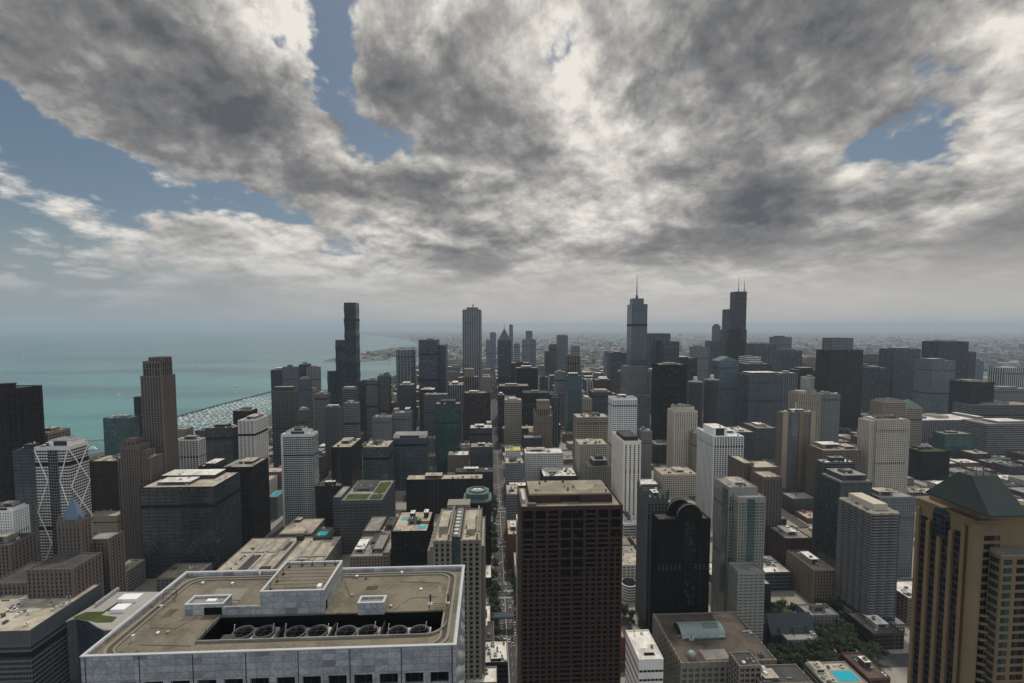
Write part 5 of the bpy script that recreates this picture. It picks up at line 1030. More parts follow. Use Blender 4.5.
for (u, v, hh, mt) in ((133.4, 641, 1.2, 'offwhite'), (151, 606, .5, 'offwhite'), (161, 607, .3, 'offwhite'), (158, 634, .3, 'white'), (203, 584, .4, 'white'), (232.5, 585, .5, 'white'), (260, 575.5, .8, 'white'), (402, 575, .8, 'white'), (357, 577, .3, 'white'), (366, 579, .4, 'mgrey'), (421, 590, .3, 'white'), (352, 596, .3, 'palegravel'), (391, 607, .35, 'palegravel'), (168, 633, .3, 'palegravel')):
    q = PZ(u, v, zr); mb = MB(); mb.cyl(q.x, q.y, zr, zr+hh, .22, n=8); mb.cyl(q.x, q.y, zr+hh, zr+hh+.12, .34, n=8); mb.build('roof_vent', W(mt), r)
for (ua, va, ub, vb) in ((151, 607, 166, 607), (348, 572, 358, 579), (352, 579, 362, 574), (345, 576, 352, 577)):
    a, c_ = PZ(ua, va, zr), PZ(ub, vb, zr); mb = MB(); mb.tube((a.x, a.y, zr+.15), (c_.x, c_.y, zr+.2), .12, 6); mb.build('loose_pipe', W('greyroof'), r)
# ---- brown granite slab in the middle
x0, x1, y0, y1, z1 = rect(521, 623, 506, 230, D=32); FOOT.append((x0, x1, y0, y1, z1, 'brown granite slab')); FOOT.append((x0-20, x1+12, y0-8, y1+6, 30, ''))
r = thing(OT, 'brown granite slab with gridded dark windows, filling the centre', 'office tower', ((x0+x1)/2, y0, 0))
bw = (x1-x0-1.0)/8; fh = 2.57; rows = int((z1-4)/(fh*2)); big, small = [], []
pat = ['TTSMMSTT', 'TSSTTSST', 'TSSTTSST', 'SSSTTSSS', 'SPSTTSPP', 'PPSTTSPP', 'PPPTTPPP'] 
for k in range(rows):
    pt_ = pat[k] if k < len(pat) else 'PPPWWPPP'; zt = z1-2.2-k*fh*2
    for i, ch in enumerate(pt_):
        xa, xb = x0+.5+bw*i+.62, x0+.5+bw*(i+1)-.62
        if ch == 'M': xa, xb = (xa, xb+.55) if pt_[i-1] != 'M' else (xa-.55, xb)
        if ch in 'TM': big.append((xa, xb, zt-fh*2+.9, zt))
        elif ch in 'SW':
            for q in (0, 1): (big if k < 7 else small).append((xa, xb, zt-fh*q-fh+.85, zt-fh*q))
        else:
            xm = (xa+xb)/2
            for q in (0, 1):
                for (s, e) in ((xa, xm-.5), (xm+.5, xb)): small.append((s, e, zt-fh*q-fh+.85, zt-fh*q))
GR = W('granite', .6)
mb = MB(); punched(mb, x0, x1, 0, z1, y0, big+small, .55); mb.box(x0, x0+.55, y0+.55, y1, 0, z1); mb.box(x1-.55, x1, y0+.55, y1, 0, z1); mb.box(x0+.55, x1-.55, y1-.55, y1, 0, z1)
for i in range(9): c = x0+.5+bw*i; mb.box(c-.16, c+.16, y0-.22, y0-.004, 0, z1-1.2)
mb.build('wall', GR, r)
gm = G('gblack', 2.57, 1.6, 'black', .07, .05, .5)
for h in big[:100]: mb = MB(); mb.box(h[0]-.04, h[1]+.04, y0+.46, y0+.52, h[2]-.04, h[3]+.04); mb.build('window', gm, r)
mb = MB()
for h in big[100:]+small: mb.box(h[0]-.04, h[1]+.04, y0+.46, y0+.52, h[2]-.04, h[3]+.04)
o = mb.build('window', gm, r); o['kind'] = 'stuff'
mb = MB(); mb.box(x0+.55, x1-.55, y0+.55, y1-.55, z1-1.3, z1-1.1); mb.build('roof', W('gravel'), r)
q = PZ(570, 495, z1+3.0); xa, xb = P(529, 495, q.y).x, P(612, 495, q.y).x
mb = MB(); ybk = y1-1.2
xl, xr_ = x0+(x1-x0)*.40, x0+(x1-x0)*.60
mb.box(xa, xl, q.y, ybk, z1-1.1, z1+3); mb.box(xr_, xb, q.y, ybk, z1-1.1, z1+3); mb.box(xl, xr_, q.y+1.6, ybk, z1-1.1, z1+3); mb.box(xl-.3, xr_+.3, q.y-.05, q.y+1.59, z1+2.1, z1+3.05)
for i in range(9): c = xa+(xb-xa)*i/8; mb.box(c-.12, c+.12, q.y-.12, q.y-.004, z1-1.1, z1+2)
o = mb.build('penthouse', GR, r)
mb = MB(); mb.box(xa+.5, xb-.5, q.y+1.7, ybk-.5, z1+3.06, z1+3.16); s = mb.build('penthouse_roof', W('gravel'), r)
rng = random.Random(8)
for i in range(11):
    xx, yy = rng.uniform(xa+2, xb-2), rng.uniform(q.y+2.5, ybk-2); mb = MB(); mb.cyl(xx, yy, z1+3.1, z1+3.1+rng.uniform(.6, 2), rng.uniform(.25, .7), n=8); mb.build('vent_pipe', W(rng.choice(['bronze', 'greyroof', 'mgrey'])), r)
mb = MB(); mb.box(x0+1.2, x0+3.0, y0+8, y0+24, z1-1.1, z1+.9); mb.build('window_washing_rig', W('metal'), r)
mb = MB(); mb.box(x0+3.4, x0+8, y0+2.0, y0+4.5, z1-1.1, z1+.6); mb.build('rooftop_unit', W('mgrey'), r)
# white slim slab just left of it
T(OB, 'white slim low slab squeezed against the brown granite slab', 'office block', 'white slim low slab', 517.5, 520.6, 523, 292, D=14, st='rows', wall='white', glass='gdark', fh=3.4, sub=3, rk='whiteroof', ph=[], nu=0)
# ---- tan tower with green pyramid at the right edge
PT = W('parktan', .8); q = PZ(977, 523, 226); X, Yc, z1 = q.x, q.y, 226
yb_ = Yc+24; xr_ = X+24
r = thing(HT, 'tan stone tower with dark green hipped roof, at the picture edge', 'hotel tower', (X, Yc, 0)); FOOT.append((X-3, xr_, Yc-8, yb_, z1, 'tan tower with green hipped roof'))
mb = MB(); mb.box(X, xr_, Yc, yb_, 0, z1); mb.build('wall', PT, r)
mb = MB(); mb.box(X-.4, X+7, Yc-.4, yb_+.4, z1, z1+.9); mb.box(X+7, xr_, Yc-.4, Yc+1, z1, z1+.9); mb.build('cornice', PT, r)
npier = 5; st_ = (yb_-Yc-4)/4
for i in range(npier):
    c = Yc+4+st_*i*0.96; mb = MB(); mb.box(X-1.1, X-.004, c-.75, c+.75, 0, z1-3-(0 if i in (0, 4) else 4)); mb.cyl(X-.55, c, z1-3-(0 if i in (0, 4) else 4), z1-2-(0 if i in (0, 4) else 4), .75, .2, 8); mb.build('pier', PT, r)
for i in range(4):
    c = Yc+4+st_*.96*(i+.5); mb = MB(); mb.box(X-.12, X-.004, c-st_*.30, c+st_*.30, 0, z1-6); mb.build('window_strip', G('gdark', 3.1, 1.5, 'brown', .08, .30), r)
c = Yc+4+st_*.96*2; mb = MB()
mb.loft([[(X-d, y, z) for d, y in ((0, c-3.6), (1.8, c-2.2), (1.8, c+2.2), (0, c+3.6))] for z in (z1-11, z1-2)] + [[(X-d*.7, c+(y-c)*.75, z1+.6) for d, y in ((0, c-3.6), (1.8, c-2.2), (1.8, c+2.2), (0, c+3.6))]]); mb.build('oriel_window', G('gdark', 2.2, 1.3, 'slate', .1, .1), r)
mb = MB(); mb.cyl(X, Yc, 0, z1-1.5, 2.1, n=20); mb.cyl(X, Yc, z1-1.5, z1-.1, 2.1, .9, 20); mb.build('corner_pilaster', PT, r)
for i in range(int((z1-6)/3.2)):
    z = z1-7-i*3.2; mb = MB(); mb.box(X+3.2, X+9.5, Yc-.12, Yc-.004, z, z+1.9); mb.build('window_band', G('gdark', 50, 1.6, 'brown', .1, 0), r)
    if i > 40: break
zb = P(972, 617, Yc-1).z; bal = MB()
bal.prism([(2.6*math.cos(math.pi+math.pi*t/10)*1.25, 1.9*math.sin(math.pi+math.pi*t/10)) for t in range(11)], 0, .25, True, True)
for t in range(10):
    a0, a1 = math.pi+math.pi*t/10, math.pi+math.pi*(t+1)/10; bal.quad((3.25*math.cos(a0), 1.9*math.sin(a0), .25), (3.25*math.cos(a1), 1.9*math.sin(a1), .25), (3.25*math.cos(a1), 1.9*math.sin(a1), 1.15), (3.25*math.cos(a0), 1.9*math.sin(a0), 1.15))
me = bal.shared('balcony', PT)
for i in range(26):
    put('balcony', me, r, (5.6, -.1, zb-i*3.2))
a = P(1002, 556, Yc-5).x; zz = P(1010, 556, Yc-5).z
mb = MB(); mb.box(a, xr_, Yc-5, Yc-.6, 0, zz); mb.build('front_bay', PT, r)
mb = MB(); mb.box(a-.3, xr_, Yc-5.3, Yc-.6, zz, zz+.5)
for i in range(12): mb.box(a-.1+i*1.1, a+.25+i*1.1, Yc-5.1, Yc-.8, zz+.5, zz+1.6)
mb.build('ribbed_cornice', W('lime'), r)
for i in range(30):
    z = zz-3.4-i*3.2
    mb = MB(); mb.box(a+.8, a+4.2, Yc-5.1, Yc-5.004, z, z+2.0); mb.box(a-.1, a-.004, Yc-4.3, Yc-1.2, z, z+2.0); mb.build('window_band', G('ggreen', 50, 1.5, 'brown', .1, 0), r)
    mb = MB(); mb.box(a+6, a+11, Yc-5.1, Yc-5.004, z, z+2.0); mb.build('window_band', G('gdark', 50, 1.5, 'brown', .1, 0), r)
mb = MB(); ax = X+3; mb.box(ax, xr_, Yc+1.6, yb_-1.5, z1+.002, z1+6); mb.build('attic', PT, r)
for i in range(3): mb = MB(); mb.box(ax+5+i*4, ax+7.4+i*4, Yc+1.5, Yc+1.597, z1+1.4, z1+4.4); mb.build('attic_panel', W('lime'), r)
e = [PZ(990, 517, z1+6.2)]; ex, ey = e[0].x, e[0].y; exb = ey+25; ew = P(1029, 519, ey).x-ex
t0 = P(966, 474, ey+12); zt = t0.z; tx, tw = t0.x, P(992, 476, ey+12).x
mb = MB(); mb.loft([[(ex, ey, z1+6), (ex+ew, ey, z1+6), (ex+ew, exb, z1+6), (ex, exb, z1+6)], [(ex, ey, z1+6.5), (ex+ew, ey, z1+6.5), (ex+ew, exb, z1+6.5), (ex, exb, z1+6.5)], [(tx, ey+10, zt), (tw, ey+10, zt), (tw, ey+15, zt), (tx, ey+15, zt)]])
m_, n, b = newmat('green_copper_roof'); p, nr = pos(n)
sx = n.sep(p); wv = n.m('FRACT', n.m('MULTIPLY', n.m('ADD', sx[0], sx[1]), 1.1))
c = n.mix(n.noise(p, .35, 5, .6), (.010, .022, .019), (.026, .045, .04)); c = n.mix(n.m('LESS_THAN', wv, .12), c, (.015, .03, .028))
n.put(b.inputs['Base Color'], c); b.inputs['Roughness'].default_value = .6
o = mb.build('hipped_roof', m_, r)
for (u, v) in ((966, 474), (976, 475), (983, 475.5), (991.5, 476)):
    q = P(u, v, ey+11); mb = MB(); mb.cyl(q.x, q.y, zt-.3, zt+3.6, .16, .06, 6); mb.cyl(q.x, q.y, zt-.1, zt+.8, .3, .2, 8); mb.build('finial', W('redbrick'), r)
# ---- store with barrel-vaulted roof
r, b_ = T('department_store', 'pale stone store with green barrel-vaulted roof and corner dome', 'store', 'vaulted stone store', 681.5, 776, 661, 330, D=60, st='grid', wall='lime', glass='ggreen', fh=4.4, bay=5, gf=.6, pw=1.6, top=4, rk='darkgravel', ph=[], nu=5, par=1.0)
x0, x1, y0, y1, z1 = b_
vx0, vx1 = PZ(678, 632, z1).x, PZ(722, 632, z1).x; vy0, vy1 = PZ(700, 638, z1).y, PZ(700, 619, z1+4).y; cy = (vy0+vy1)/2; rr = (vy1-vy0)/2
mb = MB(); mb.loft([[(x, cy-rr*math.cos(math.pi*i/18), z1-1+rr*.75*math.sin(math.pi*i/18)) for i in range(19)] for x in (vx0, vx1)], cap=False, closed=False)
nl = 5
for k in range(nl):
    cx = vx0+(vx1-vx0)*(k+.5)/nl; w2 = (vx1-vx0)/nl/2
    mb.loft([[(cx-w2*math.cos(math.pi*i/10), vy0-.8+q, z1-1+w2*.55*math.sin(math.pi*i/10)+dz_) for i in range(11)] for q, dz_ in ((0, 0), (4.5, 1.5))], cap=False, closed=False)
m_, n, bb = newmat('pale_copper'); p, nr = pos(n); sx = n.sep(p); wv = n.m('FRACT', n.m('MULTIPLY', sx[0], .8))
c = n.mix(n.noise(p, .3, 5, .6), (.19, .25, .24), (.27, .33, .315)); c = n.mix(n.m('LESS_THAN', wv, .1), c, (.16, .26, .25)); n.put(bb.inputs['Base Color'], c); bb.inputs['Roughness'].default_value = .5
VC = m_; mb.build('barrel_roof', m_, r)
mb = MB(); mb.loft([[(x, cy-rr*.98*math.cos(math.pi*i/18), z1-1+rr*.73*math.sin(math.pi*i/18)) for i in range(19)] for x in (vx0+.15, vx0+.45)]); mb.build('arched_window', G('gblack', 2, 2, 'dgrey', .1, .1), r)
mb = MB()
for i in range(6):
    for j in range(3): t = math.pi*(.36+.07*j); xx = vx0+(vx1-vx0)*(.55+.06*i); mb.box(xx, xx+1.0, cy-rr*math.cos(t)-.5, cy-rr*math.cos(t)+.5, z1-1+rr*.75*math.sin(t)-.1, z1-1+rr*.75*math.sin(t)+.3)
mb.build('louvre', W('slate'), r)
q = PZ(691.5, 657, z1); mb = MB(); mb.cyl(q.x, q.y, z1-3, z1+2.2, 3.0, n=16); mb.build('corner_turret', W('lime'), r)
mb = MB(); mb.loft([[(q.x+3.2*math.cos(t)*math.cos(2*math.pi*i/16), q.y+3.2*math.cos(t)*math.sin(2*math.pi*i/16), z1+2.2+3.0*math.sin(t)) for i in range(16)] for t in (0, .35, .7, 1.05, 1.4, 1.55)]); mb.build('dome', VC, r)
mb = MB(); mb.box(x0+20, x0+40, y0+3, y0+14, z1-.9, z1-.6); mb.build('pale_pad', W('greyroof'), r)
r2, b2 = T(OB, 'dark flat-roofed building with raised pale rim beside the vaulted store', 'office block', 'dark flat-roofed building', 762, 812, 683, 305, D=18, st='grid', wall='lime', glass='gblack', fh=4, bay=4, rk='tarroof', ph=[(.12, .4, .2, .7, 2, 'mgrey'), (.6, .7, .3, .6, 1.5, 'white')], nu=5)
T(OB, 'lower dark-roofed stone annex between the vaulted store and the flat-roofed building', 'office block', 'lower dark-roofed annex', 739, 760, 685, 312, D=14, z=58, st='grid', wall='lime', glass='gblack', fh=4, bay=4, rk='tarroof', ph=[], nu=3)
r, b_ = T(AT, 'grey apartment building with a turquoise pool on its roof deck', 'apartment block', 'rooftop-pool apartment building', 826, 868, 684, 318, D=23, st='rows', wall='concrete', glass='gblack', fh=3.2, sub=2.4, rk='palegravel', ph=[(.02, .3, .55, .9, 3, 'white')], nu=0)
units(r, b_[0]+.6, b_[0]+(b_[1]-b_[0])*.36, b_[2]+1, b_[3]-12, b_[4]-.96, random.Random(2), 5, .7); units(r, b_[0]+8, b_[1]-1, b_[2]+(b_[3]-b_[2])*.68, b_[3]-1, b_[4]-.96, random.Random(6), 6, .7)
x0, x1, y0, y1, z1 = b_; mb = MB(); mb.box(x0+(x1-x0)*.42, x0+(x1-x0)*.92, y0+(y1-y0)*.15, y0+(y1-y0)*.6, z1-1, z1-.6); mb.build('pool', W('pool'), r)
mb = MB(); mb.box(x0+(x1-x0)*.38, x0+(x1-x0)*.96, y0+(y1-y0)*.08, y0+(y1-y0)*.66, z1-1, z1-.75); mb.build('pool_deck', W('beige'), r)
r, b_ = T(OB, 'white windowless box with flat pale roof beside the brown granite slab', 'office block', 'white windowless box', 639, 663.5, 659, 330, D=34, st='rows', wall='white', glass='gblack', fh=7, sub=3, gf=.25, rk='whiteroof', top=6, ph=[], nu=2)
x0, x1, y0, y1, z1 = b_; mb = MB(); mb.box(x0+6, x0+14, y0+5, y0+8, z1-1, z1-.7); mb.build('roof_grille', W('black'), r)
mb = MB(); mb.cyl(x0+6, y1-4, z1-1, z1+3, .25, n=6); mb.box(x0+5.2, x0+6.8, y1-4.4, y1-3.6, z1+1.5, z1+3.4); mb.build('yellow_light', W('yellow'), r)
T(AT, 'grey-walled court apartments with small square windows, near wing', 'apartment block', 'court apartments near wing', 787, 820, 664, 400, z=13, D=30, st='grid', wall='grey', glass='gblack', fh=3.2, bay=3.6, pw=2, gf=.45, rk='greyroof', nu=6)
T(AT, 'grey-walled court apartments with small square windows, rear wing', 'apartment block', 'court apartments rear wing', 808, 837, 648, 432, z=15, D=18, st='grid', wall='grey', glass='gblack', fh=3.2, bay=3.6, pw=2, gf=.45, rk='greyroof', nu=3)
T('stone_block', 'ornate tan stone block with dark court beside the scalloped tower', 'old building', 'ornate tan stone block', 813, 833, 606, 470, z=40, D=46, st='grid', wall='tan', glass='gblack', fh=3.6, bay=3.4, pw=1.7, rk='tarroof', nu=3)
T(OB, 'low grey block with bright white roof north of the dark brick cube', 'office block', 'low white-roofed block', 764, 790, 600, 500, z=22, D=40, st='rows', wall='mgrey', glass='gblack', fh=4, rk='whiteroof', nu=9, ph=[(.3, .6, .4, .7, 3, 'white')])
T(OB, 'low cream block with domed white skylight and plaza roof', 'office block', 'low cream domed block', 759, 786, 540, 640, z=24, D=60, st='rows', wall='tan', glass='gblack', fh=4, rk='palegravel', nu=14, ph=[(.5, .95, .6, .9, 3, 'tan')])
o_, b_ = T(AT, 'low grey block with turquoise pool beside the tall pale tower', 'apartment block', 'low turquoise-pool block', 766, 783, 557, 575, z=32, D=20, st='rows', wall='mgrey', glass='gblack', fh=3.4, rk='greyroof', nu=2, ph=[])
x0, x1, y0, y1, z1 = b_; mb = MB(); mb.box(x0+8, x1-3, y0+5, y1-5, z1-1, z1-.6); mb.build('pool', W('pool'), o_)
q = PZ(765, 527, 25); r = thing('dome_skylight', 'white dome skylight on the low cream plaza roof', 'dome', (q.x, q.y, 22.9)); mb = MB()
mb.loft([[(q.x+10*math.cos(t)*math.cos(2*math.pi*i/20), q.y+10*math.cos(t)*math.sin(2*math.pi*i/20), 22.9+5*math.sin(t)) for i in range(20)] for t in (0, .4, .8, 1.2, 1.55)]); mb.build('dome_shell', W('white'), r)
# church
q0 = PZ(770, 634, 0); x0, x1 = PZ(776, 640, 12).x, PZ(822, 640, 12).x; y0 = PZ(790, 640, 6).y; y1 = y0+18
r = thing('church', 'dark stone church with steep slate roof beside a walled garden', 'church', ((x0+x1)/2, y0, 0)); FOOT.append((x0-14, x1, y0-4, y1+4, 26, 'slate-roofed church'))
mb = MB(); mb.box(x0, x1, y0, y1, 0, 12); mb.build('wall', W('dgrey'), r)
mb = MB(); mb.loft([[(x, y0-1, 12), (x, (y0+y1)/2, 27), (x, y1+1, 12)] for x in (x0-.5, x1+.5)]); mb.build('roof', W('slate'), r)
mb = MB(); mb.box(x0-10, x0-.6, y0+5, y0+13, 0, 20); mb.build('bell_tower', W('dgrey'), r)
mb = MB(); mb.cyl(x0-5, y0+9, 20, 44, 5.2, .2, 8); mb.build('spire', W('slate'), r)
for i in range(7): mb = MB(); xx = x0+3+i*(x1-x0-6)/6; mb.box(xx-.7, xx+.7, y0-.1, y0-.004, 3, 9); mb.build('window', G('gblack', 3, 1, 'dgrey'), r)
for i in range(3): mb = MB(); xx = x0+8+i*(x1-x0-16)/2; mb.loft([[(xx-1.6, y0-.9+q_, 13.2+q_*1.5), (xx, y0-.9+q_, 17+q_*1.5), (xx+1.6, y0-.9+q_, 13.2+q_*1.5)] for q_ in (0, 1.5)]); mb.build('dormer', W('slate'), r)
# ---- left side, near
r, b_ = T(HT, 'old tan hotel tower capped with a blue pyramid roof', 'old hotel tower', 'blue-pyramid hotel tower', 57.5, 80, 521, 400, us=90, st='grid', wall='pinkstone', glass='gblack', fh=3.3, bay=3.2, pw=1.7, gf=.5, top=6, ph=[], nu=0)
x0, x1, y0, y1, z1 = b_; cx, cy = (x0+x1)/2, (y0+y1)/2; ap = P(71, 499, (y0+y1)/2).z; hw = (x1-x0)/2
m_, n, bb = newmat('blue_tile_roof'); p, nr = pos(n); n.put(bb.inputs['Base Color'], n.mix(n.noise(p, .8, 5, .6), (.07, .12, .19), (.15, .21, .30))); bb.inputs['Roughness'].default_value = .5
mb = MB(); s = .80; mb.loft([[(cx-hw*s, y0+1.2, z1), (cx+hw*s, y0+1.2, z1), (cx+hw*s, y1-1.2, z1), (cx-hw*s, y1-1.2, z1)], [(cx-.9, cy-.7, ap), (cx+.9, cy-.7, ap), (cx+.9, cy+.7, ap), (cx-.9, cy+.7, ap)]]); mb.build('pyramid_roof', m_, r)
mb = MB(); mb.cyl(cx, cy, ap, ap+2.2, .9, .7, 8); mb.cyl(cx, cy, ap+2.2, ap+4.2, .8, .05, 8); mb.build('lantern', W('parktan'), r)
for (xx, yy) in ((x0+1, y0+1), (x1-1, y0+1), (x1-1, y1-1), (x0+1, y1-1)): mb = MB(); mb.box(xx-1, xx+1, yy-1, yy+1, z1, z1+3); mb.cyl(xx, yy, z1+3, z1+6, 1.1, .1, 6); mb.build('corner_pinnacle', W('pinkstone'), r)
for s_ in (-1, 0, 1): mb = MB(); mb.box(cx+s_*4-1, cx+s_*4+1, y0+2.2, y0+5, z1+1, z1+4.2); mb.build('dormer', W('slate'), r)
extra(r, 27, 72, 569, 372, D=27, st='grid', wall='pinkstone', glass='gblack', fh=3.3, bay=3.4, pw=1.8, gf=.5, rk='tarroof', top=3)
extra(r, 86, 108, 539, 412, D=16, st='grid', wall='pinkstone', glass='gblack', fh=3.3, bay=3.2, pw=1.7, gf=.5, rk='greyroof', top=3)
extra(r, -10, 26, 583, 378, D=34, st='grid', wall='pinkstone', glass='gblack', fh=3.3, bay=3.4, pw=1.8, gf=.5, rk='tarroof', top=3)
r, b_ = T(AT, 'white apartment block with honeycomb side and rounded top', 'apartment block', 'white honeycomb block', -50, 12, 511, 440, us=28, st='grid', wall='white', glass='gblack', fh=2.6, bay=2.2, pw=.9, gf=.45, rk='whiteroof', top=1.5, ph=[(.55, .98, .1, .9, 3.5, 'white'), (.75, .95, .3, .7, 6, 'palegravel')], nu=3)
T(OB, 'tan blank-walled warehouse-like block behind the blue pyramid tower', 'warehouse', 'tan blank-walled block', 84, 117, 516, 600, D=38, st='rows', wall='beige', glass='gblack', fh=14, gf=.1, rk='palegravel', ph=[], nu=4)
T(OB, 'rose roof wing beside the white honeycomb block', 'office block', 'rose roof wing', -30, 9, 545, 420, D=24, st='grid', wall='pinkstone', glass='gblack', fh=3.3, bay=3.4, pw=1.8, rk='tarroof', nu=3)
r, b_ = T('parking_garage', 'grey parking garage of open decks with a blank stair tower', 'parking garage', 'grey open-deck garage', 111, 127, 571, 528, us=145, st='rows', wall='concrete', glass='gblack', fh=3.2, gf=.5, rk='palegravel', ph=[(.45, .8, 0.0, .2, 5, 'concrete')], nu=3, par=.9)
r, b_ = T(OB, 'low wide block with mottled white roof and ribbed grey top, at the corner', 'office block', 'mottled white roof block', -70, 29.5, 632, 330, D=61, st='rows', wall='mgrey', glass='gblack', fh=3.7, sub=2, gf=.5, top=11, rk='palegravel', ph=[], nu=22)
x0, x1, y0, y1, z1 = b_
mb = MB()
for i in range(int((y1-y0)/1.6)): mb.box(x1+.004, x1+.22, y0+i*1.6, y0+i*1.6+.5, z1-10, z1-.3)
for i in range(int((x1-x0)/1.6)): mb.box(x0+i*1.6, x0+i*1.6+.5, y0-.22, y0-.004, z1-10, z1-.3)
mb.build('ribbed_panel', W('bluegrey'), r)
# glass building with planted roof
z1 = 80; pts = [PZ(u, v, z1) for u, v in ((66, 621), (76, 617.5), (88, 620), (97, 626), (104, 629), (128, 629), (168, 592), (115, 592))]
r = thing('glass_pavilion_block', 'dark glass block with wavy white eave and mossy green roof', 'office block', (pts[0].x, pts[0].y, 0)); FOOT.append((pts[0].x, pts[5].x+6, pts[5].y, pts[7].y, z1, 'mossy-roofed glass block'))
poly = [(p_.x, p_.y) for p_ in pts]; cxm = sum(p_[0] for p_ in poly)/len(poly); cym = sum(p_[1] for p_ in poly)/len(poly)
shr = lambda f_: [(cxm+(x-cxm)*f_, cym+(y-cym)*f_) for x, y in poly]
mb = MB(); mb.prism(shr(.99), 0, z1-1.2); mb.build('curtain_wall', G('gnavy', 4, 1.4, 'dgrey', .12, .06), r)
mb = MB(); mb.prism(shr(1.02), z1-1.2, z1-.2); mb.build('white_eave', W('concrete'), r)
q = [PZ(u, v, z1) for u, v in ((73, 617.3), (86, 612), (106, 611.5), (101, 615), (117, 617), (112, 622), (97, 622.5), (86, 619.5))]
mb = MB(); mb.prism([(p_.x, p_.y) for p_ in q], z1-.2, z1+.1); mb.build('planted_roof', W('greenroof'), r)
q = [PZ(u, v, z1) for u, v in ((104, 611), (121, 600), (126, 600), (110, 611))]
mb = MB(); mb.prism([(p_.x, p_.y) for p_ in q], z1-.2, z1+.1); mb.build('planted_roof', W('greenroof'), r)
for (ua, ub, v, dd, hh) in ((110, 124, 613, 8, 2.6), (117, 136, 603, 8, 3)):
    a, c_ = PZ(ua, v, z1), PZ(ub, v, z1); mb = MB(); mb.box(a.x, c_.x, a.y, a.y+dd, z1-.2, z1+hh); mb.build('penthouse', W('white'), r)
for k in range(8):
    q = PZ(97+k*2.9, 606-k*2.1, z1); mb = MB(); mb.box(q.x-.9, q.x+.9, q.y-1.1, q.y+1.1, z1+.6, z1+2.8); mb.cyl(q.x, q.y, z1+2.8, z1+3.1, .7, n=10)
    for s_ in (-.7, .7): mb.box(q.x+s_-.1, q.x+s_+.1, q.y-.1, q.y+.1, z1-.2, z1+.6)
    mb.build('cooling_fan', W('metal'), r)
# parking roofs between the black towers and the marble roof
zt = 26; a = PZ(223.5, 564, zt); x0 = a.x; y0 = PZ(260, 578, zt).y; y1 = PZ(260, 538, zt).y; x1 = PZ(322, 564, zt).x
r = thing('parking_deck', 'broad sand-coloured parking roof with lamp posts and ramps', 'parking deck', ((x0+x1)/2, y0, 0)); FOOT.append((x0, x1, y0, y1, zt, 'sand-coloured parking roof'))
mb = MB(); mb.box(x0, x1, y0, y1, 0, zt-1)
for q in ((x0, x1, y0, y0+.4), (x0, x1, y1-.4, y1), (x0, x0+.4, y0+.4, y1-.4), (x1-.4, x1, y0+.4, y1-.4)): mb.box(*q, zt-1, zt)
xm = x0+(x1-x0)*.56; mb.box(xm-3, xm-2.5, y0+6, y1-12, zt-1, zt); mb.box(xm+2.5, xm+3, y0+6, y1-12, zt-1, zt); mb.build('wall', FM('concrete', 'gblack', 3.2, 6, 1.1, .5), r)
mb = MB(); mb.box(x0+.4, x1-.4, y0+.4, y1-.4, zt-.99, zt-.9); mb.build('deck', W('palegravel'), r)
mb = MB(); mb.box(xm-2.5, xm+2.5, y0+6, y1-12, zt-.9, zt-.86); mb.build('ramp', W('tarroof'), r)
mb = MB()
for k in range(26):
    for xx in (x0+12, x0+30, xm+8, x1-14): mb.box(xx, xx+5, y0+2+k*2.7, y0+2.12+k*2.7, zt-.9, zt-.88) if y0+2+k*2.7 < y1-2 else None
mb.build('bay_marking', W('white'), r)
for i, (fx_, fy_) in enumerate(((.1, .2), (.1, .5), (.1, .8), (.33, .2), (.33, .5), (.33, .8), (.7, .25), (.7, .55), (.7, .85), (.92, .3), (.92, .7))):
    mb = MB(); xx, yy = x0+(x1-x0)*fx_, y0+(y1-y0)*fy_; mb.cyl(xx, yy, zt-.9, zt+6, .13, n=6); mb.box(xx-.9, xx+.9, yy-.15, yy+.15, zt+6, zt+6.15); mb.build('lamp_post', W('mgrey'), r)
for (fa, fb, fc, fd, hh, key) in ((.16, .2, .05, .95, .9, 'concrete'), (.30, .33, .0, .8, 1.2, 'concrete'), (.40, .44, .2, 1, .8, 'greyroof'), (.66, .70, .06, .9, 1.1, 'concrete'), (.80, .83, .1, 1, .9, 'greyroof'), (.70, .98, .46, .5, 1.4, 'concrete'), (.05, .42, .60, .63, 1.2, 'concrete')):
    mb = MB(); mb.box(x0+(x1-x0)*fa, x0+(x1-x0)*fb, y0+(y1-y0)*fc+.5, y0+(y1-y0)*fd-.5, zt-.89, zt-.9+hh); mb.build('ramp_wall', W(key), r)
for (fa, fb, fc, fd) in ((.2, .3, .1, .55), (.71, .8, .12, .42), (.45, .5, .65, .9)):
    mb = MB(); mb.box(x0+(x1-x0)*fa, x0+(x1-x0)*fb, y0+(y1-y0)*fc, y0+(y1-y0)*fd, zt-.89, zt-.84); mb.build('ramp', W('tarroof'), r)
for (fx_, fy_, w2, hh) in ((.5, .12, 5, 5), (.56, .93, 4, 5.5), (.86, .1, 4, 4)):
    mb = MB(); xx, yy = x0+(x1-x0)*fx_, y0+(y1-y0)*fy_; mb.box(xx-w2, xx+w2, yy-3, yy+3, zt-.9, zt+hh); mb.box(xx-w2-.3, xx+w2+.3, yy-3.3, yy+3.3, zt+hh, zt+hh+.4); mb.build('stair_house', W('bronze'), r)
PARK = (x0, x1, y0, y1, zt)
r, b_ = T('parking_deck', 'smaller raised cream parking roof below the white-edged glass tower', 'parking deck', 'smaller cream parking roof', 279, 312, 537, 615, z=28, D=48, st='rows', wall='concrete', glass='gblack', fh=3.4, rk='palegravel', ph=[(.1, .3, .8, .98, 3, 'bronze')], nu=2)
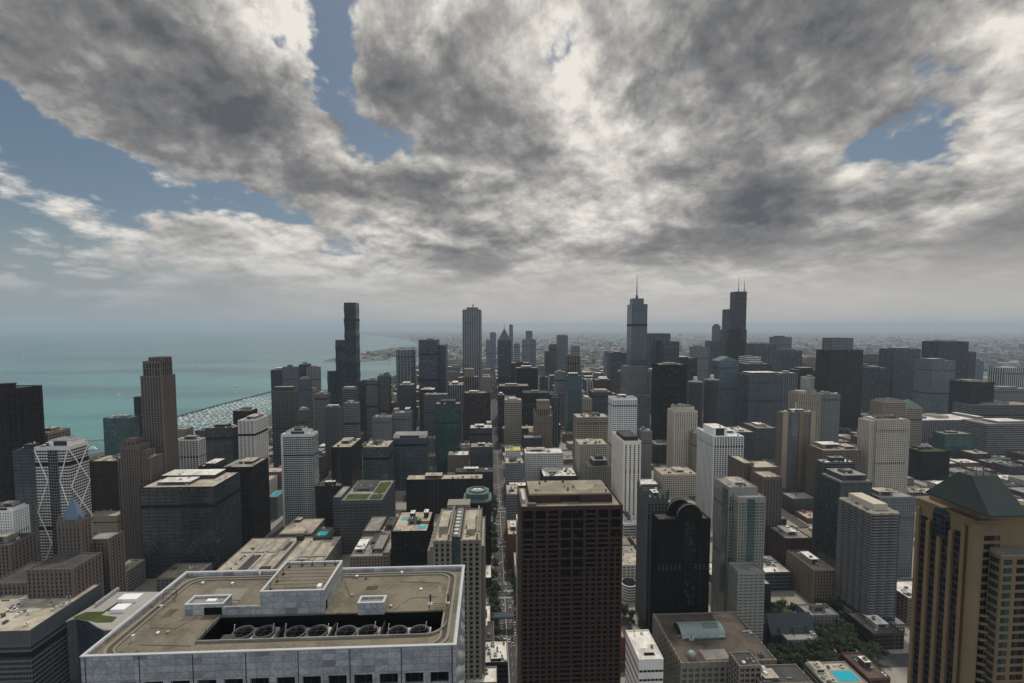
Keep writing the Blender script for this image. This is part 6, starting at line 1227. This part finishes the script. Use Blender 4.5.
r, b_ = T(OB, 'low block with a bright turquoise pool beside the cream parking roof', 'office block', 'low pool block', 313, 331, 538, 600, z=30, D=28, st='rows', wall='mgrey', glass='gblack', fh=3.4, rk='tarroof', ph=[], nu=3)
x0, x1, y0, y1, z1 = b_; mb = MB(); mb.box(x0+2, x1-8, y0+5, y1-12, z1-1, z1-.6); mb.build('pool', W('pool'), r)
r, b_ = T(OB, 'pale teal block with rooftop pool between brown-black and glass towers', 'office block', 'pale teal pool block', 266, 277, 497, 730, D=34, st='rows', wall='grey', glass='gsky', fh=3.6, rk='greyroof', ph=[], nu=0)
x0, x1, y0, y1, z1 = b_; mb = MB(); mb.box(x0+3, x1-4, y0+8, y1-6, z1-1, z1-.6); mb.build('pool', W('pool'), r)
# low roofs at the foot of the avenue
T(OB, 'low sand-roofed block beside the foot of the avenue', 'office block', 'low sand-roofed block', 462, 478, 672, 345, z=46, D=48, st='rows', wall='lime', glass='gblack', fh=4, rk='palegravel', ph=[(.75, .98, .7, .95, 6, 'tan')], nu=3)
T(OB, 'low block crowded with white machines at the foot of the avenue', 'office block', 'white-machine roof block', 480, 508, 673, 345, z=42, D=26, st='rows', wall='dgrey', glass='gblack', fh=4, rk='whiteroof', ph=[(.4, .75, .1, .4, 2, 'black')], nu=18)
T(OB, 'lowest pale-roofed block with yellow rim at the bottom edge', 'office block', 'yellow-rimmed low block', 466, 497, 690, 325, z=42, D=16, st='rows', wall='beige', glass='gblack', fh=4, rk='whiteroof', ph=[], nu=3)
mb = MB(); q = PZ(500, 618, 13); x0, x1 = PZ(485, 618, 13).x, PZ(514, 618, 13).x
mb.box(x0, x1, q.y, q.y+9, 12, 13.2); mb.box(x0, x1, q.y+1, q.y+8, 13.2, 13.5); o = mb.build('overhead_canopy', W('slate'), None, (q.x, q.y, 0)); tag(o, 'dark flat canopy bridging the avenue', 'canopy')
for xx in (x0, x1-1.2): 
    mb = MB(); mb.box(xx, xx+1.2, q.y+1, q.y+8, 0, 12); s = mb.build('support', W('concrete'), o)
T(OB, 'low white-roofed block with stepped skylights right behind the granite slab', 'office block', 'low skylight block', 624, 640, 530, 640, z=20, D=60, st='rows', wall='offwhite', glass='gblack', fh=4, rk='whiteroof', nu=8)
q = PZ(629, 582, 18); r = thing('parking_ramp', 'round white spiral parking ramp beside the brown granite slab', 'parking ramp', (q.x, q.y, 0)); FOOT.append((q.x-10, q.x+10, q.y-10, q.y+10, 18, 'spiral parking ramp'))
for k in range(6): mb = MB(); mb.cyl(q.x, q.y, 1.5+k*3, 2.7+k*3, 9, n=28); mb.build('ramp_ring', W('offwhite'), r)
mb = MB(); mb.cyl(q.x, q.y, 0, 18.5, 7.6, n=24); mb.build('ramp_core', W('black'), r)

T(OB, 'low dark-roofed block below the scalloped tower, at the bottom edge', 'office block', 'low dark block by the scalloped tower', 872, 902, 676, 400, z=16, D=34, st='rows', wall='brown', glass='gblack', fh=3.6, rk='tarroof', nu=9)
T(OB, 'low grey block with concrete roof between scalloped tower and tan hipped tower', 'office block', 'low concrete-roofed block', 889, 912, 640, 470, z=18, D=40, st='rows', wall='grey', glass='gblack', fh=3.6, rk='greyroof', nu=7)
T(OB, 'brown-roofed low block beside the rooftop-pool apartments', 'office block', 'brown-roofed low block', 868, 890, 690, 350, z=14, D=30, st='rows', wall='brick', glass='gblack', fh=3.6, rk='darkgravel', nu=6)
mb = MB(); a, c_ = PZ(745, 668, 0), PZ(868, 608, 0); mb.box(a.x+12, a.x+95, a.y+12, c_.y+14, .152, .17, False)
m_, n, b = newmat('lawn'); p, nr = pos(n); n.put(b.inputs['Base Color'], n.mix(n.noise(p, .12, 6, .65), (.022, .035, .014), (.06, .075, .03))); b.inputs['Roughness'].default_value = 1.0
struct(mb, 'lawn', m_)
# ================================================================== the lower city between the towers
rng = random.Random(11)
def hits_foot(xa, xb, ya, yb, m=3.0):
    return any(xa < f[1]+m and xb > f[0]-m and ya < f[3]+m and yb > f[2]-m for f in FOOT)
def hidden(p):
    """is the sight line from the camera to p blocked by one of the towers placed above?"""
    d = p - Vector((0, 0, CZ))
    for f in FOOT:
        t0, t1 = 0.0, .995
        for a, lo, hi in ((0, f[0], f[1]), (1, f[2], f[3]), (2, 0, f[4])):
            o_ = CZ if a == 2 else 0.0
            if abs(d[a]) < 1e-6:
                if o_ < lo or o_ > hi: t0 = 2
                continue
            ta, tb = (lo-o_)/d[a], (hi-o_)/d[a]
            if ta > tb: ta, tb = tb, ta
            t0, t1 = max(t0, ta), min(t1, tb)
        if t0 < t1: return True
    return False
WALLS = [('brick', 'brick'), ('redbrick', 'red brick'), ('tan', 'tan'), ('grey', 'grey'), ('brown', 'brown'), ('offwhite', 'white'), ('beige', 'beige'), ('dgrey', 'charcoal')]
ROOFS = [('whiteroof', 'white'), ('palegravel', 'sandy'), ('greyroof', 'grey'), ('tarroof', 'black'), ('gravel', 'brown')]
cand = []
for (xa, xb, ya, yb) in BLOCKS:
    nx, ny = (2, 3) if ya < 1500 else (2, 2)
    for i in range(nx):
        for j in range(ny):
            if rng.random() < .10: continue
            w_, d_ = (xb-xa)/nx, (yb-ya)/ny
            a, b_ = xa+w_*i+rng.uniform(1, 4), xa+w_*(i+1)-rng.uniform(1, 5); c, e = ya+d_*j+rng.uniform(1, 3), ya+d_*(j+1)-rng.uniform(1, 4)
            cx, cy = (a+b_)/2, (c+e)/2
            west = cx > 330
            if cy < 700: h = rng.choice([9, 12, 16, 20, 26])
            elif cy < 1300: h = rng.choice([10, 14, 20, 30, 45]) if not west else rng.choice([8, 10, 12, 16, 24])
            elif cy < 2500: h = rng.choice([18, 30, 45, 65, 90]) if -350 < cx < 750 else rng.choice([8, 12, 18, 30])
            else: h = rng.choice([8, 12, 16, 24, 40])
            h *= rng.uniform(.85, 1.15)
            if not inside(a-6, c) or not inside(a-6, e): continue
            if cx < -350 and cy > 1500: continue
            if hits_foot(a, b_, c, e): continue
            u, v = proj((cx, c, h))
            if not (-30 < u < 1054 and v < 720): continue
            vis = sum(not hidden(Vector((x, y, h+.3))) for x in (a, cx, b_) for y in (c, e))
            size = (b_-a)*465/c*((h+(e-c)*.3)*465/c)*vis/6
            cand.append((size, a, b_, c, e, h))
cand.sort(reverse=True)
cand_v = [q for q in cand if q[0] > 3]; print('filler', len(cand), len(cand_v))
used = set(); rest = []
refs = [(( *proj(((f[0]+f[1])/2, f[2], f[4])), f) ) for f in FOOT if f[5]]
for q_i, (size, a, b_, c, e, h) in enumerate(cand_v):
    if q_i >= 290: rest.append((a, b_, c, e, h)); continue
    wl, wname = rng.choice(WALLS); rf, rname = rng.choice(ROOFS); cx, cy = (a+b_)/2, (c+e)/2
    hname = 'low' if h < 13 else ('mid-height' if h < 32 else 'tall')
    near = sorted(FOOT, key=lambda f: (max(f[0]-cx, 0, cx-f[1])**2+max(f[2]-cy, 0, cy-f[3])**2) if f[5] else 1e12)[:6]
    lab = None
    for f in near:
        fx, fy = (f[0]+f[1])/2, (f[2]+f[3])/2
        if cy < f[2] and abs(cx-fx) < (f[1]-f[0])*.8: rel = 'in front of'
        elif cy > f[3] and abs(cx-fx) < (f[1]-f[0])*.8: rel = 'behind'
        else: rel = 'just east of' if cx < fx else 'just west of'
        for form in (f'{hname} {wname} block with {rname} roof {rel} the {f[5]}',):
            if form not in used and len(form.split()) <= 16: lab = form; break
        if lab: break
    if lab is None:
        for (wl, wname) in WALLS:
            for (rf, rname) in ROOFS:
                f = near[0]; form = f'{hname} {wname} block with {rname} roof near the {f[5]}'
                if form not in used: lab = form; break
            if lab: break
    used.add(lab)
    o = thing('city_block' if h >= 13 else 'low_block', lab, 'building', (cx, c, 0), 'lesser buildings between the towers')
    lod = 2 if c > 520 else 1
    st_ = rng.choice(['grid', 'rows', 'grid', 'strips'])
    vol(o, a, b_, c, e, 0, h, st_, wl, rng.choice(['gblack', 'gdark', 'ggrey']), fh=3.5 if c < 1200 else 4.6, bay=rng.choice([2.8, 3.6, 4.6]), pw=1.4, gf=.5, lod=lod, rk=rf, proud=.3)
    if size > 40: units(o, a+1, b_-1, c+1, e-1, h-.96, rng, 5 if size > 150 else 3, 1.2)
    if rng.random() < .5 and b_-a > 18 and e-c > 14:
        mb = MB(); xx, yy = rng.uniform(a+6, b_-10), rng.uniform(c+4, e-8); mb.box(xx, xx+rng.uniform(4, 8), yy, yy+rng.uniform(3, 6), h-1, h+rng.uniform(1.5, 4)); mb.build('penthouse', W(rng.choice([wl, 'greyroof', 'whiteroof'])), o)
# the thousands of roofs farther out: one mass
def island_mat(name, cols, rough=.9):
    m_, n, b = newmat(name); geo = n.new('ShaderNodeNewGeometry'); ramp = n.new('ShaderNodeValToRGB'); ramp.color_ramp.interpolation = 'CONSTANT'
    n.put(ramp.inputs[0], geo.outputs['Random Per Island']); E = ramp.color_ramp.elements
    E[0].position = 0; E[0].color = (*cols[0], 1); E[1].position = 1/len(cols); E[1].color = (*cols[1], 1)
    for i, c in enumerate(cols[2:]): x = E.new((i+2)/len(cols)); x.color = (*c, 1)
    n.put(b.inputs['Base Color'], ramp.outputs[0]); b.inputs['Roughness'].default_value = rough; return m_
ROOFM = island_mat('far_roofs', [COL['brick'], COL['greyroof'], COL['grey'], COL['tan'], COL['brown'], COL['greyroof'], COL['darkgravel'], COL['dgrey'], COL['tarroof'], COL['mgrey'], COL['brown'], COL['dgrey'], COL['bluegrey'], COL['mgrey']])
mb = MB()
for (a, b_, c, e, h) in rest: mb.box(a, b_, c, e, 0, h, False)
k = 0
while k < 9000:
    y = 3000*math.exp(rng.uniform(0, 2.0)); x = rng.uniform(-.45*y, 1.25*y); k += 1
    x = round(x/70)*70+rng.uniform(-14, 14); y = round(y/45)*45+rng.uniform(-8, 8)
    if not inside(x-60, y) or (y < 3300 and x < 100): continue
    if -1500 < x < 100 and y < 5200 and rng.random() < .75: continue
    w_, d_, h = rng.uniform(14, 60), rng.uniform(14, 50), rng.choice([6, 7, 8, 9, 12, 18]); 
    if rng.random() < .03: h = rng.uniform(30, 75); w_ = d_ = 28
    if rng.random() < .05: w_, d_ = rng.uniform(80, 180), rng.uniform(60, 120)
    mb.box(x, x+w_, y, y+d_, 0, h, False)
tag(mb.build('distant_roofs', ROOFM), 'thousands of low roofs spreading to the horizon', None, None, 'stuff')
# ---- leaves
LEAF = island_mat('leaves', [(.018, .034, .010), (.030, .050, .014), (.012, .025, .009), (.045, .062, .02), (.022, .036, .013)])
mb = MB(); k = 0
while k < 11000:
    y = rng.uniform(1900, 4200) if rng.random() < .35 else 2600*math.exp(rng.uniform(0, 1.7)); x = rng.uniform(-.35*y, 1.2*y); k += 1
    if y < 4300: x = rng.uniform(-600, 60)
    if not inside(x-30, y) or hits_foot(x-5, x+5, y-5, y+5): continue
    rr = rng.uniform(4, 9); zz = rng.uniform(4, 9)
    mb.loft([[(x+rr*s*math.cos(t*math.pi/3+s)*rng.uniform(.8, 1.2), y+rr*s*math.sin(t*math.pi/3+s)*rng.uniform(.8, 1.2), zz+rr*o_) for t in range(6)] for s, o_ in ((.5, -.6), (1, -.1), (.8, .5), (.25, .85))])
tag(mb.build('distant_treetops', LEAF), 'dark green treetops of the lakefront parks and far streets', None, None, 'stuff')
def tree_mesh(seed, Rr, H):
    g_ = random.Random(seed); mb = MB(); cl = []
    for i in range(9): cl.append((g_.uniform(-.55, .55)*Rr, g_.uniform(-.55, .55)*Rr, H*g_.uniform(.5, .9), Rr*g_.uniform(.35, .6)))
    for i in range(640):
        cx, cy, cz, cr = g_.choice(cl); d = Vector((g_.gauss(0, 1), g_.gauss(0, 1), g_.gauss(0, 1))).normalized()*cr*g_.uniform(.6, 1.05)
        p_ = Vector((cx, cy, cz))+d; t1 = d.orthogonal().normalized(); t1.rotate(Matrix.Rotation(g_.uniform(0, 6), 3, d.normalized())); t2 = d.cross(t1).normalized(); s = g_.uniform(.3, .75)
        mb.quad(p_-t1*s, p_-t2*s*.8+d*.05, p_+t1*s, p_+t2*s*.8-d*.05)
    tr = MB(); tr.cyl(0, 0, 0, H*.6, .28, .14, 7)
    for i in range(4): c_ = cl[i]; tr.tube((0, 0, H*.35), (c_[0]*.8, c_[1]*.8, c_[2]), .09, 5)
    return mb.shared('crown', LEAF), tr.shared('trunk', W('brown'))
TM = [tree_mesh(s, rr, hh) for s, rr, hh in ((1, 4.0, 9), (2, 4.8, 11), (3, 3.6, 8), (4, 5.2, 12))]
def tree(x, y, label, group, z=.15):
    o = thing('street_tree' if 'avenue' in group else 'garden_tree' if 'church' in group else 'tree', label, 'tree', (x, y, z), group); cm, tm = rng.choice(TM)
    a = put('crown', cm, o, (0, 0, 0)); a.rotation_euler.z = rng.uniform(0, 6); put('trunk', tm, o, (0, 0, 0)); s = rng.uniform(.9, 1.4); o.scale = (s, s, s)
for k in range(34):
    y = 410+k*11.5
    for xx in (1.2, 5.0, 28.8):
        if rng.random() < .3 or hits_foot(xx-1, xx+1, y-1, y+1, 0): continue
        tree(xx+rng.uniform(-.8, .8), y+rng.uniform(-3, 3), 'leafy green street tree lining the sunlit avenue', 'street trees along the avenue')
for k in range(150):
    q = PZ(rng.uniform(768, 880), rng.uniform(610, 672), 0)
    if not hits_foot(q.x-2, q.x+2, q.y-2, q.y+2, 0): tree(q.x, q.y, 'dark green tree in the walled garden by the slate-roofed church', 'trees round the church garden')
for k in range(30):
    q = PZ(rng.uniform(214, 250), 570-rng.uniform(0, 45), 0)
    if not hits_foot(q.x-2, q.x+2, q.y-2, q.y+2, 0): tree(q.x, q.y, 'dark street tree between the glass office block and parking roof', 'trees beside the parking roof')
for k in range(8):
    q = PZ(rng.uniform(622, 646), rng.uniform(595, 640), 0)
    if not hits_foot(q.x-2, q.x+2, q.y-2, q.y+2, 0): tree(q.x, q.y, 'dark tree in the side street right of the granite slab', 'trees in the granite slab side street')
# ---- cars
def car_meshes(key, col_):
    m_, n, b = newmat('car_paint_'+key); b.inputs['Base Color'].default_value = (*col_, 1); b.inputs['Roughness'].default_value = .3
    body = MB(); body.loft([[(sx*.9, -2.2, z) for sx, z in ((-1, .35), (1, .35), (1, .8), (-1, .8))], [(sx*.92, -1.9, z) for sx, z in ((-1, .3), (1, .3), (1, .95), (-1, .95))], [(sx*.92, 1.9, z) for sx, z in ((-1, .3), (1, .3), (1, .98), (-1, .98))], [(sx*.88, 2.25, z) for sx, z in ((-1, .4), (1, .4), (1, .85), (-1, .85))]])
    cab = MB(); cab.loft([[(-.84, -1.1, .95), (.84, -1.1, .95), (.84, 1.7, .95), (-.84, 1.7, .95)], [(-.66, -.45, 1.45), (.66, -.45, 1.45), (.66, 1.1, 1.45), (-.66, 1.1, 1.45)]])
    return body.shared('body', m_), cab.shared('cabin', G('gblack'))
CARS = {k: car_meshes(k, c) for k, c in dict(white=(.75, .75, .73), black=(.015, .015, .016), silver=(.42, .43, .44), red=(.35, .03, .025), yellow=(.6, .38, .03), blue=(.04, .08, .2)).items()}
wh = MB()
for sx in (-.88, .88):
    for sy in (-1.35, 1.4): wh.loft([[(sx-.1, sy+.33*math.cos(t*math.pi/5), .33+.33*math.sin(t*math.pi/5)) for t in range(10)], [(sx+.1, sy+.33*math.cos(t*math.pi/5), .33+.33*math.sin(t*math.pi/5)) for t in range(10)]])
one = MB(); one.loft([[(-.1, .33*math.cos(t*math.pi/5), .33*math.sin(t*math.pi/5)) for t in range(10)], [(.1, .33*math.cos(t*math.pi/5), .33*math.sin(t*math.pi/5)) for t in range(10)]]); WHEEL = one.shared('wheel', W('black'))
def car(x, y, z, key, rot, where, group):
    o = thing('car', f'{key} car {where}', 'car', (x, y, z), group); o.rotation_euler.z = rot; put('body', CARS[key][0], o, (0, 0, 0)); put('cabin', CARS[key][1], o, (0, 0, 0))
    for sx in (-.85, .85):
        for sy in (-1.35, 1.4): put('wheel', WHEEL, o, (sx, sy, .33))
keys = ['white', 'black', 'silver', 'white', 'red', 'yellow', 'black', 'silver', 'blue']
for lane, xx, rot in ((0, 6.6, 0), (1, 10.3, 0), (2, 13.6, 0), (3, 17.4, math.pi), (4, 20.7, math.pi), (5, 24.3, math.pi)):
    y = 420+rng.uniform(0, 20)
    while y < 900:
        car(xx, y, .012, rng.choice(keys), rot, 'driving on the sunlit avenue among others', 'cars on the avenue'); y += rng.choice([8, 11, 18, 26, 40])
x0, x1, y0, y1, zt = PARK
for k in range(26):
    for xx in (x0+14.5, x0+32.5, x1-11.5):
        yy = y0+3.3+k*2.7
        if rng.random() < .22 and yy < y1-4: car(xx, yy, zt-.89, rng.choice(keys), math.pi/2, 'parked on the sand-coloured parking roof', 'cars on the parking roof')
# ---- harbour
bm1 = MB(); bm1.loft([[(-1.7, -4.5, 1.3), (1.7, -4.5, 1.3), (1.3, -4.5, 0), (-1.3, -4.5, 0)], [(-2, 0, 1.3), (2, 0, 1.3), (1.5, 0, 0), (-1.5, 0, 0)], [(-.15, 6.5, 1.7), (.15, 6.5, 1.7), (.1, 5.8, 0), (-.1, 5.8, 0)]])
bm1.box(-1.1, 1.1, -2.5, 2.2, 1.3, 2.3); SB = [bm1]
bm1.tube((0, 1, 1.3), (0, 1, 13), .16, 5); bm1.tube((0, 1, 3), (0, -4, 3), .2, 5)
SAIL = bm1.shared('sailboat', W('white'))
bm2 = MB(); bm2.loft([[(-2, -6, 1.6), (2, -6, 1.6), (1.6, -6, 0), (-1.6, -6, 0)], [(-2.2, 1, 1.7), (2.2, 1, 1.7), (1.6, 1, 0), (-1.6, 1, 0)], [(-.2, 7, 2.3), (.2, 7, 2.3), (.1, 6, 0), (-.1, 6, 0)]]); bm2.box(-1.6, 1.6, -4, 2.5, 1.7, 3.4); bm2.box(-1.2, 1.2, -3, 1, 3.4, 4.6); MOTOR = bm2.shared('motor_boat', W('white'))
def boat(x, y, me, label, group, rot):
    o = bpy.data.objects.new(me.name.split('.')[0], me); sc.collection.objects.link(o); o.location = (x, y, -2); o.rotation_euler.z = rot; tag(o, label, 'boat', group); return o
def shore_u(v): return 232 if v > 431 else (232+(431-v)/11*30 if v > 420 else 262+(420-v)/16*23)
def mole_u(v): return max(166, 176+(417-v)/25.5*95)
Y_ = 1262.0; k_ = 0
while Y_ < 2050:
    v = 328+302*465/Y_; ua, ub = mole_u(v)+5, min(shore_u(v)-2, 300); k_ += 1
    xa, xb = PZ(ua, v, -2).x, PZ(ub, v, -2).x
    if xb-xa > 20:
        mb = MB(); mb.box(xa, xb, Y_-3.2, Y_+3.2, -2.2, -1.3); o = mb.build('floating_dock', W('concrete'), None, (xa, Y_, -2)); tag(o, 'pale floating dock between the rows of moored boats', 'dock', 'floating docks in the harbour')
        x = xa+5
        while x < xb-4:
            for s_ in (-1, 1):
                if rng.random() < .86 and not inside(x, Y_+s_*9):
                    me = SAIL if rng.random() < .7 else MOTOR
                    boat(x+rng.uniform(-1, 1), Y_+s_*10.5, me, 'white boat moored among many in the harbour rows', 'boats moored in the harbour', (0 if s_ < 0 else math.pi)+rng.uniform(-.1, .1)).scale = (rng.uniform(1.2, 2.2), rng.uniform(.95, 1.6), 1.1)
            x += rng.uniform(17, 21)
    Y_ += 47
def mole(pts, wd, name, label, cat, mat_):
    mb = MB()
    for (a, c) in zip(pts, pts[1:]):
        a, c = Vector((*gp(*a), 0)), Vector((*gp(*c), 0)); d = (c-a).normalized(); s_ = Vector((-d.y, d.x, 0))*wd
        mb.loft([[a-s_*1.5+Vector((0, 0, -3)), a+s_*1.5+Vector((0, 0, -3)), c+s_*1.5+Vector((0, 0, -3)), c-s_*1.5+Vector((0, 0, -3))], [a-s_+Vector((0, 0, .6)), a+s_+Vector((0, 0, .6)), c+s_+Vector((0, 0, .6)), c-s_+Vector((0, 0, .6))]])
    q = gp(*pts[0]); o = mb.build(name, W(mat_), None, (q[0], q[1], -2)); tag(o, label, cat)
mole(((176, 416.5), (222, 404), (271, 391.5)), 4, 'breakwater', 'long dark breakwater sheltering the harbour boats', 'breakwater', 'dgrey')
mole(((82, 440.5), (104, 439)), 5, 'pier', 'short pale stone pier reaching into the teal lake', 'pier', 'lime')
for (u, v, lab) in ((92, 449, 'white motor boat close to the teal glass block'), (202, 373.5, 'white boat alone on the open lake below the horizon'), (236, 386, 'white boat with wake, nearest the harbour mouth'), (193, 363, 'tiny boat far out on the pale lake'), (118, 395, 'white boat on the teal water beside the granite tower'), (23, 357, 'tiny lone boat far out beyond the black-brown slab')):
    q = gp(u, v); o = boat(q[0], q[1], MOTOR, lab, None, rng.uniform(0, 3)); o.scale = (1.7, 1.7, 1.7)
for k in range(16):
    q = gp(rng.uniform(364, 398), rng.uniform(369, 377)); 
    if not inside(*q): boat(q[0], q[1], SAIL, 'small white sailboat in the bay beyond the towers', 'sailboats in the bay', rng.uniform(0, 3))
for k in range(12):
    q = gp(rng.uniform(254, 270), rng.uniform(396.5, 401)); 
    if not inside(*q): boat(q[0], q[1], SAIL, 'white boat swinging on a buoy behind the breakwater end', 'boats on buoys behind the breakwater', rng.uniform(0, 3))
# ------------------------------------------------------------------ air
hz_m = bpy.data.materials.new('haze'); hz_m.use_nodes = True; n = NG(hz_m.node_tree); n.n.clear()
pv = n.new('ShaderNodeVolumePrincipled'); pv.inputs['Density'].default_value = 5.5e-5; pv.inputs['Color'].default_value = (.54, .645, .77, 1); pv.inputs['Anisotropy'].default_value = .25
oo = n.new('ShaderNodeOutputMaterial'); n.l.new(pv.outputs[0], oo.inputs['Volume'])
mb = MB(); mb.box(-45000, 45000, -3200, 45000, -3.6, 575); hz_o = mb.build('haze', hz_m); tag(hz_o, None, None, None, 'stuff')
for o in sc.objects:
    for k in ('_o', '_b', '_abs'):
        if k in o: del o[k]
